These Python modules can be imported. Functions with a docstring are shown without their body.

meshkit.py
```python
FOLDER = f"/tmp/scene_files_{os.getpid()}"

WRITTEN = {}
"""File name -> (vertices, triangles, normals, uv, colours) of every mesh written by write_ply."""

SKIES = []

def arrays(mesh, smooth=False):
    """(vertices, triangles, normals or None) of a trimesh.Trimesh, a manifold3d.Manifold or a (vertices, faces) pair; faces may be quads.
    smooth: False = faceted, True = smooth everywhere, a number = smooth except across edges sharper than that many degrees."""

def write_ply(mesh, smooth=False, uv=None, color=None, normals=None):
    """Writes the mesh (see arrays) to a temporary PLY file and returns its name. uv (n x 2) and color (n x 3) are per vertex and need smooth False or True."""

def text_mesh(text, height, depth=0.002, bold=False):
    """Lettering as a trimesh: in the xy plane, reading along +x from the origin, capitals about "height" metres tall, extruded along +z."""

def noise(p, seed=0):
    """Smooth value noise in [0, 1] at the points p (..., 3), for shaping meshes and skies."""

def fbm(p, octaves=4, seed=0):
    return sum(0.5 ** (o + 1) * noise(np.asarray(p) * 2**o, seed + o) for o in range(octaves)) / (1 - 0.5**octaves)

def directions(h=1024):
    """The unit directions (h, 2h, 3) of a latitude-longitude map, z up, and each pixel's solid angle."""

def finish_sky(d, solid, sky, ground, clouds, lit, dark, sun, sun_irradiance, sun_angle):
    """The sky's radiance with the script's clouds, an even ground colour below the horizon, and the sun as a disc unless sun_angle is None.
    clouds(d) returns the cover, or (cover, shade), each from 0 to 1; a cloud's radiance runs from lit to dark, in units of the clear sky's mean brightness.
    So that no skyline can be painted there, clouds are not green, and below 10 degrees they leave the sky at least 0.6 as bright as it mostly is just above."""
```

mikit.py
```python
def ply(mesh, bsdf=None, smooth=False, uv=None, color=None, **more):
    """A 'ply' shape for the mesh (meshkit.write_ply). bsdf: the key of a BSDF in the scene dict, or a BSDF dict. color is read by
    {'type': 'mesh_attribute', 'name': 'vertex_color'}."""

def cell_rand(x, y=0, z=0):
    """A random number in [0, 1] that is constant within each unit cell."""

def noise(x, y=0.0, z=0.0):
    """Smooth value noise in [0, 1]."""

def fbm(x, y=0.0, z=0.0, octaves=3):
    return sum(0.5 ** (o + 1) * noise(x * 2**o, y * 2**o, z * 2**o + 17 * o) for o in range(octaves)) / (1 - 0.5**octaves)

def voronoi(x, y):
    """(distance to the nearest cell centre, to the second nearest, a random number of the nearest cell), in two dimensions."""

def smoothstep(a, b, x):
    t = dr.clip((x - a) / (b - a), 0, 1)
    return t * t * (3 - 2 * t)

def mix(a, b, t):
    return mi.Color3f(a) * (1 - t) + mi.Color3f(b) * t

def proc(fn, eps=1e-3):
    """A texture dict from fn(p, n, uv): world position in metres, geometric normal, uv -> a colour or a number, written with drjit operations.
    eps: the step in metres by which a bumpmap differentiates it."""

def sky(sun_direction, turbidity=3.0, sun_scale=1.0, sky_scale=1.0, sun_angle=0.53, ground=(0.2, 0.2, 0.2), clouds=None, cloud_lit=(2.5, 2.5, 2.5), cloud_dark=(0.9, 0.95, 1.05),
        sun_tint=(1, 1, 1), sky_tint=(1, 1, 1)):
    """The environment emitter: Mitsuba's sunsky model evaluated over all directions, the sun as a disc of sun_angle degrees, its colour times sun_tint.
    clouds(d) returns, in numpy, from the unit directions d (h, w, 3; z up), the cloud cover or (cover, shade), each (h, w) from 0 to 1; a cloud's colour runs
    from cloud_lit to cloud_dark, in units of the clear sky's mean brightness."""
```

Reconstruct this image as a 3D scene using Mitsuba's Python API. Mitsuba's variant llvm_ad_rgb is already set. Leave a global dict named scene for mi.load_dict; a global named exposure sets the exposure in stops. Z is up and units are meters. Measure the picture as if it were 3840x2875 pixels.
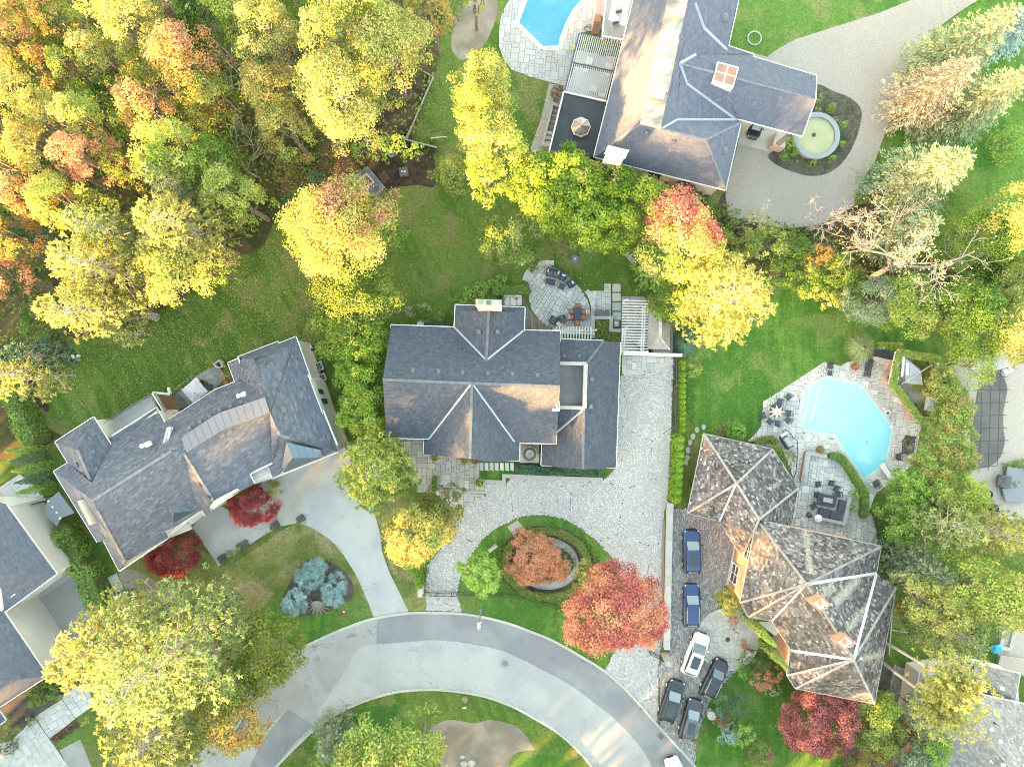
import math
import numpy as np
import trimesh
import mapbox_earcut
import shapely
from shapely.geometry import Polygon, LineString, Point, box as sbox
from shapely import affinity
import drjit as dr
import mitsuba as mi
import mikit
import meshkit
T = mi.ScalarTransform4f
scene, labels = {}, {}
# ---------------------------------------------------------------- camera, sky, exposure
CAM_H, PX_PER_M = 77.0,34.5           # a drone looking straight down; photo pixels per metre on the ground
FOV = 2 * math.degrees(math.atan(1920 / PX_PER_M / CAM_H))
scene['camera'] = {'type': 'perspective', 'fov': FOV, 'fov_axis': 'x', 'near_clip': 0.5, 'far_clip': 900.0,
				   'to_world': T().look_at(origin=[0,0, CAM_H], target=[0,0,0], up=[0,1,0])}
SUN = np.array([-0.72,-0.69,0.0]); SUN /= np.linalg.norm(SUN)
SUN_EL = math.radians(7.2)
SUN = np.array([SUN[0] * math.cos(SUN_EL), SUN[1] * math.cos(SUN_EL), math.sin(SUN_EL)])
scene['sky'] = mikit.sky(SUN.tolist(), turbidity=3, sun_scale=0.95, sky_scale=1.0, sun_angle=1.6, sun_tint=(1.0,0.98,1.18), sky_tint=(1.34,1.03,0.76))
exposure = 6.88
# ---------------------------------------------------------------- where a photo pixel lies in the world
PAN = {'f': (0,0,1.0), 'd': (0,0,1 / 1.7360)}
for _r, _oy in enumerate((0,960,1915)):
	for _c in range(4):
		PAN['%d%d' % (_r, _c)] = (960 * _c, _oy, 1.725)
PAN.update({'A': (1400,1060,2.76), 'B': (1950,1060,2.76), 'C': (1400,1500,2.76), 'D': (1950,1500,2.76),
			'E': (180,1240,2.76), 'F': (700,1240,2.76), 'G': (180,1600,2.76), 'H': (700,1600,2.76),
			'J': (2540,1580,2.76), 'K': (2640,1900,2.76), 'L': (2900,1950,3.312), 'M': (2850,2250,2.76)})
def W(pan, x, y, z=0.0):
	ox, oy, s = PAN[pan]
	k = (CAM_H - z) / CAM_H / PX_PER_M
	return np.array([(ox + x / s - 1920) * k, (1437.5 - oy - y / s) * k, z])
def Ws(pan, pts, z=0.0):
	return np.array([W(pan, p[0], p[1], p[2] if len(p) > 2 else z) for p in pts])
def poly(pan, pts, z=0.0):
	return Polygon(Ws(pan, pts, z)[:, :2]).buffer(0)
def spline(pts, n=8, closed=False):
	"""Catmull-Rom through 2-D or 3-D points."""
	p = np.asarray(pts, float)
	p = np.vstack([p[-1], p, p[0], p[1]]) if closed else np.vstack([2 * p[0] - p[1], p, 2 * p[-1] - p[-2]])
	out = []
	for i in range(1, len(p) - 2):
		t = np.linspace(0,1, n, endpoint=False)[:, None]
		a, b, c, d = p[i - 1], p[i], p[i + 1], p[i + 2]
		out.append(0.5 * (2 * b + (c - a) * t + (2 * a - 5 * b + 4 * c - d) * t**2 + (3 * b - a - 3 * c + d) * t**3))
	if not closed:
		out.append(p[-2][None])
	return np.vstack(out)
def spoly(pan, pts, z=0.0, n=6):
	return Polygon(spline(Ws(pan, pts, z)[:, :2], n, True)).buffer(0)
# ---------------------------------------------------------------- the scene's entries
USED = {}
def key_for(name, parent=None):
	k = (parent + '__' if parent else '') + name
	n = USED.get(k, 0)
	USED[k] = n + 1
	return k if n == 0 else '%s_%03d' % (k, n)
def thing(name, label=None, cat=None, group=None, kind=None):
	k = key_for(name)
	tag(k, label, cat, group, kind)
	return k
def tag(k, label=None, cat=None, group=None, kind=None):
	d = {a: b for a, b in (('label', label),('category', cat),('group', group),('kind', kind)) if b}
	if d:
		labels[k] = d
def put(name, mesh, mat, parent=None, color=None, smooth=False, label=None, cat=None, group=None, kind=None):
	k = key_for(name, parent)
	v, f = as_vf(mesh)
	mat = 'm_' + mat
	if color is not None:
		color = np.asarray(color, float) * (HS if mat.startswith('m_pieces') else 1)
		if color.ndim == 1:
			color = np.tile(color, (len(v), 1))
		scene[k] = mikit.ply((v, f), mat, smooth=smooth if smooth in (False, True) else True, color=color)
	else:
		scene[k] = mikit.ply((v, f), mat, smooth=smooth)
	tag(k, label, cat, group, kind)
	return k
def as_vf(m):
	if isinstance(m, tuple):
		return np.asarray(m[0], float), np.asarray(m[1], int)
	return np.array(m.vertices, float), np.array(m.faces, int)
def cat_(ms):
	ms = [as_vf(m) for m in ms]
	at = np.cumsum([0] + [len(v) for v, _ in ms])
	return np.vstack([v for v, _ in ms]), np.vstack([f + a for (_, f), a in zip(ms, at)])
def catc(ms):
	"""[(mesh, colour)] -> one mesh and its vertex colours."""
	return cat_([m for m, _ in ms]), np.vstack([np.tile(np.asarray(c, float),(len(as_vf(m)[0]), 1)) for m, c in ms])
# ---------------------------------------------------------------- mesh helpers
BOXF = np.array([[0,2,1], [0,3,2], [4,5,6], [4,6,7], [0,1,5], [0,5,4], [1,2,6], [1,6,5], [2,3,7], [2,7,6], [3,0,4], [3,4,7]])
def box(c, s, a=0.0, taper=1.0):
	"""A box of size s standing on z = c[2], turned by a (radians) about z."""
	x, y = s[0] / 2, s[1] / 2
	lo = np.array([[-x, -y], [x, -y], [x, y], [-x, y]])
	v = np.vstack([np.c_[lo, np.zeros(4)], np.c_[lo * taper, np.full(4, s[2])]])
	ca, sa = math.cos(a), math.sin(a)
	v[:, :2] = v[:, :2] @ np.array([[ca, sa], [-sa, ca]])
	return v + np.asarray(c, float), BOXF
def rbox(c, s, a=0.0, ch=0.03):
	"""A box with chamfered upright edges and a chamfered top."""
	x, y, h = s[0] / 2, s[1] / 2, s[2]
	ch = min(ch, x * .45, y * .45, h * .45)
	def ring(i, z):
		q = [(-x + i, -y + i + ch),(-x + i + ch, -y + i),(x - i - ch, -y + i),(x - i, -y + i + ch),(x - i, y - i - ch),(x - i - ch, y - i),(-x + i + ch, y - i),(-x + i, y - i - ch)]
		return np.c_[np.array(q), np.full(8, z)]
	v = np.vstack([ring(0,0), ring(0, h - ch), ring(ch * .9, h)])
	f = []
	for k in range(2):
		for i in range(8):
			j = (i + 1) % 8
			f += [[k * 8 + i, k * 8 + j, k * 8 + 8 + j], [k * 8 + i, k * 8 + 8 + j, k * 8 + 8 + i]]
	f += [[16,16 + i, 17 + i] for i in range(1,7)] + [[0, i + 1, i] for i in range(1,7)]
	return move((v, np.array(f)), c, a)
def move(m, c=(0,0,0), a=0.0, s=1.0):
	v, f = as_vf(m)
	v = v * s
	ca, sa = math.cos(a), math.sin(a)
	v = np.c_[v[:, :2] @ np.array([[ca, sa], [-sa, ca]]), v[:, 2]] + np.asarray(c, float)
	return v, f
def earcut(ring, holes=()):
	rings = [np.asarray(ring, float)] + [np.asarray(h, float) for h in holes]
	v = np.vstack(rings)
	f = mapbox_earcut.triangulate_float64(v, np.cumsum([len(r) for r in rings]).astype(np.uint32)).reshape(-1,3).astype(int)
	a, b, c = v[f[:, 0]], v[f[:, 1]], v[f[:, 2]]
	neg = (b[:, 0] - a[:, 0]) * (c[:, 1] - a[:, 1]) - (b[:, 1] - a[:, 1]) * (c[:, 0] - a[:, 0]) < 0
	f[neg] = f[neg][:, ::-1]
	return v, f
def polys(p):
	return [g for g in getattr(p, 'geoms', [p]) if g.geom_type == 'Polygon' and g.area > 1e-5]
def sheet(p, z):
	out = []
	for g in polys(p):
		v, f = earcut(np.array(g.exterior.coords)[:-1], [np.array(i.coords)[:-1] for i in g.interiors])
		out.append((np.c_[v, np.full(len(v), z)], f))
	return cat_(out)
def prism(p, z0, z1):
	out = []
	for g in polys(p):
		rings = [np.array(g.exterior.coords)[:-1]] + [np.array(i.coords)[:-1] for i in g.interiors]
		v, f = earcut(rings[0], rings[1:])
		n = len(v)
		vv = np.vstack([np.c_[v, np.full(n, z0)], np.c_[v, np.full(n, z1)]])
		ff, at = [f[:, ::-1], f + n], 0
		for r in rings:
			i = np.arange(len(r))
			j = (i + 1) % len(r)
			x, y = r[:, 0], r[:, 1]
			ccw = np.sum(x * y[j] - x[j] * y) > 0
			if (r is rings[0]) != ccw:
				i, j = j, i
			ff += [np.stack([at + i, at + j, at + j + n], 1), np.stack([at + i, at + j + n, at + i + n], 1)]
			at += len(r)
		out.append((vv, np.vstack(ff)))
	return cat_(out)
def tube(pts, r, sides=6, cap=True):
	p = np.asarray(pts, float)
	r = np.broadcast_to(np.asarray(r, float),(len(p),))
	t = np.gradient(p, axis=0)
	t /= np.linalg.norm(t, axis=1, keepdims=True) + 1e-12
	ref = np.array([0,0,1.0]) if abs(t[:, 2]).mean() < 0.8 else np.array([1.0,0,0])
	a = np.cross(t, ref)
	a /= np.linalg.norm(a, axis=1, keepdims=True) + 1e-12
	b = np.cross(t, a)
	ang = np.arange(sides) * 2 * np.pi / sides
	v = (p[:, None] + r[:, None, None] * (np.cos(ang)[None, :, None] * a[:, None] + np.sin(ang)[None, :, None] * b[:, None])).reshape(-1,3)
	i, j = np.meshgrid(np.arange(len(p) - 1), np.arange(sides), indexing='ij')
	q = np.stack([i * sides + j, i * sides + (j + 1) % sides, (i + 1) * sides + (j + 1) % sides, (i + 1) * sides + j], -1).reshape(-1,4)
	f = np.vstack([q[:, [0,2,1]], q[:, [0,3,2]]])
	if cap:
		n = len(v)
		v = np.vstack([v, p[:1], p[-1:]])
		k = np.arange(sides)
		e = (len(p) - 1) * sides
		f = np.vstack([f, np.stack([np.full(sides, n), k, (k + 1) % sides], 1), np.stack([np.full(sides, n + 1), e + (k + 1) % sides, e + k], 1)])
	return v, f
def beam(p, q, w, h, up=(0,0,1)):
	"""A bar of width w and height h whose top runs from p to q."""
	p, q = np.asarray(p, float), np.asarray(q, float)
	d = q - p
	d /= np.linalg.norm(d) + 1e-12
	s = np.cross(d, up)
	s /= np.linalg.norm(s) + 1e-12
	u = np.cross(s, d)
	v = []
	for zz in (-h, 0):
		for e, sg in ((p, -1),(q, -1),(q, 1),(p, 1)):
			v.append(e + s * sg * w / 2 + u * zz)
	return np.array(v), BOXF[:, ::-1]
def lathe(prof, n=24, c=(0,0,0)):
	prof = np.asarray(prof, float)
	ang = np.arange(n) * 2 * np.pi / n
	v = np.stack([prof[:, 0][:, None] * np.cos(ang), prof[:, 0][:, None] * np.sin(ang), np.repeat(prof[:, 1][:, None], n, 1)], -1).reshape(-1,3)
	i, j = np.meshgrid(np.arange(len(prof) - 1), np.arange(n), indexing='ij')
	q = np.stack([i * n + j, i * n + (j + 1) % n, (i + 1) * n + (j + 1) % n, (i + 1) * n + j], -1).reshape(-1,4)
	return v + np.asarray(c, float), np.vstack([q[:, [0,1,2]], q[:, [0,2,3]]])
def ribbon(line, w, z0, z1):
	"""A wall or strip of width w along a 2-D line, from z0 to z1."""
	return prism(LineString(np.asarray(line)[:, :2]).buffer(w / 2, cap_style='flat', join_style='mitre'), z0, z1)
def rs(seed):
	return np.random.default_rng(seed)
# ---------------------------------------------------------------- materials
def M(name, color, rough=0.7, spec=0.3, metallic=0.0, **more):
	if 'm_' + name not in scene:
		scene['m_' + name] = {'type': 'twosided', 'bsdf': {'type': 'principled', 'base_color': {'type': 'rgb', 'value': [min(.74, c * HS * 1.1) for c in color]} if not isinstance(color, dict) else color,
													'roughness': rough, 'specular': spec, 'metallic': metallic, **more}}
	return name
HS = 0.68          # keeps masonry, paving and paint at their real albedo for this exposure
def hard(fn):
	return mikit.proc(lambda p, n, uv: fn(p, n, uv) * HS)
VCOL = {'type': 'mesh_attribute', 'name': 'vertex_color'}
M('pieces_matte', VCOL, 0.85,0.25)
M('pieces_satin', VCOL, 0.5,0.4)
scene['m_leaf'] = {'type': 'principledthin', 'base_color': VCOL, 'roughness': 0.6, 'diff_trans': 0.9, 'spec_tint': 0.0}
M('bark', hard(lambda p, n, uv: mikit.mix((.16,.13,.10),(.30,.26,.22), mikit.fbm(p.x * 9, p.y * 9, p.z * 2.5))), 0.9)
M('pale_bark', hard(lambda p, n, uv: mikit.mix((.30,.26,.22),(.55,.50,.44), mikit.fbm(p.x * 7, p.y * 7, p.z * 5))), 0.9)
M('white_trim', (.68,.68,.67), 0.5)
M('black_metal', (.025,.026,.028), 0.45,0.5)
M('dark_metal', (.07,.075,.085), 0.45,0.5)
M('grey_metal', (.35,.36,.37), 0.4,0.5)
M('window_glass', (.03,.04,.045), 0.08,0.6)
M('pale_stone', hard(lambda p, n, uv: mikit.mix((.36,.35,.335),(.52,.51,.485), mikit.fbm(p.x * 3, p.y * 3, p.z * 3))), 0.85)
def blotch(c1, c2, c3, f1, f2, w3=0.35):
	"""A surface that wanders between three colours at two scales."""
	def fn(p, n, uv):
		a = mikit.smoothstep(.3,.7, mikit.fbm(p.x * f1, p.y * f1, p.z * f1, octaves=4))
		b = mikit.smoothstep(.45,.75, mikit.fbm(p.x * f2 + 31, p.y * f2 + 7, p.z * f2, octaves=3))
		return mikit.mix(mikit.mix(c1, c2, a), c3, b * w3)
	return hard(fn)
# ================================================================ GROUND
def P2(*items):
	"""P2('12', x, y, x, y, ..., '13', x, y, ...) -> ground points."""
	out, pan, i = [], None, 0
	while i < len(items):
		if isinstance(items[i], str):
			pan = items[i]
			i += 1
		out.append(W(pan, items[i], items[i + 1])[:2])
		i += 2
	return np.array(out)
def PG(*items):
	return Polygon(P2(*items)).buffer(0)
def SPG(*items):
	return Polygon(spline(P2(*items), 6, True)).buffer(0)
def grass_mat(name, c1, c2, c3, streak=0.0, ang=0.0, f=1.0):
	ca, sa = math.cos(ang), math.sin(ang)
	def fn(p, n, uv):
		big = mikit.smoothstep(.3,.7, mikit.fbm(p.x * .16 * f, p.y * .16 * f, 3.0, octaves=4))
		mid = mikit.fbm(p.x * 1.1 * f + 9, p.y * 1.1 * f, octaves=3)
		fine = mikit.fbm(p.x * 9, p.y * 9, octaves=2)
		u, v = p.x * ca + p.y * sa, p.y * ca - p.x * sa
		st = mikit.fbm(u * 1.7, v * .12, octaves=3)
		c = mikit.mix(c1, c2, mikit.smoothstep(.25,.75,.55 * big + .45 * mid + streak * (st - .5)))
		c = mikit.mix(c, c3,.8 * mikit.smoothstep(.52,.74, mikit.fbm(p.x * .45 + 40, p.y * .45, octaves=4)))
		c = mikit.mix(c, mi.Color3f(mi.luminance(c)), .05)
		return c * (.56 + .84 * fine)
	return M(name, mikit.proc(fn), 0.95,0.1)
grass_mat('grass_mid', (.055,.105,.016),(.090,.135,.026),(.135,.135,.048), 1.1,.45)
grass_mat('grass_lush', (.045,.115,.016),(.080,.155,.024),(.105,.15,.038), 1.0,0.0)
grass_mat('grass_dry', (.10,.125,.030),(.165,.165,.055),(.23,.185,.10), .2,.5,1.5)
grass_mat('grass_bright', (.045,.115,.022),(.08,.15,.028),(.15,.165,.06), .3,.2,1.4)
M('soil', blotch((.055,.042,.034),(.11,.085,.065),(.15,.10,.05), .8,3.0), .95,.1)
M('mulch', blotch((.085,.078,.075),(.14,.125,.115),(.19,.16,.13), 2.0,7.0), .95,.1)
M('forest_floor', blotch((.06,.07,.03),(.13,.10,.055),(.16,.12,.05), .5,2.0,.6), .95,.1)
M('bare_earth', blotch((.24,.20,.16),(.36,.30,.25),(.27,.26,.15), .6,2.5), .95,.1)
def asphalt(name, c1, c2):
	def fn(p, n, uv):
		a = mikit.fbm(p.x * .35, p.y * .35, octaves=4)
		fine = mikit.fbm(p.x * 14, p.y * 14, octaves=2)
		c = mikit.mix(c1, c2, mikit.smoothstep(.3,.7, a))
		d, e, _ = mikit.voronoi(p.x * .16 + .8 * mikit.fbm(p.x * .8, p.y * .8), p.y * .16 + .8 * mikit.fbm(p.x * .8 + 9, p.y * .8))
		crack = (1 - mikit.smoothstep(.002,.012, e - d)) * mikit.smoothstep(.5,.62, mikit.fbm(p.x * .12 + 5, p.y * .12, octaves=2))
		stain = mikit.smoothstep(.62,.75, mikit.fbm(p.x * .9 + 70, p.y * .9, octaves=4))
		return c * (.92 + .16 * fine) * (1 - .4 * crack) * (1 - .07 * stain)
	return M(name, hard(fn), .92,.2)
asphalt('asphalt_pale', (.40,.40,.405),(.47,.465,.46))
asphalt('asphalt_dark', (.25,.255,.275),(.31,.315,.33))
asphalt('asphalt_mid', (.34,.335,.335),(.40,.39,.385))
asphalt('concrete_drive', (.45,.455,.455),(.54,.535,.52))
asphalt('concrete_warm', (.48,.46,.42),(.55,.52,.47))
def paver_mat(name, c1, c2, cj, sx, sy, ang):
	ca, sa = math.cos(ang), math.sin(ang)
	def fn(p, n, uv):
		u, v = (p.x * ca + p.y * sa) / sx, (p.y * ca - p.x * sa) / sy
		row = dr.floor(v)
		u = u + .5 * (row - 2 * dr.floor(row / 2))
		fu, fv = u - dr.floor(u), v - dr.floor(v)
		j = dr.minimum(dr.minimum(fu, 1 - fu) * sx, dr.minimum(fv, 1 - fv) * sy)
		k = mikit.cell_rand(dr.floor(u), row, 1.0)
		c = mikit.mix(c1, c2,.5 * k + .5 * mikit.fbm(p.x * .3, p.y * .3, octaves=4))
		return mikit.mix(cj, c, mikit.smoothstep(.004,.016, j)) * (.9 + .2 * mikit.fbm(p.x * 12, p.y * 12))
	return M(name, hard(fn), .9,.2)
paver_mat('small_pavers', (.36,.325,.29),(.50,.455,.415),(.27,.245,.22), .22,.11,.5)
paver_mat('beige_pavers', (.42,.38,.34),(.52,.47,.42),(.30,.27,.24), .30,.20,.3)
M('joint_bed', blotch((.20,.19,.18),(.27,.255,.24),(.16,.165,.11), .7,3), .95,.1)
M('joint_dark', blotch((.085,.08,.072),(.14,.13,.115),(.08,.09,.04), .7,3), .95,.1)
def structure(name, mesh, mat, **kw):
	return put(name, mesh, mat, kind='structure', **kw)
structure('ground', sheet(sbox(-260,-260,260,260), 0.0), 'grass_mid')
structure('forest_floor', sheet(SPG('d', -500,-400,980,-400,960,100,930,170,905,290,940,330,860,345,830,400,700,440,640,400,600,460,560,540,480,560,400,640,300,690,150,740,120,780,80,900,100,960,-500,1000), 0.006), 'forest_floor')
structure('soil_bed', sheet(SPG('d', 825,210,870,180,935,165,905,240,880,305,930,320,940,400,900,400,830,410,780,430,740,380,780,330,810,300), 0.010), 'soil')
structure('lawn_front_dry', sheet(SPG('d', 250,1240,330,1190,440,1190,480,1225,560,1180,640,1130,700,1145,770,1230,800,1335,700,1365,560,1440,470,1510,330,1400,270,1320), 0.006), 'grass_dry')
structure('lawn_front_strip', sheet(SPG('d', 690,1130,880,1060,900,1160,915,1240,920,1330,880,1325,845,1230,815,1130), 0.007), 'grass_dry')
structure('lawn_front_lush', sheet(PG('21', 160,490,190,560,170,670,260,690,420,640,640,530,660,520,720,590,760,695,620,745,430,825,330,900,60,800,30,640), 0.010), 'grass_lush')
structure('lawn_pool_garden', sheet(SPG('d', 1490,770,1530,740,1600,640,1700,590,1850,620,1900,700,1990,690,2010,770,1940,770,1860,760,1790,780,1660,880,1615,940,1530,945,1490,900), 0.006), 'grass_lush')
structure('lawn_estate', sheet(SPG('d', 1580,-60,1990,-60,1930,20,1740,85,1640,130,1560,90), 0.006), 'grass_bright')
structure('lawn_estate_edge', sheet(SPG('d', 2120,-40,2060,50,2000,130,1950,210,1920,300,1900,380,1920,420,2100,420,2140,600,2212,560,2260,100,2180,-60), 0.006), 'grass_lush')
structure('lawn_pool_side', sheet(SPG('d', 960,40,1020,-60,1110,-60,1080,60,1085,140,1190,190,1180,250,1120,400,990,330,900,310,915,240,940,165), 0.0075), 'grass_mid')
structure('bare_patch', sheet(SPG('d', 985,40,1010,10,1060,-20,1075,20,1050,90,1000,130,975,100), 0.012), 'bare_earth')
structure('lawn_brick_house', sheet(SPG('d', 1500,1656,1520,1540,1560,1450,1690,1470,1860,1530,1850,1600,1830,1700,1500,1700), 0.006), 'grass_lush')
structure('soil_bed', sheet(SPG('d', 1815,1660,1850,1540,1900,1500,1990,1520,1990,1700,1810,1700), 0.011), 'mulch')
structure('soil_bed', sheet(PG('23', 700,650,770,660,760,980,900,1010,960,1060,940,1330,760,1330,740,1200,690,1230), 0.009), 'mulch')
structure('soil_bed', sheet(SPG('d', 1560,420,1640,450,1700,490,1880,440,1900,520,1840,560,1700,600,1560,560), 0.008), 'soil')
structure('soil_bed', sheet(SPG('d', 1830,590,1900,540,2010,560,2100,620,2060,690,1890,690,1840,650), 0.0085), 'soil')
# ---------------------------------------------------------------- road, kerbs
OUT_K = np.vstack([spline(P2('20', 1020,1900,1120,1760,1260,1600,1420,1430,1656,1150, '21', 230,930,430,820,590,752,760,695,990,660,1180,658,1340,665,1500,692,1656,733, '22', 110,775,260,835,430,930,600,1035,720,1140,830,1255,920,1360,1030,1480,1190,1660,1330,1860), 6)])
IN_K = spline(P2('21', 60,1760,130,1656,200,1580,280,1500,400,1390,500,1325,590,1275,700,1228,800,1195,900,1170,1000,1158,1100,1153,1200,1155,1320,1168,1450,1190,1560,1222,1656,1260, '22', 60,1290,130,1330,210,1375,280,1420,345,1470,410,1530,470,1595,520,1660,590,1760), 6)
structure('road', sheet(Polygon(np.vstack([OUT_K, IN_K[::-1]])).buffer(0), 0.016), 'asphalt_pale')
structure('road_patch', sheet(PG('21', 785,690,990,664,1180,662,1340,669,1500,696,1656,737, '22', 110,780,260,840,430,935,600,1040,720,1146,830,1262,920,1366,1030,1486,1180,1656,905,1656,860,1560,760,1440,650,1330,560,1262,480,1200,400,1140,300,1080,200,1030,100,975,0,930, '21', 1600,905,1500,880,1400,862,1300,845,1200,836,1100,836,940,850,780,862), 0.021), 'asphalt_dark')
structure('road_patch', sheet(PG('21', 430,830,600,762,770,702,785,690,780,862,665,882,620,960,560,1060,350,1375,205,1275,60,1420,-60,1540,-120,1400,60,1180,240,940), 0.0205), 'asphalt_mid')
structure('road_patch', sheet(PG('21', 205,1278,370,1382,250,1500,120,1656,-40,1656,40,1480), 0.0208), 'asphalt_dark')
def kerb_run(line, w, h, mat, col, name, seg=2.6, gap=.015):
	"""Kerb stones laid end to end along a line, each a piece of its own."""
	holder = thing(name, kind='structure')
	ls = LineString(line)
	n = max(1, int(round(ls.length / seg)))
	band = ls.buffer(w / 2, cap_style='flat')
	r = rs(5)
	for i in range(n):
		a, b = i * ls.length / n + gap / 2,(i + 1) * ls.length / n - gap / 2
		pc = shapely.ops.substring(ls, a, b) if hasattr(shapely, 'ops') else ls
		g = pc.buffer(w / 2, cap_style='flat')
		put('kerbstone', prism(g, 0, h + r.uniform(-.006,.006)), mat, holder, color=np.array(col) * r.uniform(.9,1.06))
	return holder
import shapely.ops
kerb_run(OUT_K[20:], .26,.12, 'pieces_matte', (.52,.50,.45), 'kerb')
kerb_run(IN_K, .26,.12, 'pieces_matte', (.52,.50,.45), 'kerb')
# the island inside the bend
structure('lawn_island', sheet(Polygon(np.vstack([IN_K[6:-6], IN_K[-6:-5] - [0,14], IN_K[6:7] - [0,10]])).buffer(0), 0.008), 'grass_mid')
structure('bare_bed', sheet(SPG('21', 1120,1420,1240,1350,1400,1370,1520,1350,1656,1380, '22', 60,1420,120,1500,180,1700, '21', 1250,1800,1200,1500), 0.013), 'bare_earth')
structure('ground_cover_green', sheet(SPG('21', 610,1320,780,1260,930,1250,1010,1290,1000,1400,800,1500,680,1450), 0.013), 'grass_bright')
structure('ground_cover_lime', sheet(SPG('22', 10,1580,120,1545,230,1560,330,1620,360,1700,0,1700), 0.016), 'grass_lush')
# ---------------------------------------------------------------- drives
MAIN_DRIVE = PG('21', 1100,650,1220,650,1338,660,1305,545,1310,480,1340,390,1400,270,1480,170,1560,110,1656,65,
				'22', 60,40,140,28,240,30,340,55,440,110,540,190,600,250,650,310,700,420,735,560,735,720,700,850,645,940,602,1030,
				720,1136,830,1250,945,1385,948,1000,960,900,985,0, '12', 1005,1600,1020,1380,1045,655,850,745,700,770,660,1380,590,1450,0,1432, '11', 1616,1470,1480,1470,1480,1556,1410,1560,1410,1600,1280,1656,
				'21', 1230,200,1110,350,1095,480)
structure('drive_bed', sheet(MAIN_DRIVE, 0.012), 'joint_bed')
BRICK_DRIVE = PG('12', 1030,1625, '22', 1030,0,1015,900,960,960,950,1000,952,1394,1190,1656,1186,1480,1200,1450,1280,1230,1370,1120,1450,1040,1475,960,1500,880,1330,820,1330,560,1400,460,1450,250,1400,100, '12', 1400,1656)
structure('drive_bed', sheet(BRICK_DRIVE, 0.0125), 'joint_dark')
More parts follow.
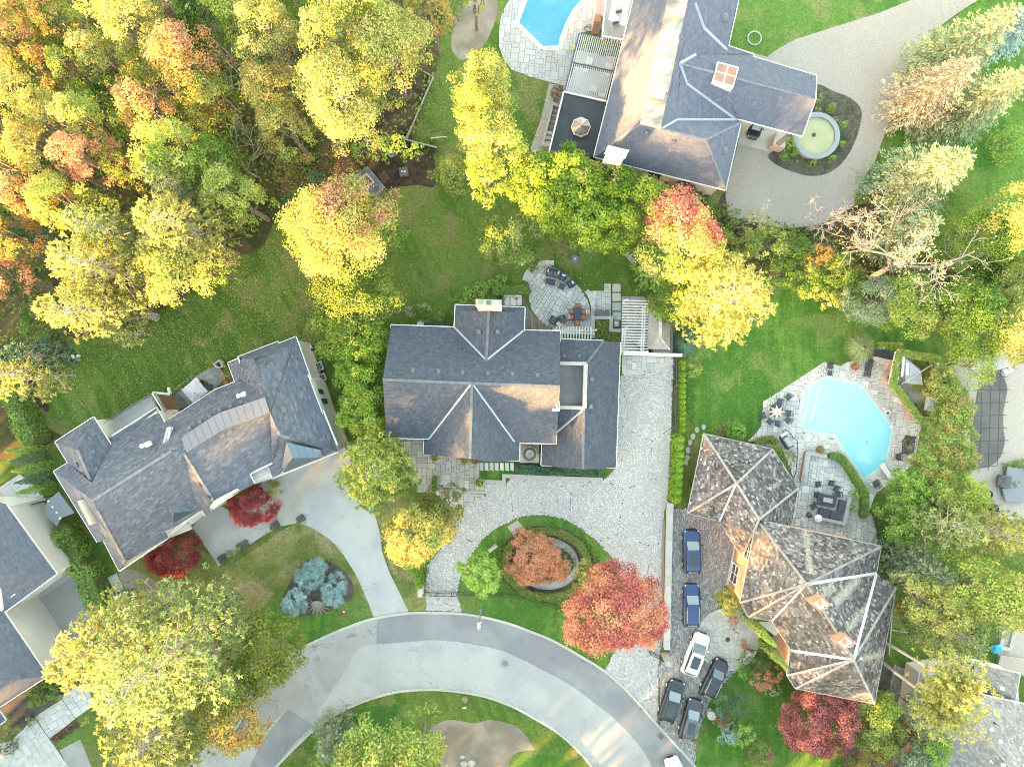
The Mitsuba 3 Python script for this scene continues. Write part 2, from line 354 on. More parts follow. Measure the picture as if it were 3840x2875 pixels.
def cobbles(area, centre_fn, pal, w, d, seed, z0, h, minc=0.35):
	"""Setts on rings about the nearest centre, each a rounded block; returns one coloured mesh."""
	r = rs(seed)
	cs = np.array(centre_fn)
	P, A, S, G = [], [], [], []
	for i, c in enumerate(cs):
		for k in range(1,36):
			rad = k * d
			n = max(4, int(2 * math.pi * rad / w))
			ph = (np.arange(n) + r.uniform()) * 2 * math.pi / n + r.normal(0,.12, n) / n
			q = c + rad * np.c_[np.cos(ph), np.sin(ph)]
			dd = np.linalg.norm(q[:, None] - cs[None], axis=2)
			keep = dd.argmin(1) == i
			P.append(q[keep]); A.append(ph[keep]); S.append(np.c_[np.full(keep.sum(), d), np.full(keep.sum(), 2 * math.pi * rad / n)]); G.append(np.full(keep.sum(), r.uniform(.94,1.06)))
	P, A, S, G = np.vstack(P), np.hstack(A), np.vstack(S), np.hstack(G)
	inside = shapely.contains_xy(area.buffer(-.05), P[:, 0], P[:, 1])
	m, c = setts(P[inside], A[inside], S[inside], pal, r, z0, h)
	return m, c * np.repeat(G[inside], 12)[:, None]
def setts(P, A, S, pal, r, z0, h):
	n = len(P)
	S = S * r.uniform(.86,.94,(n, 2))
	A = A + r.normal(0,.03, n)
	e1, e2 = np.c_[np.cos(A), np.sin(A)], np.c_[-np.sin(A), np.cos(A)]
	zt = z0 + h * r.uniform(.75,1.25, n)
	V = []
	for k, (q, z) in enumerate(((.5, np.full(n, z0 - .01)),(.5, zt - h * .3),(.38, zt))):
		for sx, sy in ((-1,-1),(1,-1),(1,1),(-1,1)):
			V.append(np.c_[P + e1 * (S[:, :1] * q * sx) + e2 * (S[:, 1:] * q * sy), z])
	V = np.stack(V, 1).reshape(-1,3)
	F = []
	for k in range(2):
		for i in range(4):
			j = (i + 1) % 4
			F += [[k * 4 + i, k * 4 + j, k * 4 + 4 + j], [k * 4 + i, k * 4 + 4 + j, k * 4 + 4 + i]]
	F += [[8,9,10], [8,10,11]]
	F = np.array(F)
	f = (np.arange(n)[:, None, None] * 12 + F[None]).reshape(-1,3)
	pal = np.array(pal)
	c = pal[r.integers(0, len(pal), n)] * r.uniform(.90,1.09,(n, 1))
	return (V, f), np.repeat(c, 12,0)
def fan_centres(seed, step, jit):
	r = rs(seed)
	xs, ys = np.meshgrid(np.arange(-24,32, step), np.arange(-44,14, step))
	q = np.c_[(xs + (np.arange(len(ys))[:, None] % 2) * step / 2).ravel(), ys.ravel()]
	return q + r.normal(0, jit, q.shape)
m, c = cobbles(MAIN_DRIVE, fan_centres(3,6.0,.4), [(.49,.475,.465),(.53,.52,.51),(.57,.56,.55),(.52,.49,.47),(.49,.49,.50),(.61,.60,.59)], .25,.175,11,.012,.026)
put('sett', m, 'pieces_matte', 'drive_bed', color=c, kind='stuff', label='pale grey stone setts laid in fans over the forecourt')
# the brick house's drive: rows of setts that bow gently
def rows(area, ang, w, d, seed, wave):
	r = rs(seed)
	x0, y0, x1, y1 = area.bounds
	P, A, S = [], [], []
	ca, sa = math.cos(ang), math.sin(ang)
	cx, cy = (x0 + x1) / 2,(y0 + y1) / 2
	R = math.hypot(x1 - x0, y1 - y0) / 2
	for v in np.arange(-R, R, d):
		u = np.arange(-R, R, w) + r.uniform(0, w) + r.normal(0,.012, len(np.arange(-R, R, w)))
		b = wave * np.cos(u * 1.15)
		a = np.arctan2(-wave * 1.15 * np.sin(u * 1.15), 1)
		P.append(np.c_[cx + u * ca - (v + b) * sa, cy + u * sa + (v + b) * ca]); A.append(a + ang); S.append(np.tile([w, d], (len(u), 1)))
	P, A, S = np.vstack(P), np.hstack(A), np.vstack(S)
	k = shapely.contains_xy(area.buffer(-.05), P[:, 0], P[:, 1])
	return P[k], A[k], S[k], r
P_, A_, S_, r_ = rows(BRICK_DRIVE.difference(Point(*W('22', 1395,830)[:2]).buffer(3.4)), 0.0,.19,.27,4,.35)
m, c = setts(P_, A_, S_, [(.34,.33,.32),(.41,.40,.39),(.29,.28,.265),(.48,.47,.46),(.36,.335,.31)], r_, .0125,.028)
put('sett', m, 'pieces_matte', 'drive_bed_001', color=c, kind='stuff', label='grey brown setts in bowed rows with dark joints on the brick house drive')
structure('concrete_drive', sheet(PG('H', 60,1040,330,1440,470,1330,640,1225,800,1120,960,1030,1120,1000,1220,1010,1330,1060,1440,1130,1560,1230,1656,1330,
									 '21', 500,205,570,290,640,400,700,530,740,620,762,692,880,672,990,658,930,530,860,390,815,260,800,130,760,0, '11', 760,1600,600,1200,500,1250,60,1440, '10', 1500,1656, 'H', 260,760), 0.014), 'concrete_drive')
structure('concrete_band', sheet(PG('H', 960,960,1110,730,1240,500,1320,380,1480,420,1385,570,1240,800,1130,960,1110,1000,960,1030), 0.018), 'concrete_warm')
structure('estate_drive', sheet(PG('02', 1380,1260,1500,770,1400,300,1656,370, '03', 0,362,60,320,180,255,400,185,560,135,720,85,940,-5,960,-60,1460,-60,1360,0,1220,90,1100,180,1000,280,920,400,860,540,825,640,790,760,750,880,690,1050,600,1180,560,1270,560,1330,300,1460,100,1480, '02', 1400,1400), 0.014), 'small_pavers')
structure('carport_floor', sheet(PG('02', 1490,780,1656,800, '03', 0,800,120,880,60,960,0,980, '02', 1460,930), 0.019), 'concrete_drive')
structure('estate_bed', sheet(SPG('03', 300,550,420,590,540,640,605,720,590,830,560,920,500,1030,410,1110,300,1140,180,1120,60,1070,0,1010,60,960,120,880,200,700), 0.024), 'mulch')
structure('far_terrace', sheet(PG('13', 1140,700,1300,650,1500,680,1700,700,1700,1700,1380,1700,1330,1500,1270,1380,1200,1200), 0.012), 'beige_pavers')
structure('far_terrace', sheet(PG('23', 1500,700,1700,760,1700,1080,1480,1020,1490,880), 0.012), 'beige_pavers')
structure('neighbour_drive', sheet(PG('20', 215,595,545,375,640,520,720,680,640,760,520,860,330,760), 0.014), 'asphalt_mid')
structure('neighbour_drive', sheet(PG('20', 385,1545,520,1475,620,1720,470,1720), 0.014), 'asphalt_mid')
structure('neighbour_apron', sheet(PG('20', 100,40,330,60,440,200,520,300,545,375,215,595,300,760,240,700,130,590,60,640,-40,640,-40,0), 0.010), 'concrete_drive')
structure('soil_bed', sheet(PG('20', -60,1320,20,1240,140,1180,330,1020,500,1090,480,1130,230,1325,120,1450,20,1500,-60,1480), 0.009), 'mulch')
structure('soil_bed', sheet(PG('20', 325,1470,490,1345,510,1395,355,1500), 0.009), 'mulch')
structure('soil_bed', sheet(SPG('20', 770,400,900,390,1150,560,1300,650,1450,780,1400,960,1250,850,1000,690,900,640,830,540), 0.011), 'bare_earth')
structure('soil_bed', sheet(SPG('10', 250,520,380,500,450,590,400,640,340,680,280,830,320,1000,240,960,180,850,230,650), 0.009), 'soil')
# ---------------------------------------------------------------- slabs
def ashlar(area, ang, unit, seed, sizes=((2,3),(3,2),(2,2),(3,3),(1,2),(2,1),(4,2),(2,4))):
	"""Random rectangular flags on a unit grid, turned by ang; returns the polygons cut to the area."""
	r = rs(seed)
	c = area.centroid
	turned = affinity.rotate(area, -ang, origin=c, use_radians=True)
	x0, y0, x1, y1 = turned.bounds
	nx, ny = int((x1 - x0) / unit) + 2, int((y1 - y0) / unit) + 2
	used = np.zeros((ny, nx), bool)
	out = []
	for j in range(ny):
		for i in range(nx):
			if used[j, i]:
				continue
			for k in r.permutation(len(sizes)):
				w, h = sizes[k]
				if i + w <= nx and j + h <= ny and not used[j:j + h, i:i + w].any():
					break
			else:
				w = h = 1
			used[j:j + h, i:i + w] = True
			g = sbox(x0 + i * unit + .018, y0 + j * unit + .018, x0 + (i + w) * unit - .018, y0 + (j + h) * unit - .018).intersection(turned)
			out += [affinity.rotate(q, ang, origin=c, use_radians=True) for q in polys(g) if q.area > .02]
	return out
def flags(holder, pieces, pal, seed, z0, h, name='slab', most=300):
	r = rs(seed)
	pal = np.array(pal)
	pieces = sorted(pieces, key=lambda g: -g.area)
	rest = []
	for i, g in enumerate(pieces):
		m = prism(g, z0, z0 + h + r.uniform(-.004,.004))
		col = pal[r.integers(len(pal))] * r.uniform(.9,1.08)
		if i < most:
			put(name, m, 'pieces_matte', holder, color=col)
		else:
			rest.append((m, col))
	if rest:
		m, c = catc(rest)
		put(name + '_remainder', m, 'pieces_matte', holder, color=c, kind='stuff', label='smaller flags of the same paving')
def patio(name, area, ang, unit, pal, seed, z0=.010, h=.030, bed='joint_bed', most=300):
	k = structure(name, sheet(area, z0), bed)
	flags(k, ashlar(area, ang, unit, seed), pal, seed, z0 - .004, h, most=most)
	return k
PALE = [(.56,.55,.53),(.61,.60,.58),(.52,.51,.50),(.58,.555,.52),(.64,.63,.61)]
WARM = [(.50,.48,.45),(.54,.52,.48),(.44,.43,.42),(.47,.45,.41),(.42,.42,.43)]
POOLP = [(.64,.62,.585),(.60,.585,.56),(.68,.66,.625),(.52,.515,.505),(.62,.59,.545)]
BACK_PATIO = SPG('12', 112,190,95,150,130,100,190,66,240,60,300,90,350,120,400,165,440,210,475,260,500,320,505,390,490,450,440,500,320,500,240,470,180,415,130,350,110,280)
patio('back_patio', BACK_PATIO, math.radians(-33), .24, PALE, 21, bed='joint_dark', most=170)
def ring_flags(name, line, w, n, pal, seed, z0, h):
	k = structure(name, ribbon(line, w, 0.006, z0), 'joint_bed')
	ls = LineString(line)
	ps = [shapely.ops.substring(ls, (i + .02) * ls.length / n, (i + .98) * ls.length / n).buffer(w / 2 - .012, cap_style='flat') for i in range(n)]
	flags(k, ps, pal, seed, z0 - .003, h)
	return k
ring_flags('patio_step', spline(P2('12', 82,160,90,128,118,88,160,58,215,44,272,46), 6), .55,9, PALE, 22,.02,.12)
ring_flags('patio_step', spline(P2('12', 482,222,505,258,522,305,526,360,512,420,490,470), 6), .55,10, PALE, 23,.02,.12)
TERR = PG('12', 492,226,596,226,598,178,640,178,640,393,536,393,545,330,530,270)
patio('side_terrace', TERR, 0.0,.24, PALE, 24)
for i, y in enumerate((180,240,301,362)):
	put('stepping_slab' if i == 0 else 'stepping_slab', prism(PG('12', 650, y, 703, y + 1,703, y + 52,649, y + 52), 0,.05), 'pieces_matte', color=np.array(PALE[i]) * .93, kind='structure')
patio('pergola_terrace', PG('12', 710,262,855,262,885,330,882,628,704,626), 0.0,.26, [(.40,.40,.40),(.44,.435,.43),(.37,.37,.38)], 25, most=120)
patio('side_apron', PG('12', 712,645,1042,652,1042,700,850,742,852,768,712,764), -.03,.27, PALE, 26)
FRONT = PG('C', 262,402,530,405,530,560,1010,600,1060,640,1060,815,1150,820,1150,995,1045,1000,1045,1060,920,1160,800,1120,640,960,455,950,455,880,300,730,300,510,262,510)
patio('front_terrace', FRONT, -.03,.29, WARM, 27, z0=.014, bed='joint_dark')
put('low_wall', ribbon(P2('C', 1075,640,1075,812), .42,0,.45), 'pale_stone', label='low stone seat wall at the east end of the front terrace', cat='wall')
for (a, b, c_, d_) in ((690,925,1150,950),(690,958,1150,985)):
	put('step', prism(PG('C', a, b - 8, c_, d_ - 8, c_, d_ + 18, a, b + 18), .0,.16 if b < 940 else .10), 'pale_stone', 'front_terrace')
ek = structure('entry_path', sheet(PG('C', 1092,645,1460,640,1460,740,1092,740), .012), 'grass_lush')
for i in range(7):
	put('stepping_stone', prism(PG('C', 1099 + i * 53,648,1136 + i * 53,648,1138 + i * 53,733,1100 + i * 53,722), .0,.055), 'pieces_matte', ek, color=np.array(PALE[i % 5]) * 1.05)
structure('entry_lawn', sheet(PG('C', 1090,740,1470,740,1480,765,1335,765,1335,822,1140,818,1090,800), .010), 'grass_lush')
put('planter_kerb', cat_([ribbon(P2('C', 1150,838,1352,850,1352,783,1660,790), .42,0,.18), ribbon(P2('D', 10,790,855,820), .42,0,.18)]), 'pale_stone', label='pale stone edging in steps along the forecourt planting', cat='kerb')
structure('soil_bed', sheet(PG('C', 1440,640,1656,640,1656,770,1480,765), .013), 'mulch')
structure('soil_bed', sheet(PG('D', 0,600,220,600,860,700,855,805,0,780), .0135), 'mulch')
structure('soil_bed', sheet(PG('C', 180,500,262,505,298,512,298,730,240,730,150,620), .013), 'soil')
POOL_PATIO = PG('13', -40,945,0,922,365,684,470,712,500,690,640,655,820,695,800,830,960,1075,990,1100,945,1340,870,1410,700,1530,650,1656, '23', 700,60,722,200,700,260,560,180,150,120, '13', 140,1656,190,1500,90,1240,-60,1230, '12', 1600,1200,1525,1195,1565,1160,1612,1100,1625,960)
WATER = PG('13', 240,865,375,785,605,838,805,1110,765,1330,740,1362,620,1442,428,1157,250,1125,205,1080)
patio('pool_terrace', POOL_PATIO.difference(WATER.buffer(.36)), -.12,.28, POOLP, 28, bed='joint_dark', most=300)
TOP_WATER = PG('02', 200,305,42,150,75,60,130,-80,420,-120,500,-40,455,0,400,60,350,150,312,250,303,300)
TOP_PATIO = PG('01', 1680,-60,1620,30,1585,110,1572,200,1572,300,1600,380, '02', 0,455,60,475,120,500,240,530,350,560,440,215,590,190,600,-80)
patio('top_pool_terrace', TOP_PATIO.difference(TOP_WATER.buffer(.45)), -.1,.30, [(.47,.465,.465),(.50,.495,.495),(.445,.445,.45)], 29, most=200)
structure('side_path', sheet(PG('02', 240,540,350,560,330,640,255,960,130,990,120,960,190,760), .012), 'small_pavers')
# stone ring in front of the brick house door
cc = W('22', 1395,830)[:2]
rk = structure('entry_circle', sheet(Point(*cc).buffer(3.45,48), .018), 'joint_dark')
rr = rs(31)
for k in range(7):
	r0, r1 = .25 + k * .455,.25 + (k + 1) * .455
	n = max(5, int(2 * math.pi * r1 / .75))
	for i in range(n):
		a = np.linspace(i * 2 * math.pi / n + .015 / r1,(i + 1) * 2 * math.pi / n - .015 / r1,6)
		g = Polygon(np.vstack([cc + (r1 - .012) * np.c_[np.cos(a), np.sin(a)], (cc + (r0 + .012) * np.c_[np.cos(a), np.sin(a)])[::-1]]))
		put('flag', prism(g, .015,.05 + rr.uniform(-.004,.004)), 'pieces_matte', rk, color=np.array((.56,.54,.49)) * rr.uniform(.86,1.05))
patio('entry_walk', PG('K', 335,1260,440,1180,580,1290,470,1370,385,1420), .6,.26, [(.56,.54,.49),(.50,.47,.44),(.46,.42,.40)], 32, z0=.022, bed='joint_dark')
patio('side_walk', PG('23', 815,990,905,1030,900,1080,870,1180,840,1330,770,1330,790,1120), .1,.26, [(.34,.33,.29),(.40,.39,.35),(.30,.30,.26)], 33, z0=.016, bed='joint_dark', most=60)
for i, (x, y) in enumerate(((1170,1165),(1150,1205),(1138,1255),(1135,1300),(1125,1335),(1240,1105),(1195,1125))):
	g = Polygon([W('12', x + 17 * math.cos(t) * rr.uniform(.7,1.1), y + 24 * math.sin(t) * rr.uniform(.7,1.1))[:2] for t in np.linspace(0,6.28,7)[:-1]])
	put('stepping_stone', prism(g, 0,.05), 'pale_stone', kind='structure')
# neighbour's pale paving, bottom corner
for i, pts in enumerate(((390,1195,560,1105,610,1255,490,1338),(225,1330,400,1218,488,1342,325,1472),(85,1475,222,1338,322,1476,470,1690,120,1690),(-60,1520,75,1480,120,1656,-60,1690))):
	patio('pale_walk', PG('20', *pts), .57,.34, [(.60,.60,.59),(.63,.63,.62),(.57,.57,.565)], 40 + i, z0=.012 + .001 * i, most=40)
patio('tile_patio', PG('10', -40,1520,130,1408,250,1510,300,1580,200,1680,-40,1680), .6,.42, [(.56,.57,.57),(.60,.605,.60)], 45, most=60)
patio('garden_path', PG('20', 695,430,755,402,812,525,850,610,920,775,860,790,770,575), .45,.45, [(.55,.56,.55),(.60,.60,.59)], 46, z0=.016, most=30)
patio('umbrella_terrace', PG('E', 1260,720,1350,560,1656,400,1760,350,1840,480,1600,760,1400,840), .52,.5, [(.33,.33,.335),(.38,.38,.385),(.29,.29,.30)], 47, most=60)
# ---------------------------------------------------------------- the oval garden in the forecourt
ISLAND = PG('21', 1338,655,1310,545,1315,480,1345,390,1405,270,1485,170,1565,112,1656,70, '22', 60,45,140,33,240,35,340,60,437,115,535,195,597,255,645,313,695,422,730,560,730,720,695,850,640,940,602,1022,430,930,260,830,110,770, '21', 1656,728,1500,688)
structure('oval_lawn', sheet(ISLAND, .009), 'grass_lush')
oc = W('d', 1180,1216)[:2]
def ell(rx, ry, n=64, c=oc, a=-.12):
	t = np.linspace(0,2 * math.pi, n, endpoint=False)
	e = np.c_[rx * np.cos(t), ry * np.sin(t)]
	return Polygon(c + e @ np.array([[math.cos(a), math.sin(a)], [-math.sin(a), math.cos(a)]]))
structure('oval_mulch', sheet(ell(5.2,4.1), .0125), 'mulch')
structure('oval_gravel', sheet(ell(3.55,2.85), .020), M('gravel', blotch((.36,.36,.35),(.44,.44,.43),(.30,.30,.30), 3,14), .95,.1))
structure('oval_bed', sheet(ell(2.75,1.95, c=oc + [.25,.05]), .026), 'mulch')
# ================================================================ HOUSES
def tri_z(V, F, q):
	"""Height of the triangulated surface (V, F) at the points q, by the triangle that holds or lies nearest each."""
	best, z = np.full(len(q), -9e9), np.zeros(len(q))
	for a, b, c in V[F]:
		d = (b[1] - c[1]) * (a[0] - c[0]) + (c[0] - b[0]) * (a[1] - c[1])
		if abs(d) < 1e-9:
			continue
		l1 = ((b[1] - c[1]) * (q[:, 0] - c[0]) + (c[0] - b[0]) * (q[:, 1] - c[1])) / d
		l2 = ((c[1] - a[1]) * (q[:, 0] - c[0]) + (a[0] - c[0]) * (q[:, 1] - c[1])) / d
		l3 = 1 - l1 - l2
		m = np.minimum(np.minimum(l1, l2), l3)
		k = m > best
		best[k] = m[k]
		z[k] = (l1 * a[2] + l2 * b[2] + l3 * c[2])[k]
	return z
def roof_deck(V, t=.14):
	v, f = earcut(V[:, :2])
	n = len(V)
	ring = np.arange(n)
	area = np.sum(V[:, 0] * np.roll(V[:, 1], -1) - np.roll(V[:, 0], -1) * V[:, 1])
	j = np.roll(ring, -1)
	if area < 0:
		ring, j = j, ring
	vv = np.vstack([V - [0,0, t], V])
	return vv, np.vstack([f[:, ::-1], f + n, np.stack([ring, j, j + n], 1), np.stack([ring, j + n, ring + n], 1)]), f
def shingles(V, w, e, pal, r, thick=.018, stain=None, jit=.25, wvar=.35, var=.12):
	"""Courses of single shingles over the roof plane V (3-D ring), butt edges downslope; [(mesh piece, colour)]."""
	tri = earcut(V[:, :2])[1]
	A = np.c_[V[:, :2] - V[:, :2].mean(0), np.ones(len(V))]
	g = np.linalg.lstsq(A, V[:, 2], rcond=None)[0][:2]
	sl = math.hypot(*g)
	d = -g / sl if sl > 1e-3 else np.array([0,-1.0])           # downslope, in plan
	s = np.array([-d[1], d[0]])
	P = Polygon(V[:, :2]).buffer(0)
	step = e / math.sqrt(1 + sl * sl)
	c0 = V[:, :2].mean(0)
	q = V[:, :2] - c0
	u0, u1, v0, v1 = (q @ s).min(),(q @ s).max(),(q @ d).min(),(q @ d).max()
	lo, hi = [], []
	rowv = np.arange(v0 - step, v1 + step, step)
	U, Vv, Wd = [], [], []
	for k, vv in enumerate(rowv):
		n = int((u1 - u0) / w) + 3
		ws = w * (1 + r.uniform(-wvar, wvar, n))
		us = u0 - w * r.uniform(0,1.5) + np.cumsum(ws)
		U.append(us - ws / 2); Wd.append(ws); Vv.append(np.full(n, vv) + r.normal(0, step * .04 * jit, n))
	U, Vv, Wd = np.hstack(U), np.hstack(Vv), np.hstack(Wd)
	ctr = c0 + U[:, None] * s + (Vv + step / 2)[:, None] * d
	near = shapely.contains_xy(P.buffer(max(w, step) * .75), ctr[:, 0], ctr[:, 1])
	U, Vv, Wd, ctr = U[near], Vv[near], Wd[near], ctr[near]
	full = shapely.contains_xy(P.buffer(-max(w, step) * .62), ctr[:, 0], ctr[:, 1])
	pal = np.array(pal)
	col = pal[r.integers(len(pal), size=len(U))] * r.normal(1, var, (len(U), 1)).clip(.6,1.6)
	if stain is not None:
		col = stain(ctr, col)
	gap = .006
	quads, qcol = [], []
	cx = np.stack([np.stack([U - Wd / 2 + gap, Vv], 1), np.stack([U + Wd / 2 - gap, Vv], 1), np.stack([U + Wd / 2 - gap, Vv + step * 1.02], 1), np.stack([U - Wd / 2 + gap, Vv + step * 1.02], 1)], 1)
	xy = c0 + cx[..., 0:1] * s + cx[..., 1:2] * d
	lift = np.array([.004,.004, thick, thick])
	out_v, out_f, out_c = [], [], []
	k = np.where(full)[0]
	if len(k):
		n = len(k)
		flat = xy[k].reshape(-1,2)
		z = tri_z(V, tri, flat).reshape(n, 4) + lift * r.uniform(.8,1.3,(n, 1))
		top = np.dstack([xy[k], z[..., None]])
		bot = top[:, 2:].copy()
		bot[..., 2] -= thick + .01
		v = np.concatenate([top, bot], 1).reshape(-1,3)
		F = np.array([[0,2,1], [0,3,2], [2,3,5], [2,5,4], [1,2,4], [0,5,3]])
		out_v.append(v); out_f.append((np.arange(n)[:, None, None] * 6 + F).reshape(-1,3)); out_c.append(np.repeat(col[k], 6,0))
	for i in np.where(~full)[0]:
		gpoly = Polygon(xy[i]).intersection(P)
		for gg in polys(gpoly):
			if gg.area < .001:
				continue
			ring = np.array(gg.exterior.coords)[:-1]
			if not gg.exterior.is_ccw:
				ring = ring[::-1]
			tt = (((ring - c0) @ d) - Vv[i]) / step
			z = tri_z(V, tri, ring) + .004 + (thick - .004) * np.clip(tt, 0,1)
			n = len(ring)
			out_v.append(np.c_[ring, z]); out_f.append(np.array([[0, a, a + 1] for a in range(1, n - 1)])); out_c.append(np.tile(col[i], (n, 1)))
	return list(zip(out_v, out_f, out_c))
M('roof_deck', (.06,.06,.07), .9)
class House:
	def __init__(self, name, label, cat='house', group=None):
		self.key = thing(name, label, cat, group)
		self.roof = None
		self.dk, self.sh, self.pls, self.z = [], [], [], {}
	def plane(self, pan, pts, w, e, pal, seed, stain=None, deck_t=.14, **kw):
		self.pls.append((pts, w, e, pal, seed, stain, deck_t, kw))
	def pt(self, p):
		return W(p[0], p[1], p[2], self.z.get(p[:3], p[3]))
	def settle(self):
		"""Nudges the corner heights until every slope is flat, then lays the decks and shingles."""
		z0 = {q[:3]: q[3] for p in self.pls for q in p[0]}
		self.z = dict(z0)
		for _ in range(60):
			want = {k: [(z0[k], .12)] for k in z0}
			for pts, *_r in self.pls:
				V = np.array([self.pt(q) for q in pts])
				A = np.c_[V[:, :2] - V[:, :2].mean(0), np.ones(len(V))]
				fit = A @ np.linalg.lstsq(A, V[:, 2], rcond=None)[0]
				for q, zz in zip(pts, fit):
					want[q[:3]].append((zz, 1.0))
			self.z = {k: sum(a * b for a, b in v) / sum(b for _, b in v) for k, v in want.items()}
		for pts, w, e, pal, seed, stain, t, kw in self.pls:
			V = np.array([self.pt(q) for q in pts])
			self.dk.append(roof_deck(V, t)[:2])
			if pal is not None:
				self.sh += shingles(V, w, e, pal, rs(seed), stain=stain, **kw)
		self.pls = []
	def flush(self, name='roof', mat='roof_deck', piece='shingle', label=None, most=0, col=None):
		keep = self.z
		self.settle()
		self.z = {**keep, **self.z}
		k = put(name, cat_(self.dk), mat, self.key, color=col)
		if self.sh:
			if most:
				vs = [(v[i * 6:i * 6 + 6], f[i * 12:0] if 0 else np.array([[0,2,1], [0,3,2], [2,3,5], [2,5,4], [1,2,4], [0,5,3]]), c[i * 6]) for v, f, c in self.sh if len(v) % 6 == 0 and len(v) > 60 for i in range(len(v) // 6)]
				area = np.array([np.linalg.norm(np.cross(a[1] - a[0], a[3] - a[0])) for a, _, _ in vs])
				big = set(np.argsort(-area)[:most].tolist())
				small = [(v, f, np.tile(c, (6,1))) for i, (v, f, c) in enumerate(vs) if i not in big]
				for i in sorted(big):
					put(piece, (vs[i][0], vs[i][1]), 'pieces_matte', k, color=vs[i][2])
				small += [s for s in self.sh if not (len(s[0]) % 6 == 0 and len(s[0]) > 60)]
			else:
				small = self.sh
			m = cat_([(v, f) for v, f, _ in small])
			put(piece + ('_remainder' if most else ''), m, 'pieces_matte', k, color=np.vstack([c for _, _, c in small]), kind='stuff', label=label or 'courses of small overlapping roof shingles')
		self.dk, self.sh = [], []
		self.roof = k
		return k
	def wall(self, p, z0, z1, mat, name='wall', label=None):
		return put(name, prism(p, z0, z1), mat, self.key, label=label)
	def gutter(self, pan, pts, w=.15, h=.13, mat='white_trim', name='gutter', lift=.0):
		V = [self.pt(p) + [0,0, lift] for p in pts]
		for a, b in zip(V[:-1], V[1:]):
			put(name, beam(a, b, w, h), mat, self.key)
	def caps(self, pan, pts, w=.26, mat='pieces_matte', col=(.13,.148,.175), name='ridge_cap', lift=.05, seg=.30):
		V = [self.pt(p) + [0,0, lift] for p in pts]
		out, r = [], rs(len(V))
		for a, b in zip(V[:-1], V[1:]):
			n = max(1, int(np.linalg.norm(b - a) / seg))
			for i in range(n):
				p, q = a + (b - a) * i / n, a + (b - a) * (i + .97) / n
				out.append((beam(p + [0,0,.012], q, w, .05), np.array(col) * r.uniform(.85,1.15)))
		m, c = catc(out)
		put(name, m, mat, self.roof or self.key, color=c)
def vent(parent, c, a, s=(.38,.42,.20), mat='roof_vent', name='roof_vent'):
	M('roof_vent', (.12,.13,.15), .5)
	m = cat_([box(c, (s[0] * 1.35, s[1] * 1.3,.03), a), box(np.asarray(c) + [0,0,.03], (s[0], s[1], s[2]), a, .8)])
	return put(name, m, mat, parent)
def pipe_vent(parent, c, r=.07, h=.35, mat='black_metal'):
	return put('vent_pipe', lathe([(r * 1.9,0),(r * 1.2,.06),(r, .08),(r, h),(r * .7, h),(r * .7, h - .06),(0, h - .06)], 10, c), mat, parent)
def window(parent, p, q, z0, z1, out=.03, frame='white_trim', bars=1, depth=.05, name='window'):
	"""A framed window on the wall line p-q (2-D ends), with panes and glazing bars; out is the wall's outward side."""
	p, q = np.asarray(p, float)[:2], np.asarray(q, float)[:2]
	d = (q - p) / np.linalg.norm(q - p)
	n = np.array([d[1], -d[0]])
	L = np.linalg.norm(q - p)
	def slab(u0, u1, za, zb, o0, o1):
		a, b = p + d * u0, p + d * u1
		return prism(Polygon([a + n * o0, b + n * o0, b + n * o1, a + n * o1]), za, zb)
	t = .09
	fr = [slab(0, L, z0, z0 + t, .002, out + depth + .05), slab(0, L, z1 - t, z1,.002, out + depth), slab(0, t, z0 + t, z1 - t, .002, out + depth), slab(L - t, L, z0 + t, z1 - t, .002, out + depth)]
	for i in range(1, bars + 1):
		u = L * i / (bars + 1)
		fr.append(slab(u - .03, u + .03, z0 + t, z1 - t, .002, out + depth * .8))
	zc = (z0 + z1) / 2
	fr.append(slab(t, L - t, zc - .03, zc + .03,.002, out + depth * .75))
	k = put(name, cat_(fr), frame, parent)
	put('pane', slab(t, L - t, z0 + t, z1 - t, .004,.02), 'window_glass', k)
	return k
def brickwork(name, c1, c2, cm):
	"""Brick too fine to pick out from the air: courses and joints in the material."""
	def fn(p, n, uv):
		u = dr.select(dr.abs(n.x) > dr.abs(n.y), p.y, p.x) / .225
		v = p.z / .075
		row = dr.floor(v)
		u = u + .5 * (row - 2 * dr.floor(row / 2))
		k = mikit.cell_rand(dr.floor(u), row, 3.0)
		j = dr.minimum(dr.minimum(u - dr.floor(u), 1 - u + dr.floor(u)) * 3, dr.minimum(v - row, 1 - v + row))
		return mikit.mix(cm, mikit.mix(c1, c2, k), mikit.smoothstep(.05,.16, j))
	return M(name, hard(fn), .9,.2)
brickwork('red_brick', (.42,.17,.10),(.52,.25,.16),(.50,.46,.41))
brickwork('pink_brick', (.50,.32,.26),(.58,.40,.33),(.52,.48,.44))
M('stucco', hard(lambda p, n, uv: mikit.mix((.60,.59,.57),(.70,.69,.67), mikit.fbm(p.x * 2, p.y * 2, p.z * 2))), .9)
M('tan_stone', hard(lambda p, n, uv: mikit.mix((.46,.40,.34),(.58,.52,.45), mikit.fbm(p.x * 2.5, p.y * 2.5, p.z * 4))), .9)
M('flat_roof_grey', blotch((.13,.12,.118),(.20,.185,.18),(.03,.03,.03), .6,.55,.9), .45,.4)
M('membrane_light', blotch((.50,.49,.46),(.56,.55,.53),(.42,.41,.40), .8,2.0), .85)
M('membrane_dark', blotch((.030,.036,.044),(.045,.052,.062),(.055,.06,.07), .5,1.5), .55)
M('copper_patina', blotch((.26,.36,.31),(.33,.42,.36),(.32,.28,.23), 3,6), .6)
M('cap_metal', (.55,.56,.57), .45,.5)
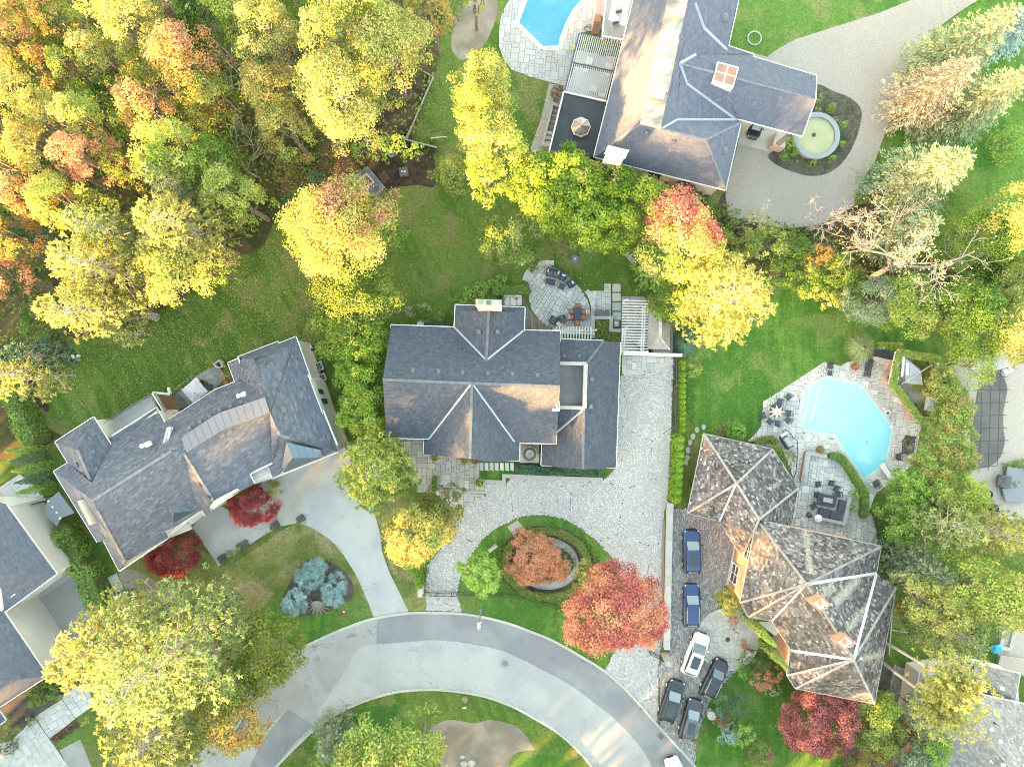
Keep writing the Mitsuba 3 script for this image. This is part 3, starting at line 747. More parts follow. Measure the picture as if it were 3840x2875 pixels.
SLATE = [(0.0662,0.0806,0.1104),(0.072,0.0864,0.1166),(0.0806,0.095,0.126),(0.0691,0.0835,0.1104),(0.09,0.1022,0.1322),(0.0634,0.0763,0.1042)]
# ---------------------------------------------------------------- the big house in the middle
h = House('courtyard_house', 'large blue-grey shingled house with cross gables between the fan-paved forecourt and round patio')
zE, zR = 5.5,9.1
nE1, nE2, nE3, nE4 = ('A', 183,437, zE),('A', 838,460, zE),('A', 1560,492, zE),('B', 415,500, zE)
rW, rE = ('A', 97,1002, zR),('B', 415,1075, zR)
sW, sE = ('A', 138,1602, zE),('D', 375,450, zE)
sg1, sg2 = ('A', 578,1615, zE),('A', 1460,1648, zE)
gTop, gA, gB, gEnd = ('A', 1020,1040, zR),('C', 520,560,5.3),('D', -7,628,5.3),('C', 1000,607,8.9)
gC, gD = ('C', 527,407,5.3),('D', -5,442,5.3)
wN = ('A', 1170,802,7.75)
kw = dict(w=.30, e=.17, pal=SLATE, var=.07)
h.plane('A', [nE1, nE2, wN, nE3, nE4, rE, gTop, rW], seed=1, **kw)
h.plane('A', [rW, gTop, sg1, sW], seed=2, **kw)
h.plane('A', [gTop, rE, sE, ('D', 0,441, zE), sg2], seed=3, **kw)
h.plane('C', [sg1, gTop, gEnd, gA, gC], seed=4, **kw)
h.plane('C', [gTop, sg2, gD, gB, ('C', 1200,634,7.7), gEnd], seed=5, **kw)
wr, wl, wrr = ('A', 1195,290,7.75),('A', 905,291,5.95),('A', 1490,312,5.95)
h.plane('A', [('A', 850,230, zE), wl, wr, wN, nE2], seed=6, **kw)
h.plane('A', [wr, wrr, ('A', 1568,255, zE), nE3, wN], seed=7, **kw)
h.plane('A', [('A', 850,230, zE),('A', 1568,255, zE), wrr, wl], seed=8, **kw)
e1, e2, e3, e4, e5 = ('B', 415,583,4.8),('B', 868,600,4.8),('B', 690,833,5.9),('B', 415,820,5.7),('B', 1038,615,3.6)
h.plane('B', [e1, e2, e3, e4], seed=9, **kw)
h.plane('B', [e2, e5,('D', 992,695,3.6),('D', 650,716,5.9), e3], seed=10, **kw)
w5, w6 = ('D', 660,97,5.9),('D', 378,335,4.15)
h.plane('D', [w5,('D', 650,716,5.9),('D', 220,672,3.2),('D', 228,440,3.2),('D', 330,430,3.8), w6], seed=11, **kw)
h.plane('D', [('D', 405,100,5.6), w5, w6], seed=12, **kw)
R = h.flush(label='courses of blue-grey shingles over every slope')
fr = h.plane('B', [('B', 415,838,5.25),('B', 672,845,5.25),('B', 660,1286,5.25),('B', 405,1280,5.25)], .3,.2, None, 1)
h.flush('flat_roof', 'flat_roof_grey', label='x')
for a, b, w in ((('B', 408,832,5.85),('B', 690,838,6.0), .36),(('B', 681,838,6.02),('B', 668,1298,6.02), .40),(('B', 672,1296,6.0),('B', 402,1290,5.85), .34)):
	put('coping', beam(W(*a), W(*b), w, .62), M('coping_stone', (.40,.38,.36), .7), h.key)
h.roof = R
LED = (.42,.43,.45)
h.gutter('A', [nE1, nE2]); h.gutter('A', [nE2,('A', 850,230, zE),('A', 1568,255, zE), nE3, nE4])
h.gutter('B', [nE4,('B', 413,610,5.6)]); h.gutter('A', [sW, ('A', 138,1510, zE + .05)]); h.gutter('A', [nE1,('A', 183,515, zE + .05)])
h.gutter('A', [sW, sg1]); h.gutter('C', [gC, gA, ('C', 660,566,5.35)]); h.gutter('C', [sg2, gD, gB, ('C', 1400,626,5.4)])
h.gutter('D', [('D', 0,441, zE), sE, ('D', 377,356, zE + .1)]); h.gutter('B', [e1, e2]); h.gutter('B', [e5,('D', 992,695,3.6)])
h.gutter('D', [('D', 992,695,3.6),('D', 890,698,3.65)]); h.gutter('D', [('D', 228,452,3.2),('D', 220,672,3.2),('D', 330,678,3.25)])
h.caps('A', [rW, gTop, rE]); h.caps('A', [wN, wr]); h.caps('C', [gTop, gEnd]); h.caps('D', [w5,('D', 650,716,5.9)]); h.caps('B', [e3, e2])
for p in ([sg1, gTop], [gTop, sg2], [nE2, wN], [wN, nE3], [w5, w6]):
	put('valley_flashing', beam(h.pt(p[0]) + [0,0,.05], h.pt(p[1]) + [0,0,.05], .26,.02), M('flashing', (.30,.32,.36), .45,.5), h.roof)
MAINF = [sW, nE1, nE2,('A', 850,230,0),('A', 1568,255,0), nE3, nE4, sE, ('D', 0,441,0), gD, gB, gA, gC, sg1]
foot = Polygon([W(*(p[:3] + (zE,)))[:2] for p in MAINF]).buffer(-.35, join_style='mitre')
h.wall(foot, 0,5.35, 'tan_stone')
ef = Polygon([W('B', 415,583,4.5)[:2], W('B', 868,598,4.5)[:2], W('B', 1034,615,3.6)[:2], W('D', 990,693,3.6)[:2], W('D', 222,670,3.2)[:2], W('D', 230,440,3.2)[:2], W('D', 390,440,4)[:2], W('B', 405,700,4)[:2]]).buffer(-.3, join_style='mitre').difference(foot.buffer(.02))
h.wall(ef, 0,3.15, 'tan_stone', 'garage_wall')
ga = [W('C', 535,575,5.3) + [0,.1,0], W('C', 1000,620,8.75) + [0,.1,0], W('D', -20,640,5.3) + [0,.1,0]]
inner = Polygon([W('B', 418,700,5)[:2], W('B', 690,700,5)[:2], W('B', 660,1300,5)[:2], W('B', 405,1295,5)[:2]])
h.wall(inner, 3.14,5.0, 'tan_stone', 'upper_wall')
for x, y in ((412,908),(678,917),(925,931),(1186,942),(1442,945)):
	vent(R, W('A', x, y, 8.35), -.03)
vent(R, W('B', 180,958,8.35), -.03)
vent(R, W('A', 1096,508,7.2), -.03); vent(R, W('A', 1283,508,7.2), -.03)
for x, y, z in ((455,760,5.35),(615,762,5.35),(740,995,5.55),(729,1280,5.6)):
	vent(R, W('B', x, y, z), -.03)
pipe_vent(R, W('A', 918,688,6.9)); pipe_vent(R, W('B', 147,746,6.75))
ch = put('chimney', prism(Polygon([W('A', x, y, 11.4)[:2] for x, y in ((1066,245),(1320,249),(1322,180),(1064,174))]), 0,11.25), 'pink_brick', h.key)
put('cap', prism(Polygon([W('A', x, y, 11.5)[:2] for x, y in ((1060,247),(1326,252),(1327,176),(1060,168))]), 11.25,11.45), 'copper_patina', ch)
for i, x in enumerate((1100,1190,1276)):
	put('flue', box(W('A', x, 206 + i * 2,11.45),(.42,.42,.16), -.03,.9),('bark', 'dark_metal', 'cap_metal')[i], ch)
ch2 = put('chimney', box(W('B', 373,1275,7.4) - [0,0,1.2], (.72,.95,1.6), -.03), 'stucco', h.key, label='small white rendered chimney beside the flat roof')
put('flue', cat_([box(W('B', 380,1258,8.0) + [0,0,-.2], (.28,.3,.25), -.03), box(W('B', 384,1292,8.0) + [0,0,-.2], (.2,.22,.2), -.03)]), 'cap_metal', ch2)
bay = put('bay_roof', prism(Polygon([W('A', x, y, 3.1)[:2] for x, y in ((425,470),(425,440),(455,402),(735,410),(765,450),(765,470))]), 2.85,3.05), 'membrane_dark', h.key)
put('bay_wall', prism(Polygon([W('A', x, y, 3.1)[:2] for x, y in ((440,470),(438,445),(462,412),(728,420),(750,453),(750,470))]), 0,2.85), 'tan_stone', h.key)
put('satellite_dish', lathe([(0,.0),(.2,.02),(.36,.10),(.38,.12),(.2,.05),(0,.03)], 18, W('A', 488,432,3.4)), 'grey_metal', h.key)
# ---------------------------------------------------------------- the modern grey house with the long angled roof
BLUE = [(0.0976,0.1136,0.1526),(0.108,0.124,0.1628),(0.12,0.136,0.1764),(0.1008,0.1168,0.1526),(0.0896,0.1056,0.1399),(0.14,0.156,0.195)]
h = House('grey_angled_house', 'long pale-walled house with mottled blue-grey roof and white gutters beside the concrete driveway')
kw = dict(w=.46, e=.20, pal=BLUE, var=.08)
hE, hR = 5.6,9.4
r1, r2, r3, r4 = ('G', 462,762, hR),('G', 1275,252, hR),('G', 1420,288, hR - .15),('G', 512,868, hR - .25)
sc, wc = ('G', 735,1490, hE),('G', 57,460, hE)
# flat-topped main block
h.plane('G', [r1, r2, r3, r4], seed=1, **kw)                                                           # lit low-slope strip
n1, n2 = ('E', 630,1108, hE),('E', 1120,797, hE)
h.plane('G', [wc, ('G', 205,372, hE),('G', 455,580,7.6),('G', 650,205, hE),('G', 632,115, hE), n2,('E', 1098,1340,9.2), r2, r1], seed=2, **kw)
h.plane('E', [n2,('E', 1205,945, hE),('E', 1180,965, hE),('F', 295,608, hE),('F', 320,850,9.1),('F', 0,1062,9.3),('G', 1275,252, hR),('E', 1098,1340,9.2)], seed=3, **kw)
h.plane('F', [('F', 295,608, hE),('F', 500,530, hE),('F', 560,500,6.4),('F', 805,682,9.2),('F', 320,850,9.1)], seed=4, **kw)
h.plane('G', [wc, r1, r4,('G', 800,1395,5.75), sc, ('G', 575,1178, hE),('G', 510,1195, hE)], seed=5, **kw)  # west face
h.plane('G', [r4, r3,('H', 75,722,6.9),('G', 1590,858, hE),('G', 1300,1045, hE),('G', 1208,1082, hE),('G', 1240,1150, hE),('G', 800,1395,5.75)], seed=6, **kw)
# north-west hip
a1 = ('G', 305,240,7.5)
h.plane('G', [('G', 72,155,6.1),('E', 470,893,6.1), a1], seed=7, **kw)
h.plane('G', [('E', 470,893,6.1),('G', 660,200,6.1),('G', 450,580,7.9), a1], seed=8, **kw)
h.plane('G', [('G', 72,155,6.1), a1,('G', 450,580,7.9),('G', 205,372,6.1)], seed=9, **kw)
# middle cross gable down to the south gable end
g1, g2 = ('H', -20,290,9.3),('H', 298,800,8.6)
h.plane('H', [g1, g2,('H', 195,922,5.7),('H', 75,722,6.6)], seed=10, **kw)
h.plane('H', [g1,('F', 60,1210,9.3),('F', 380,1020,9.2),('F', 865,845,9.2),('H', 885,378,6.1),('H', 650,488,5.9),('H', 700,588,5.8), g2], seed=11, **kw)
# east block
t1, t2 = ('F', 755,545,9.2),('F', 960,1078,9.4)
h.plane('F', [('F', 1130,62, hE),('F', 1285,500, hE),('F', 1250,455,5.75),('F', 1405,862, hE),('F', 1410,820, hE),('F', 1560,1250, hE), t2,('F', 865,850,9.25), t1,('F', 750,450,8.0)], seed=12, **kw)
h.plane('F', [('F', 960,130, hE),('F', 1130,62, hE),('F', 750,450,8.0),('F', 700,290,7.0)], seed=13, **kw)
h.plane('F', [('F', 528,272,5.9),('F', 945,112,5.9),('F', 978,200,6.1),('F', 700,292,7.6)], seed=14, **kw)
h.plane('F', [('F', 540,275,5.95),('F', 700,292,7.6),('F', 752,447,8.1),('F', 560,365,6.2)], seed=15, **kw)
h.plane('F', [('F', 425,332, hE),('F', 540,290, hE),('F', 560,368,6.1),('F', 752,447,7.9), t1,('F', 805,682,9.2),('F', 558,498,6.2),('F', 500,530, hE)], seed=16, **kw)
h.plane('H', [('F', 960,1078,9.4),('H', 1560,250, hE),('H', 1420,310, hE),('H', 1385,235,6.1),('H', 1035,160,7.6),('H', 985,465,5.8),('H', 890,530,5.6),('H', 840,400,6.3),('H', 885,375,6.5),('F', 865,850,9.25)], seed=17, **kw)
h.plane('G', [r2,('F', 0,1062,9.3),('F', 60,1210,9.3), g1, r3], seed=18, **kw)
R = h.flush(label='mottled blue-grey shingles in courses over every slope')
# standing-seam metal: the deck between the ridges, the two small pyramid canopies
SEAM = M('seam_metal', (.125,.15,.19), .42,.5,.35)
M('seam_dark', (.075,.10,.13), .4,.5,.35)
def seam_panels(holder, strips, mat):
	for V in strips:
		k = put('panel', roof_deck(np.array(V), .05)[:2], mat, holder)
def between(A, B, n):
	A, B = np.asarray(A), np.asarray(B)
	def at(L, t):
		d = np.r_[0, np.cumsum(np.linalg.norm(np.diff(L, axis=0), axis=1))]
		return np.array([np.interp(t * d[-1], d, L[:, k]) for k in range(3)])
	out = []
	for i in range(n):
		s, e = (i + .02) / n, (i + .98) / n
		out.append([at(A, s), at(A, e), at(B, e), at(B, s)])
	return out
top = [W('F', -60,1112,9.45), W('F', 0,1062,9.45), W('F', 320,852,9.45), W('F', 810,685,9.45)]
bot = [W('F', 0,1262,9.45), W('F', 120,1185,9.45), W('F', 380,1022,9.45), W('F', 862,845,9.45)]
dkk = put('metal_deck', prism(Polygon([p[:2] for p in top] + [p[:2] for p in bot[::-1]]), 9.1,9.38), 'seam_dark', h.key, label='pale standing-seam metal deck between the two ridges')
seam_panels(dkk, between(top, bot, 12), 'seam_metal')
cp1 = [('G', 1225,785,7.4),('G', 1302,888,7.2),('G', 1297,1042,5.8),('G', 1585,858,5.8)]
k1 = put('canopy', roof_deck(np.array([W(*cp1[0]), W(*cp1[1]), W(*cp1[2])]))[:2], 'seam_dark', h.key, label='dark pyramid canopy of seamed metal')
seam_panels(k1, between([W(*cp1[1]), W(*cp1[3])], [W(*cp1[2]), W(*cp1[2]) * .02 + W(*cp1[3]) * .98], 6) + between([W(*cp1[0]), W(*cp1[3])], [W(*cp1[1]), W(*cp1[3]) * .98 + W(*cp1[1]) * .02], 3), 'seam_dark')
c2 = [W('H', 1032,160,8.0), W('H', 1098,322,7.7), W('H', 990,480,6.0), W('H', 1418,318,6.0), W('H', 1388,240,6.6)]
k2 = put('canopy', roof_deck(np.array([c2[0], c2[1], c2[2] + [-.1,.3,0]]))[:2], 'seam_metal', h.key, label='grey metal canopy with fanned seams over the garage')
seam_panels(k2, between([c2[0], c2[4]], [c2[1], c2[3]], 4), M('seam_blue', (.12,.17,.22), .4,.5,.35))
seam_panels(k2, between([c2[1], c2[3]], [c2[2], c2[3] - [.1,0,0]], 8), 'seam_metal')
for run in ([('G', 72,155,6.1),('E', 470,893,6.1),('G', 660,200,6.1)], [('G', 660,92, hE), n2,('E', 1205,945, hE)], [('E', 1180,968, hE),('F', 295,608, hE),('F', 500,530, hE),('F', 425,332, hE),('F', 528,290, hE)],
			[('F', 562,365,6.0),('F', 528,272,5.95),('F', 945,112,5.95),('F', 978,200,6.1)], [('F', 960,130, hE),('F', 1130,62, hE),('F', 1285,500, hE),('F', 1250,455, hE + .15),('F', 1155,487, hE + .6)],
			[('F', 1250,455, hE + .1),('F', 1405,862, hE),('F', 1315,902, hE + .5)], [('F', 1410,820, hE),('F', 1558,1180, hE)], [('H', 1562,262, hE),('H', 890,532, hE),('H', 840,395, hE + .3)], [('H', 995,480, hE + .12),('H', 960,400, hE + .4)],
			[('H', 1418,315, hE + .12),('H', 1388,238, hE + .5)], [('H', 885,375,6.0),('H', 650,488,5.8),('H', 700,588,5.7)], [('H', 75,725,5.9),('H', 198,925,5.7)], [('G', 1592,865, hE),('G', 1302,1050, hE)], [('G', 1208,1082, hE + .02),('G', 1302,1020, hE + .3)],
			[('G', 1130,968, hE + .5),('G', 1240,1152, hE),('G', 740,1492, hE)], [('G', 735,1490, hE),('G', 575,1178, hE)], [('G', 510,1195, hE),('G', 57,460, hE),('G', 205,372, hE),('G', 72,155,6.1)]):
	h.gutter('G', run, .14,.14)
h.caps('G', [r1, r2], col=(.19,.20,.22)); h.caps('H', [g1, g2], col=(.25,.23,.21)); h.caps('F', [t1, t2], col=(.22,.22,.23)); h.caps('G', [r4,('G', 800,1395,5.75)], col=(.24,.22,.20))
h.caps('F', [t2,('F', 1560,1250, hE)], col=(.2,.2,.21)); h.caps('G', [a1,('G', 450,580,7.9)], col=(.2,.2,.22))
OUTL = [('G', 72,155),('E', 470,893),('G', 640,165), n2[:3], ('E', 1205,945),('F', 295,608),('F', 500,530),('F', 425,332),('F', 1130,62),('F', 1270,470),('F', 1300,500),('F', 1410,830),('F', 1556,1180),('H', 1562,265),('H', 890,530),('H', 700,588),('H', 298,800),('H', 195,922),('G', 1592,862),('G', 1240,1150),('G', 735,1490),('G', 575,1178),('G', 510,1195),('G', 57,460),('G', 205,372)]
foot = Polygon([W(p[0], p[1], p[2], hE)[:2] for p in OUTL]).buffer(0).buffer(-.22, join_style='mitre')
h.wall(foot, 0,5.42, 'stucco')
# south gable end and its windows; the front wall towards the red maples
ge = [W('H', 200,915,5.45), W('H', 300,806,8.4), W('H', 694,594,5.45)]
gv = np.array([p + [.12,.25,0] for p in ge])
put('gable_wall', (np.vstack([gv, gv + [-.1,.25,0]]), np.array([[0,2,1], [3,4,5], [0,1,4], [0,4,3], [1,2,5], [1,5,4], [2,0,3], [2,3,5]])), 'stucco', h.key)
M('porch_top', blotch((.50,.50,.49),(.56,.56,.55),(.45,.45,.44), 1,3), .8)
put('porch_roof', prism(Polygon([W('H', x, y, 4.2)[:2] for x, y in ((838,405),(888,532),(705,592),(645,492))]), 3.9,4.2), 'porch_top', h.key)
put('porch_roof', prism(Polygon([W('G', x, y, 4.0)[:2] for x, y in ((1210,1085),(1300,1045),(1440,985),(1485,1060),(1410,1090),(1245,1155))]), 3.7,4.0), 'porch_top', h.key)
for (x1, y1, x2, y2) in ((930,1330,1080,1250),(1120,1228,1160,1205)):
	window(h.key, W('G', x1 + 8, y1 + 12,4)[:2], W('G', x2 + 8, y2 + 12,4)[:2], 1.2,3.6)
for (x1, y1, x2, y2) in ((1375,600,1398,650),(1418,700,1440,752)):
	window(h.key, W('F', x1 + 14, y1,3.2)[:2] - [.12,0], W('F', x2 + 14, y2,3.2)[:2] - [.12,0], 2.2,4.0, bars=0, frame='dark_metal')
for p in (('G', 545,660,8.35),('G', 670,577,8.4),('G', 798,497,8.5),('G', 922,420,8.6),('F', 40,1005,8.7),('F', 147,943,8.7),('F', 245,880,8.7),('F', 346,820,8.7),('F', 456,782,8.7),('F', 568,738,8.7)):
	vent(R, W(*p), .5)
for p in (('G', 313,388,7.0),('G', 375,488,7.2),('G', 595,1050,7.2),('G', 673,1180,6.6),('G', 750,1305,6.2),('G', 585,1125,6.6),('H', 70,468,8.0),('H', 150,592,7.8),('H', 232,716,7.4)):
	vent(R, W(*p), .55,(.22,.42,.12), 'black_metal', 'slot_vent')
for p in (('G', 1035,178,8.2),('F', 590,660,8.0)):
	c = W(*p)
	k = put('roof_flue', cat_([box(c - [0,0,.3], (.5,.45,.5), .5), lathe([(.12,0),(.12,.5),(.2,.5),(.2,.75),(0,.8)], 14, c + [-.25,-.12,0])]), 'white_trim', R)
sk = [W('E', *p, 8.0) for p in ((1235,1000),(1272,995),(1255,1135),(1192,1175))]
sp = Polygon([p[:2] for p in sk])
kk = put('skylight', prism(sp.difference(sp.buffer(-.12)), 7.2,8.1), 'white_trim', R)
put('pane', prism(sp.buffer(-.13), 7.3,8.0), M('skylight_glass', (.42,.50,.47), .1,.6), kk)
# barrel dormer on the west face
arc = []
for t in np.linspace(0, math.pi, 9):
	arc.append((math.cos(t), math.sin(t)))
b0, b1 = W('G', 400,740,7.4), W('G', 520,985,7.0)
ax = (b1 - b0); L = np.linalg.norm(ax[:2]); ax /= np.linalg.norm(ax)
side = np.array([ax[1], -ax[0], 0.0]) / math.hypot(ax[0], ax[1])
rng_ = []
for q in (b0, b1):
	rng_ += [q + side * .75 * c + np.array([0,0,1.0]) * .95 * s_ for c, s_ in arc]
n = len(arc)
F_ = [[i, i + 1, n + i + 1] for i in range(n - 1)] + [[i, n + i + 1, n + i] for i in range(n - 1)] + [[0, i + 1, i] for i in range(1, n - 1)] + [[n, n + i, n + i + 1] for i in range(1, n - 1)]
put('barrel_dormer', (np.array(rng_), np.array(F_)), M('dormer_skin', (.36,.31,.26), .8), h.key, smooth=35)
window(h.key, W('G', 478,925,7.4)[:2] + [0,0], W('G', 522,985,7.4)[:2], 7.0,7.9, bars=0)
# rear terrace roofs and rails
put('terrace_roof', prism(Polygon([W('E', x, y, 3.3)[:2] for x, y in ((612,930),(1060,655),(1130,800),(690,1065))]), 3.0,3.3), 'membrane_light', h.key)
M('rail_glass', (.25,.30,.30), .1,.6)
for a, b in (((610,925),(1075,645)),((1075,645),(1195,840))):
	put('rail', beam(W('E', *a, 4.3), W('E', *b, 4.3), .10,.10), 'dark_metal' if a[0] == 610 else 'white_trim', h.key)
	put('glass_guard', beam(W('E', *a, 4.2), W('E', *b, 4.2), .03,.85), 'rail_glass', h.key)
kk = put('sunroom_roof', prism(Polygon([W('E', x, y, 3.0)[:2] for x, y in ((515,950),(610,930),(690,1060),(600,1110))]), 2.7,2.95), 'white_trim', h.key)
for x0, y0, x1, y1 in ((540,980,640,1045),(590,1060,665,1100)):
	put('pane', prism(Polygon([W('E', x, y, 3.0)[:2] for x, y in ((x0, y0),(x1 - 15, y0 - 6),(x1 + 8, y1),(x0 + 42, y1 + 8))]).buffer(-.05), 2.95,2.98), 'rail_glass', kk)
M('cedar_deck', hard(lambda p, n, uv: mikit.mix((.20,.095,.05),(.30,.15,.08), mikit.noise(p.x * 1.5 + p.y * 9, p.x * .4))), .7)
dd = put('cedar_deck', prism(Polygon([W('E', x, y, 1.0)[:2] for x, y in ((1120,690),(1260,655),(1365,835),(1205,840))]), .7,.9), 'cedar_deck', h.key)
for a, b in (((1080,640),(1255,655)),((1255,655),(1240,585)),((1100,660),(1200,838))):
	put('white_rail', beam(W('E', *a, 2.1), W('E', *b, 2.1), .22,.35), 'white_trim', h.key)
for i in range(3):
	put('step', prism(Polygon([W('E', x, y, .6)[:2] for x, y in ((1262 + i * 22,665 + i * -2),(1284 + i * 22,660 - i * 2),(1392 + i * 22,800 - i * 8),(1372 + i * 22,812 - i * 8))]), 0,.8 - i * .2), M('dark_stone', (.16,.16,.165), .8), h.key)
# ---------------------------------------------------------------- brick house with the weathered shakes
SHAKE = [(0.0943,0.0861,0.0971),(0.123,0.1148,0.1267),(0.1558,0.1435,0.152),(0.1066,0.0984,0.1098),(0.1968,0.1845,0.19),(0.1353,0.123,0.1267),(0.2788,0.2665,0.2703),(0.082,0.0779,0.0887)]
SHAKEW = [(.118,.112,.112),(.145,.138,.137),(.175,.166,.164),(.105,.10,.10),(.255,.245,.242),(.135,.128,.127),(.09,.086,.09)]
h = House('brick_shake_house', 'red brick house under a many-hipped weathered shake roof beside the octagonal pool')
R1, R2 = ('K', 1060,797,10.4),('M', 966,612,10.4)
AP, RP = ('J', 612,640,6.9),('J', 845,1012,6.9)
def lichen(seed):
	def f(c, col):
		k = meshkit.noise(np.c_[c * .45, np.full(len(c), seed)], seed)
		k2 = meshkit.noise(np.c_[c * 1.7, np.full(len(c), seed)], seed + 1)
		return col * (.66 + .62 * k[:, None]) + .05 * (k2[:, None] > .72)
	return f
def streaks(lines, base):
	def f(c, col):
		col = base(c, col)
		for p, q, w in lines:
			p, q = W(*p)[:2], W(*q)[:2]
			d = q - p
			L = np.linalg.norm(d); d /= L
			u, v = (c - p) @ d, np.abs((c - p) @ np.array([-d[1], d[0]]))
			k = (np.clip(1.5 - v / w, 0,1) * (u > 0) * (u < L))[:, None]
			col = col * (1 - k) + k * (np.array([.33,.31,.275]) * (.75 + .45 * meshkit.noise(np.c_[c * 3, c[:, :1] * 0], 4)[:, None]))
		return col
	return f
kw = dict(w=.29, e=.24, thick=.03, jit=3, wvar=.45, var=.2)
pl = lambda pts, seed, pal, st=None: h.plane('K', pts, pal=pal, seed=seed, stain=st or lichen(seed), **kw)
Ebr = 6.0
A0, A1, Bm = ('K', 548,133, Ebr),('K', 376,988, Ebr),('K', 460,1136, Ebr)
Bv, C1, C2, C3, C4 = ('K', 705,1180, Ebr),('M', 320,515, Ebr),('M', 280,775, Ebr),('M', 365,910, Ebr),('M', 1185,1070, Ebr)
D1, D2, D3 = ('L', 1525,832, Ebr),('L', 1278,655, Ebr),('L', 1340,325, Ebr)
pl([A0, A1, R1], 1, SHAKEW)
pl([A0, R1, D3], 2, SHAKE, streaks([(('L', 432,650,9),('L', 412,130,6.2), .30)], lichen(2)))
pl([R1, D2, D3], 3, SHAKE)
pl([R1, R2, D2], 4, SHAKE, streaks([(('L', 590,880,9),('L', 700,770,8), .45),(('L', 720,1010,9),('L', 1040,690,6.5), .42),(('L', 870,1330,9),('L', 1190,960,6.5), .30)], lichen(4)))
pl([D2, R2, D1], 5, SHAKE)
pl([D1, R2, C4], 6, SHAKE, streaks([(('M', 1040,590,9),('M', 1280,560,6.2), .30)], lichen(6)))
pl([R2, C3, C4], 7, SHAKEW)
pl([R2, C2, C3], 8, SHAKE)
pl([R2, C1, C2], 9, SHAKE)
pl([R1, Bv, C1, R2], 10, SHAKEW)
pl([R1, Bm, Bv], 11, SHAKEW)
pl([R1, A1, Bm], 12, SHAKE)
g0, g1_, g2_, g3_, g4_ = ('J', 275,125,3.3),('J', 985,285,3.3),('J', 1250,690,3.3),('J', 105,945,3.3),('J', 440,1030,3.3)
pl([g0, AP, g3_], 13, SHAKE)
pl([g0, g1_, AP], 14, SHAKE)
pl([g1_, g2_, RP, AP], 15, SHAKE, streaks([(('J', 945,705,5),('J', 1060,620,4), .16)], lichen(15)))
pl([g2_, ('J', 1180,1080,3.3), RP], 16, SHAKE)
pl([g3_, AP, g4_], 17, SHAKEW)
pl([g4_, AP, RP, ('J', 668,1398,3.3)], 18, SHAKE)
R = h.flush(piece='shingle', most=300, label='weathered grey wooden shakes, smaller and cut pieces')
for p, q in ((R1, D2),(D2, R2),(R1, Bv),(C1, R2),(AP, g4_)):
	a, b = h.pt(p), h.pt(q)
	put('valley_flashing', beam(a + [0,0,.07], b + [0,0,.07], .30,.02), M('lead_white', (.48,.48,.49), .5,.4), R)
CAPC = (.36,.345,.33)
for ln in ([R1, A0], [R1, A1], [R1, Bm], [R1, R2], [R1, D3], [R2, D1], [R2, C4], [R2, C3], [R2, C2], [g0, AP], [AP, g1_], [g3_, AP], [AP, RP], [RP, g2_], [('J', 668,1398,3.3), RP]):
	h.caps('K', ln, .22, col=CAPC if ln[0] != R1 else (.30,.28,.26), lift=.06)
for run in ([A0, A1, Bm, Bv], [A0, D3, D2], [D1, C4, C3, C2, C1], [g3_, g0, g1_, g2_, ('J', 1180,1080,3.3)], [g3_, g4_, ('J', 668,1398,3.3)], [Bv, C1]):
	h.gutter('K', run, .11,.12, M('old_gutter', (.42,.42,.41), .6))
foot = Polygon([W(*p)[:2] for p in (A0, A1, Bm, Bv, C1, C2, C3, C4, D1, D2, D3)]).buffer(-.45, join_style='mitre')
h.wall(foot, 0,5.9, 'red_brick')
gf = Polygon([W(*p)[:2] for p in (g0, g3_, g4_, ('J', 668,1398,3.3),('J', 845,1012,5),('J', 1180,1080,3.3), g2_, g1_)]).buffer(-.9, join_style='mitre').difference(foot.buffer(.02))
h.wall(gf, 0,3.2, 'red_brick', 'garage_wall')
wl0, wl1 = W('K', 548,133, Ebr)[:2], W('K', 376,988, Ebr)[:2]
dd = (wl1 - wl0) / np.linalg.norm(wl1 - wl0)
nn = np.array([dd[1], -dd[0]])
off = wl0 - nn * .42
L = np.linalg.norm(wl1 - wl0)
for u0, u1, z0, z1 in ((.66,.90,.7,2.9),(.32,.52,3.4,5.2)):
	window(h.key, off + dd * L * u0, off + dd * L * u1, z0, z1, bars=1)
put('string_course', beam(np.r_[off + dd * L * .3,.3], np.r_[off + dd * L * .97,.3], .12,.3), 'stucco', h.key)
put('entry_canopy', roof_deck(np.array([W('K', 555,1185,3.0), W('K', 700,1190,3.4), W('K', 770,1300,3.4), W('K', 745,1340,3.0), W('K', 640,1260,2.8)]))[:2], M('canopy_green', (.30,.37,.36), .5), h.key)
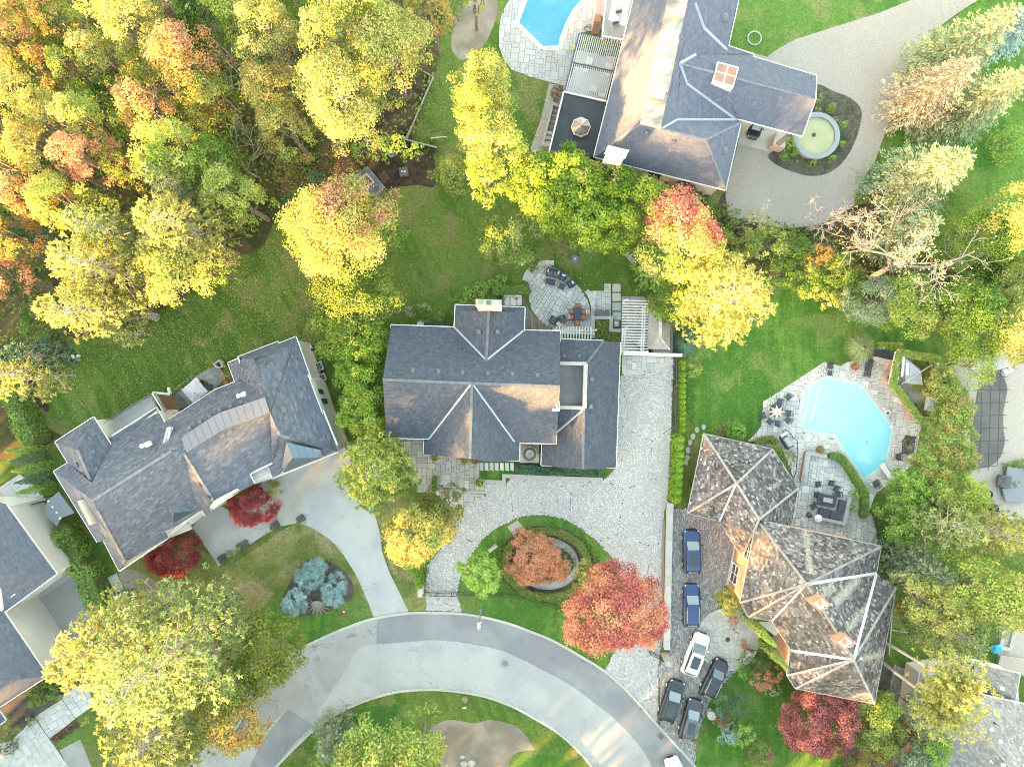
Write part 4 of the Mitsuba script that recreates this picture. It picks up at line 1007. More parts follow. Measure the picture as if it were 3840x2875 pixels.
for p, q, z in (('L', (445,1030,620,930,735,1055,575,1145), 11.6),('L', (750,1515,912,1410,1040,1525,890,1625), 11.6)):
	cor = [W(p, q[i], q[i + 1], z)[:2] for i in (0,2,4,6)]
	pg = Polygon(cor)
	c0 = np.array(pg.centroid.coords[0])
	ring = (np.array(pg.exterior.coords)[:-1] - c0)
	sh = lambda s, zz: np.c_[c0 + ring * s, np.full(4, zz)]
	lv = [sh(.78,8.0), sh(.78,10.6), sh(.86,10.9), sh(.86,11.25), sh(.96,11.4), sh(.96,11.5)]
	v = np.vstack(lv)
	f = [[k * 4 + i, k * 4 + (i + 1) % 4, k * 4 + 4 + (i + 1) % 4] for k in range(5) for i in range(4)] + [[k * 4 + i, k * 4 + 4 + (i + 1) % 4, k * 4 + 4 + i] for k in range(5) for i in range(4)] + [[20,21,22], [20,22,23]]
	f = np.array(f)
	if not Polygon(cor).exterior.is_ccw:
		f = f[:, ::-1]
	k = put('chimney', (v, f), 'red_brick', h.key)
	put('crown', prism(affinity.scale(pg, .7,.7), 11.5,11.62), 'pale_stone', k)
	d_ = ring[1] - ring[0]
	put('flue', lathe([(.16,0),(.16,.35),(.13,.35),(.13,.1),(0,.1)], 12, np.r_[c0 + (ring[2] + ring[3]) * .22,11.6]), 'stucco', k)
	put('flue', box(np.r_[c0 + (ring[0] + ring[1]) * .2,11.6], (.36,.36,.22), math.atan2(d_[1], d_[0])), 'red_brick', k)
for p in (('L', 432,665,9.3),('L', 590,868,9.4),('L', 868,1330,9.3),('M', 1035,592,9.4)):
	put('roof_vent', cat_([box(W(*p),(.36,.36,.05), .6), box(W(*p) + [0,0,.05], (.3,.3,.22), .6,.85)]), M('vent_copper', (.45,.53,.52), .5), R)
for p in (('L', 515,297,7.6),('L', 1195,1252,7.0),('J', 940,718,5.2)):
	pipe_vent(R, W(*p))
# ---------------------------------------------------------------- the big house at the top with the carport wing
TOP = [(0.1062,0.1232,0.179),(0.1148,0.1318,0.1882),(0.1003,0.1173,0.1698),(0.1232,0.1403,0.1946),(0.1088,0.1258,0.1744)]
h = House('carport_house', 'big smooth blue-grey house at the top with a white-skylit ridge and carport wing')
kw = dict(w=.40, e=.20, pal=TOP, var=.05, thick=.012)
zE, zR = 6.2,10.2
q = lambda x, y, z: ('02', x, y, z)
d1, d2, d3, d4 = q(1020,-60, zR), q(1150,-60, zR), q(960,836, zR), q(825,806, zR)
SWc, SEc, Ec = q(530,1015, zE), q(1382,1228, zE), q(1480,795, zE)
NW = q(800,-60, zE)
h.plane('02', [NW, SWc, d4, d1], seed=1, **kw)
h.plane('02', [SWc, SEc, q(1255,905,9.6), d3, d4], seed=2, **kw)
h.plane('02', [SEc, Ec, q(1255,905,9.6)], seed=3, **kw)
h.plane('02', [d3, q(1065,776,9.0), q(1440,776,6.8), Ec, q(1255,905,9.6)], seed=4, **kw)
v0, v1, v2 = q(1085,412,9.4), q(1130,540,8.7), q(1455,778,6.5)
h.plane('02', [d3, q(1090,400,9.6), v0, v1, v2, q(1065,776,9.0)], seed=5, **kw)
CR, CE = ('03', 308,643,6.9),('02', 1350,480,7.6)
h.plane('02', [v0, q(1300,468,8.79),('03', 0,562,7.78), CR, ('03', 221,880,5.0), q(1460,768,6.4), v2, v1], seed=6, **kw)
h.plane('02', [v0, q(1190,350,8.8), q(1392,326,6.7), q(1400,298,6.5), q(1560,352,6.1), q(1560,368,6.1),('03', 312,490,5.0), CR, ('03', 0,562,7.78), q(1300,468,8.79)], seed=7, **kw)
b1, b2, b3, b4 = q(1185,22,9.6), q(1283,40,8.8), q(1392,326,6.7), q(1240,180,8.6)
h.plane('02', [d2, b1, b4, b3, q(1190,350,8.8), v0, q(1090,400,9.6), d3], seed=8, **kw)
h.plane('02', [b1, b2, b3, b4], seed=9, **kw)
h.plane('02', [d2, q(1478,-60, zE), q(1400,298,6.5), b3, b2, b1], seed=10, **kw)
R = h.flush(label='smooth courses of blue-grey slates over every slope')
M('ridge_deck', hard(lambda p, n, uv: mikit.mix((.36,.335,.31),(.17,.165,.165), mikit.smoothstep(.45,.8, mikit.fbm(p.x * .5 + p.y * .15, p.y * 1.6 - p.x * .4, octaves=4)))), .7)
a, b, c_, d_ = [h.pt(p) for p in (d1, d2, d3, d4)]
rp = put('ridge_deck', roof_deck(np.array([a, b, c_, d_]) + [0,0,.06])[:2], 'ridge_deck', h.key, label='long weathered pale deck along the ridge')
for x, y in ((1040,240),(996,422),(957,586)):
	c = W('02', x, y, zR + .3)
	kk = put('skylight', rbox(c - [0,0,.3], (.98,1.32,.5), -.21), M('skylight_frame', (.72,.71,.68), .5), h.key)
	put('dome', rbox(c + [0,0,.19], (.84,1.16,.16), -.21,.1), M('skylight_dome', (.80,.80,.80), .15,.5), kk)
c = W('02', 1380,485,8.9)
kk = put('skylight', cat_([box(c - [0,0,1.0], (2.1,2.0,1.1), -.27)]), 'skylight_frame', h.key, label='square skylight of four glazed panes over the hall')
for i, (x, y) in enumerate(((-.5,.46),(.5,.46),(-.5,-.46),(.5,-.46))):
	put('pane', rbox(move(([[x, y, 0.0]], [[0,0,0]]), c + [0,0,.101], -.27)[0][0], (.86,.80,.06), -.27,.03), M('bronze_glass', (.20,.135,.11), .12,.6), kk)
for run in ([NW, SWc, SEc, Ec], [q(1460,768,6.4),('03', 221,880,5.0), CR, ('03', 312,490,5.0), q(1560,368,6.1), q(1560,350,6.1), q(1400,298,6.5), q(1478,-60, zE)]):
	h.gutter('02', run, .15,.14)
for ln in ([d4, SWc], [d3, q(1255,905,9.6)], [q(1255,905,9.6), SEc], [q(1255,905,9.6), Ec], [v0, q(1300,468,8.79),('03', 0,562,7.78), CR]):
	h.caps('02', ln, .2, col=(.16,.18,.23), lift=.03)
for p, q_ in ((v1, v2),(q(1065,776,9.0), q(1440,776,6.8)),(v0, v1),(b1, b4),(b4, b3),(v0, q(1190,350,8.8)),(d3, q(1065,776,9.0))):
	put('valley_flashing', beam(h.pt(p) + [0,0,.05], h.pt(q_) + [0,0,.05], .30,.02), M('slate_lead', (.22,.25,.31), .45,.5), R)
foot = Polygon([W(*p)[:2] for p in (NW, SWc, SEc, Ec, q(1400,300, zE), q(1478,-60, zE))]).buffer(0).buffer(-.45, join_style='mitre')
h.wall(foot, 0,6.05, 'tan_stone')
cf = Polygon([W(*p)[:2] for p in (q(1390,310,5.5), q(1470,770,5.5), q(1600,810,5.2), q(1640,390,5.2))]).buffer(-.4).difference(foot.buffer(.02))
h.wall(cf.buffer(0), 0,4.9, 'tan_stone', 'hall_wall')
s0, s1 = W('02', 530,1015, zE)[:2], W('02', 1382,1228, zE)[:2]
ds = (s1 - s0) / np.linalg.norm(s1 - s0); ns = np.array([ds[1], -ds[0]]); Ls = np.linalg.norm(s1 - s0)
so = s0 - ns * .43
window(h.key, so + ds * Ls * .44, so + ds * Ls * .53,3.4,5.4, frame='black_metal')
cpos = [W('02', x, y, 11.2)[:2] for x, y in ((628,950),(745,978),(728,1012),(612,985))]
ch = put('chimney', prism(Polygon(cpos).buffer(.02), 0,11.0), 'tan_stone', h.key)
put('cap', prism(Polygon(cpos).buffer(.14, join_style='mitre'), 11.0,11.2), 'pale_stone', ch)
for x, y in ((648,962),(668,966),(693,972),(722,980)):
	put('flue', box(W('02', x, y, 11.3) - [0,0,.12], (.3,.3,.22), -.25), 'stucco', ch)
for x, y, z in ((962,45,8.9),(930,190,8.9),(897,315,8.9),(800,405,7.9),(862,440,8.8),(826,585,8.7),(790,730,8.7),(866,866,9.5),(1042,915,9.0),(1195,950,8.6)):
	vent(R, W('02', x, y, z), -.25,(.36,.36,.3), 'tan_stone' if y < 420 else 'roof_vent')
for x, y in ((1372,110),(1368,970)):
	c = W('02', x, y, 7.6 if y > 500 else 7.4)
	put('eyebrow_vent', lathe([(.48,0),(.44,.2),(.3,.38),(0,.45)], 14, c - [0,0,.15]), M('eyebrow_slate', (.12,.14,.18), .5), R)
for x, y in ((14,430),(38,456),(66,443),(92,470),(122,458),(147,485),(176,473),(198,498),(226,488),(252,514),(280,503)):
	put('snow_guard', box(W('03', x, y, 5.6 if y < 480 else 5.4),(.1,.1,.08)), 'black_metal', R)
for p in (('03', 30,890),('03', -150,790)):
	put('post', cat_([box(W(*p, 0),(.34,.34,4.7), -.25)]), 'stucco', h.key)
put('pier', box(W('03', 48,935,0),(1.3,1.5,1.5), -.25), 'pink_brick', h.key)
put('beam', cat_([beam(W('03', 60,925,4.2), W('03', 130,870,4.2), .25,.3), beam(W('03', 75,935,4.2), W('03', 145,880,4.2), .25,.3)]), 'bark', h.key)
# black flat-roofed annex with the eight-sided lantern
an = [W('02', *p, 3.9) for p in ((335,592),(612,655),(528,1015),(235,1002))]
k = put('annex_roof', prism(Polygon([p[:2] for p in an]), 3.5,3.9), 'membrane_dark', h.key, label='flat black membrane roof of the annex')
h.gutter('02', [('02', 335,592,4.05),('02', 235,1002,4.05)], .16,.3); h.gutter('02', [('02', 335,592,4.05),('02', 612,655,4.05)], .16,.3)
h.wall(Polygon([p[:2] for p in an]).buffer(-.2), 0,3.5, 'tan_stone', 'annex_wall')
c = W('02', 444,827,4.0)
lan = put('lantern', lathe([(1.02,0),(1.02,.3),(.94,.32),(.94,.2),(0,.2)], 8, c - [0,0,.05]), 'cap_metal', h.key, label='eight-sided glass roof lantern on the black flat roof')
for i in range(8):
	a0, a1 = i * math.pi / 4 + .03,(i + 1) * math.pi / 4 - .03
	p = [c + [.93 * math.cos(a0), .93 * math.sin(a0), .28], c + [.93 * math.cos(a1), .93 * math.sin(a1), .28], c + [0,0,.75]]
	put('pane', (np.array(p), np.array([[0,1,2]])), 'bronze_glass' if i % 4 else M('bronze_pale', (.40,.36,.31), .12,.6), lan)
# slatted pergola with two bays, roof deck above it
PGL = [W('02', *p, 3.6) for p in ((440,215),(712,268),(612,652),(345,590))]
M('pergola_white', (.56,.56,.56), .6)
pg = thing('slatted_pergola', 'white slatted pergola in two bays between the top pool and the house', 'pergola')
put('floor', prism(Polygon([p[:2] for p in PGL]).buffer(-.05), 0,.06), 'concrete_drive', pg)
for i in range(21):
	t = (i + .3) / 21
	p0, p1 = PGL[0] * (1 - t) + PGL[1] * t, PGL[3] * (1 - t) + PGL[2] * t
	for u0, u1 in ((.01,.49),(.52,.99)):
		put('slat', beam(p0 + (p1 - p0) * u0, p0 + (p1 - p0) * u1,.075,.16), 'pergola_white', pg)
for u in (0,.505,1):
	put('beam', beam(PGL[0] + (PGL[3] - PGL[0]) * u - [0,0,.19], PGL[1] + (PGL[2] - PGL[1]) * u - [0,0,.19], .24,.25), 'dark_metal', pg)
put('beam', beam(PGL[0] - [0,0,.03], PGL[3] - [0,0,.03], .3,.4), 'dark_metal', pg)
for p in (PGL[0], (PGL[0] + PGL[3]) / 2, PGL[3]):
	put('post', box(np.r_[p[:2] + [.1,0], 0], (.2,.2,3.2)), 'dark_metal', pg)
dk_ = [W('02', *p, 3.9) for p in ((610,-60),(790,-60),(715,262),(582,240))]
db = put('balcony_deck', prism(Polygon([p[:2] for p in dk_]), 3.6,3.9), M('grey_boards', hard(lambda p, n, uv: mikit.mix((.33,.32,.31),(.45,.44,.43), mikit.noise((p.x * .97 + p.y * .25) * 7, p.y * .3))), .8), h.key, label='balcony deck above the pool with a white rug')
put('rug', prism(Polygon([W('02', x, y, 3.92)[:2] for x, y in ((655,-30),(765,0),(735,175),(622,130))]), 3.9,3.93), M('white_cloth', (.66,.66,.67), .9), db)
rl = [W('02', *p, 4.9) for p in ((612,-60),(584,232),(716,256))]
for a, b in zip(rl[:-1], rl[1:]):
	put('rail', beam(a, b, .12,.10), 'white_trim', h.key)
	n = int(np.linalg.norm(b - a) / .28)
	for i in range(n):
		put('baluster', box(np.r_[(a + (b - a) * (i + .5) / n)[:2], 3.9], (.05,.05,.92)), 'white_trim', h.key)
# ---------------------------------------------------------------- the grey house cut by the lower left edge
h = House('grey_corner_house', 'smooth grey hipped house with pale walls at the lower edge beside the asphalt court')
GREY = [(0.1105,0.1275,0.1651),(0.1207,0.1377,0.174),(0.1037,0.1207,0.1571)]
kw = dict(w=.42, e=.2, pal=GREY, var=.06)
g = lambda x, y, z: ('20', x, y, z)
h.plane('20', [g(-250,-120,8.2), g(40,-40,5.6), g(366,406,5.6), g(200,412,6.9), g(-120,415,8.6)], seed=1, **kw)
h.plane('20', [g(-120,415,8.6), g(200,412,6.9), g(366,406,5.6), g(28,655,5.6), g(5,490,6.6), g(-100,560,6.6)], seed=2, **kw)
h.plane('20', [g(-200,640,8.2), g(28,655,5.6), g(308,1066,5.6), g(150,1085,6.8), g(-200,1130,8.6)], seed=3, **kw)
h.plane('20', [g(-200,1130,8.6), g(150,1085,6.8), g(308,1066,5.6), g(-10,1272,5.6), g(-200,1330,6.6)], seed=4, **kw)
h.plane('20', [g(-120,1180,5.4), g(-8,1290,4.4), g(38,1352,4.2), g(-40,1410,4.2), g(-200,1400,5.4)], seed=5, **kw)
R = h.flush(label='smooth grey shingles in fine courses')
for run in ([g(40,-40,5.6), g(366,406,5.6), g(28,655,5.6), g(308,1066,5.6), g(-10,1272,5.6)], [g(5,487,6.6), g(62,565,5.8)], [g(-8,1290,4.4), g(38,1352,4.2), g(-40,1410,4.2)]):
	h.gutter('20', run, .15,.14)
foot = Polygon([W(*p)[:2] for p in (g(-300,-60,5.6), g(40,-40,5.6), g(366,406,5.6), g(28,655,5.6), g(308,1066,5.6), g(-10,1272,5.6), g(-300,1300,5.6))]).buffer(-.3)
h.wall(foot, 0,5.45, 'stucco')
put('terrace_slab', prism(Polygon([W(*p)[:2] for p in (g(75,0,2), g(120,20,2), g(400,330,2), g(345,375,2))]), 0,1.1), 'stucco', h.key, label='pale ledge along the wall')
put('lean_to_roof', prism(Polygon([W(*p)[:2] for p in (g(30,655,2.8), g(130,622,2.8), g(262,800,2.8), g(250,850,2.8), g(200,868,2.8))]), 2.5,2.8), 'membrane_light', h.key)
kk = put('skylight', prism(Polygon([W(*p)[:2] for p in (g(75,720,2.9), g(110,695,2.9), g(168,770,2.9), g(130,792,2.9))]), 2.8,2.95), 'dark_metal', h.key)
put('pane', prism(Polygon([W(*p)[:2] for p in (g(90,735,2.97), g(112,720,2.97), g(148,765,2.97), g(127,778,2.97))]), 2.9,2.97), 'rail_glass', kk)
bw = put('bay_front', prism(Polygon([W(*p)[:2] for p in (g(200,862,2.4), g(255,835,2.4), g(305,990,2.4), g(290,1000,2.4))]), 0,2.3), M('bronze_wall', (.09,.075,.07), .6), h.key)
for i in range(4):
	put('pane', prism(Polygon([W('20', 208 + i * 24,880 + i * 30,2.4)[:2], W('20', 222 + i * 24,872 + i * 30,2.4)[:2], W('20', 236 + i * 22,898 + i * 30,2.4)[:2], W('20', 225 + i * 22,908 + i * 30,2.4)[:2]]), 2.3,2.36), 'rail_glass', bw)
put('gable_cheek', prism(Polygon([W(*p)[:2] for p in (g(42,520,6.4), g(96,540,6.4), g(66,562,6.4))]), 5.7,6.3), 'stucco', h.key)
cn = thing('garden_canopy', 'flat blue-grey canopy with four small lamps behind the long cedar hedge', 'canopy')
put('top', prism(Polygon([W('G', x, y, 2.9)[:2] for x, y in ((-10,762),(108,672),(275,890),(130,945),(95,1030),(-40,900))]), 2.75,2.92), M('canopy_blue', (.20,.225,.26), .7), cn)
for x, y in ((8,768),(48,828),(90,886),(127,943)):
	put('lamp', rbox(W('G', x, y, 2.93),(.22,.22,.08), .6), 'white_trim', cn)
for x, y in ((0,760),(120,690),(255,885),(100,1000)):
	put('post', box(W('G', x, y, 0),(.12,.12,2.75)), 'dark_metal', cn)
# ---------------------------------------------------------------- the brown-grey house at the lower right edge
h = House('brown_grey_house', 'low house with brown and grey shingled slopes at the lower right corner')
BR = [(.30,.26,.225),(.34,.30,.26),(.27,.235,.205),(.37,.33,.29)]
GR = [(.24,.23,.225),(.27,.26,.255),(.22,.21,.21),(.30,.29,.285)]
g = lambda x, y, z: ('23', x, y, z)
kw = dict(w=.34, e=.2, var=.1)
h.plane('23', [g(985,1042,3.2), g(1170,1140,5.2), g(1150,1250,5.2), g(1075,1535,5.0), g(925,1360,3.2)], pal=BR, seed=1, **kw)
h.plane('23', [g(1170,1140,5.2), g(1340,1385,5.9), g(1650,1760,5.9), g(1080,1760,3.6), g(1078,1535,5.0)], pal=GR, seed=2, **kw)
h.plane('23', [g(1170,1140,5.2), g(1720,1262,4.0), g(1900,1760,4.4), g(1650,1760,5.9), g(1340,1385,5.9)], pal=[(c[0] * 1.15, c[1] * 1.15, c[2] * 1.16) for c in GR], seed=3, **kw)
h.plane('23', [g(1335,985,3.2), g(1632,1052,3.2), g(1500,1150,4.4), g(1330,1060,3.6)], pal=GR, seed=4, **kw)
h.plane('23', [g(1632,1052,3.2), g(1600,1222,3.2), g(1500,1150,4.4)], pal=GR, seed=5, **kw)
h.plane('23', [g(1330,1060,3.6), g(1500,1150,4.4), g(1600,1222,3.2), g(1440,1196,3.6)], pal=GR, seed=6, **kw)
R = h.flush(label='brown and grey shingles in courses')
for run in ([g(985,1042,3.25), g(925,1360,3.25), g(1072,1538,3.3)], [g(1170,1140,5.25), g(1720,1262,4.05)], [g(1335,985,3.25), g(1632,1052,3.25), g(1600,1222,3.25)], [g(1150,1245,5.3), g(1076,1535,5.05)]):
	h.gutter('23', run, .14,.14)
h.caps('23', [g(1340,1385,5.9), g(1650,1760,5.9)], .22, col=(.34,.32,.30))
h.wall(Polygon([W(*p)[:2] for p in (g(985,1042,3.2), g(1335,985,3.2), g(1632,1052,3.2), g(1650,1250,3.2), g(1900,1760,3.4), g(1080,1760,3.4), g(1072,1538,3.3), g(925,1360,3.2))]).buffer(-.3), 0,3.1, 'stucco')
for x, y, z in ((1445,1410,5.4),(1503,1490,5.6),(1522,1643,5.9),(1590,1628,5.4),(1514,1147,4.5)):
	vent(R, W('23', x, y, z), -.3,(.3,.3,.15), 'white_trim')
pipe_vent(R, W('23', 1465,1370,5.3)); pipe_vent(R, W('23', 1440,1618,5.7), mat='white_trim')
for x0, y0 in ((955,1160),(928,1290)):
	kk = put('window_well', box(W('23', x0, y0,0),(.9,1.7,.9), -.25), 'white_trim', h.key)
	put('pane', box(W('23', x0, y0,.9),(.55,1.35,.03), -.25), 'window_glass', kk)
kk = put('skylight', prism(Polygon([W(*p)[:2] for p in (g(1035,1475,4.2), g(1078,1500,4.2), g(1068,1535,4.2), g(1030,1500,4.2))]), 3.4,4.1), 'white_trim', h.key)
put('pane', prism(Polygon([W(*p)[:2] for p in (g(1040,1483,4.2), g(1073,1503,4.2), g(1065,1526,4.2), g(1037,1498,4.2))]), 4.0,4.13), 'rail_glass', kk)
# ---------------------------------------------------------------- the vine-clad pool house
h = House('pool_house', 'low mossy flat-roofed pool house with vines over its parapets by the octagonal pool', 'pool house')
g = lambda x, y, z=3.0: ('13', x, y, z)
OUT = [g(845,618), g(1095,662), g(1198,852), g(1145,935), g(1112,1010), g(1055,1068), g(980,1066), g(880,930), g(800,832)]
PH = Polygon([W(*p)[:2] for p in OUT])
M('moss_roof', hard(lambda p, n, uv: mikit.mix((.22,.20,.17), mikit.mix((.13,.13,.025),(.06,.045,.03), mikit.smoothstep(.4,.7, mikit.fbm(p.x * 1.3 + 3, p.y * 1.3))), mikit.smoothstep(.38,.6, mikit.fbm(p.x * .7, p.y * .7, octaves=5)))), .95,.1)
put('roof', prism(PH.buffer(-.25), 2.6,2.8), 'moss_roof', h.key)
h.wall(PH.buffer(-.75), 0,2.6, 'red_brick')
ring = [W(*p) for p in OUT]
for i, (a, b) in enumerate(zip(ring, ring[1:] + ring[:1])):
	put('parapet', beam(a, b, .30,.5), 'red_brick' if i in (2,6) else 'white_trim' if i in (0,8) else 'pale_stone', h.key)
for base, apex in (((875,650,985,735,1000,830,895,820),(985,745)),((1030,890,1130,935,1105,1005,1015,995),(1050,935))):
	c = [W('13', base[i], base[i + 1], 2.9) for i in (0,2,4,6)]
	ap = W('13', *apex, 3.4)
	kk = put('glass_pyramid', cat_([beam(p, ap, .06,.08) for p in c] + [beam(c[i], c[(i + 1) % 4], .10,.2) for i in range(4)]), 'grey_metal', h.key)
	for i in range(4):
		put('pane', (np.array([c[i], c[(i + 1) % 4], ap - [0,0,.05]]), np.array([[0,1,2]])), M('sky_glass', (.26,.30,.33), .1,.6), kk)
put('mast', beam(W('13', 865,828,3.2), W('13', 1062,702,3.6), .09,.09), 'grey_metal', h.key)
put('roof_fan', lathe([(.3,0),(.3,.2),(.22,.3),(0,.32)], 12, W('13', 1098,775,2.8)), 'white_trim', h.key)
for a, b in (((838,660),(842,800)),((880,650),(868,780)),((905,690),(905,770)),((1095,690),(1165,800))):
	put('white_fascia', beam(W('13', *a, 3.1), W('13', *b, 3.1), .22,.2), 'white_trim', h.key)
for i, pts in enumerate((((795,755),(750,765),(742,800),(800,835)),((905,985),(890,1030),(915,1055),(965,1050)))):
	put('planter_wall', ribbon(spline(P2('13', *[v for p in pts for v in p]), 5), .35,0,.7), 'pink_brick', h.key)
# ---------------------------------------------------------------- shed in the wood's edge; white pergola and its roof
h = House('garden_shed', 'small dark square shed with a stepped roof among the shrubs', 'shed')
g = lambda x, y, z: ('01', x, y, z)
pts = [g(718,1078,2.4), g(832,1212,2.4), g(735,1285,2.4), g(580,1170,2.4)]
h.plane('01', pts, .5,.3, [(.13,.14,.16),(.16,.17,.19)], 1)
h.flush(label='dark roll-roofing strips')
h.wall(Polygon([W(*p)[:2] for p in pts]).buffer(-.15), 0,2.2, 'bark')
op = Polygon([W('01', x, y, 2.5)[:2] for x, y in ((718,1120),(768,1180),(715,1215),(650,1170))])
put('hatch_frame', prism(op.difference(op.buffer(-.16)), 2.4,2.62), 'pale_stone', h.key)
put('hatch', prism(op.buffer(-.17), 2.4,2.44), M('hatch_brown', (.16,.10,.08), .8), h.key)
for x, y in ((706,1212),(706,1250)):
	put('roof_fan', lathe([(.17,0),(.17,.15),(0,.2)], 10, W('01', x, y, 2.42)), 'grey_metal', h.key)
h.gutter('01', [pts[0], pts[1], pts[2]], .08,.12, 'grey_metal')
h = House('grey_pavilion', 'long pale grey hipped pavilion roof beside the white pergola', 'pavilion')
g = lambda x, y, z: ('B', x, y, z)
pp = [g(1335,250,2.9), g(1560,262,2.9), g(1550,692,2.9), g(1318,686,2.9)]
PV = [(0.27,0.27,0.27),(0.3,0.3,0.3),(0.2475,0.2475,0.2513)]
kw = dict(w=.5, e=.3, pal=PV, var=.05)
ra, rb = g(1455,330,4.0), g(1450,565,4.0)
h.plane('B', [pp[0], ra, rb, pp[3]], seed=1, **kw); h.plane('B', [ra, pp[1], pp[2], rb], seed=2, **kw)
h.plane('B', [pp[0], pp[1], ra], seed=3, **kw); h.plane('B', [rb, pp[2], pp[3]], seed=4, **kw)
h.flush(label='pale grey metal shingles')
h.caps('B', [ra, rb], .3, col=(.42,.42,.42)); h.caps('B', [rb, pp[2]], .16, col=(.42,.42,.42))
h.wall(Polygon([W('B', x, y, 0)[:2] for x, y in ((1345,300),(1530,300),(1520,730),(1330,725))]), 0,2.75, 'dark_metal')
wp = thing('white_pergola', 'white slatted pergola over the grey terrace beside the pavilion roof', 'pergola')
for i in range(19):
	y = 185 + i * 29.2
	put('slat', beam(W('B', 1062 - i * .9, y - 2,2.9), W('B', 1338 - i * .9, y + 3,2.9), .085,.16), 'white_trim', wp)
for x in (1068,1092,1272,1296):
	put('beam', beam(W('B', x, 470 if x < 1200 else 245,2.72), W('B', x - 18,732,2.72), .12,.22), 'white_trim', wp)
for x, y in ((1068,480),(1060,715),(1290,250),(1275,720),(1290,480),(1068,200)):
	put('post', box(W('B', x, y, 0),(.16,.16,2.6)), 'white_trim', wp)
wp = thing('white_pergola', 'small white pergola against the house wall by the dining set', 'pergola')
for i in range(13):
	x = 380 + i * 29.6
	put('slat', beam(W('B', x, 452 + i * .5,2.7), W('B', x - 3,588,2.7), .11,.15), 'white_trim', wp)
for y in (492,520):
	put('beam', beam(W('B', 338, y - 2,2.54), W('B', 772, y + 4,2.54), .12,.2), 'white_trim', wp)
for x in (350,760):
	put('post', box(W('B', x, 505,0),(.16,.16,2.4)), 'white_trim', wp)
# ================================================================ TREES AND PLANTS
def unit(a):
	return a / (np.linalg.norm(a, axis=-1, keepdims=True) + 1e-9)
def cards(c, n, su, sv, r, axis=None):
	"""Leaf-shaped quads (folded along the midrib) at c, facing n; axis, when given, is the long direction. Returns (v, f)."""
	k = len(c)
	n = unit(n)
	if axis is None:
		axis = r.normal(size=(k, 3))
	t = unit(axis - (axis * n).sum(1, keepdims=True) * n)
	b = np.cross(n, t)
	su, sv = np.broadcast_to(su, (k,))[:, None], np.broadcast_to(sv, (k,))[:, None]
	v = np.stack([c - t * su, c + b * sv - n * sv * .35, c + t * su, c - b * sv - n * sv * .35], 1).reshape(-1,3)
	i = np.arange(k)[:, None] * 4
	f = np.vstack([i + [0,1,2], i + [0,2,3]])
	return v, f
PALS = {
	'yellow': [(.45,.39,.10),(.39,.36,.09),(.27,.30,.07),(.48,.42,.14),(.22,.27,.06)],
	'paleyellow': [(.48,.42,.15),(.43,.40,.13),(.35,.36,.10),(.29,.32,.09)],
	'gold': [(.42,.33,.10),(.40,.31,.085),(.34,.31,.08),(.25,.28,.07)],
	'orange': [(.50,.29,.09),(.46,.30,.08),(.40,.31,.08),(.30,.27,.06)],
	'tan': [(.42,.37,.14),(.36,.34,.11),(.27,.30,.08),(.44,.36,.17)],
	'salmon': [(.56,.27,.17),(.52,.28,.16),(.48,.25,.14),(.52,.34,.16)],
	'pink': [(.58,.26,.19),(.54,.28,.17),(.54,.36,.15),(.40,.33,.09)],
	'redmaple': [(.58,.19,.17),(.52,.16,.15),(.60,.29,.18),(.46,.14,.13)],
	'darkred': [(.24,.045,.055),(.30,.06,.065),(.19,.04,.045)],
	'rose': [(.48,.16,.16),(.42,.13,.135),(.54,.20,.19),(.36,.11,.11)],
	'rust': [(.66,.30,.17),(.62,.31,.16),(.70,.34,.19),(.55,.28,.14)],
	'green': [(.13,.21,.03),(.16,.24,.035),(.11,.18,.03),(.20,.26,.045)],
	'darkgreen': [(.085,.16,.035),(.105,.18,.04),(.07,.135,.035)],
	'ygreen': [(.26,.31,.06),(.22,.28,.05),(.31,.34,.08),(.18,.25,.045)],
	'olive': [(.26,.27,.06),(.22,.25,.05),(.32,.31,.08),(.19,.23,.045)],
	'lime': [(.36,.50,.09),(.30,.45,.07),(.41,.53,.12)],
	'hedgelime': [(.20,.33,.02),(.25,.38,.03),(.16,.28,.02)],
	'pine': [(.20,.25,.09),(.24,.28,.10),(.17,.22,.08),(.29,.31,.12)],
	'pineyellow': [(.30,.29,.08),(.34,.31,.09),(.24,.26,.08),(.38,.33,.10)],
	'pinelime': [(.30,.36,.08),(.35,.39,.09),(.25,.33,.07),(.40,.40,.10)],
	'spruce': [(.20,.245,.15),(.24,.28,.17),(.16,.21,.13),(.28,.30,.19)],
	'bluespruce': [(.36,.48,.50),(.42,.54,.56),(.31,.42,.44)],
	'teal': [(.09,.16,.10),(.12,.20,.12),(.07,.13,.085)],
	'cedar': [(.18,.29,.05),(.22,.33,.055),(.145,.24,.045)],
	'cedarbrown': [(.24,.30,.07),(.32,.28,.08),(.20,.27,.06),(.36,.30,.10)],
	'brown': [(.17,.11,.075),(.21,.14,.09),(.14,.095,.07)],
	'palebare': [(.48,.38,.27),(.42,.33,.25),(.52,.44,.33)],
	'whitebloom': [(.55,.58,.42),(.15,.24,.04),(.48,.52,.34),(.12,.20,.03)],
	'pinkbloom': [(.45,.20,.20),(.20,.26,.06),(.38,.22,.18),(.17,.24,.05)],
	'reeds': [(.30,.31,.12),(.36,.34,.18),(.22,.27,.09)],
}
def leaf_tone(c):
	m = .3 * c[0] + .6 * c[1] + .1 * c[2]
	g = 1.22 if max(c) < .35 else .92
	t = (.93,1.02,1) if c[0] < 1.5 * c[1] else (1,1,1)
	return tuple(min(.7, g * w * (.89 * q + .11 * m)) for q, w in zip(c, t))
PALS = {k: [leaf_tone(c) for c in v] for k, v in PALS.items()}
R_FINE = True
ORD = 'first second third fourth fifth sixth seventh eighth ninth tenth eleventh twelfth thirteenth'.split()
_seed = [100]
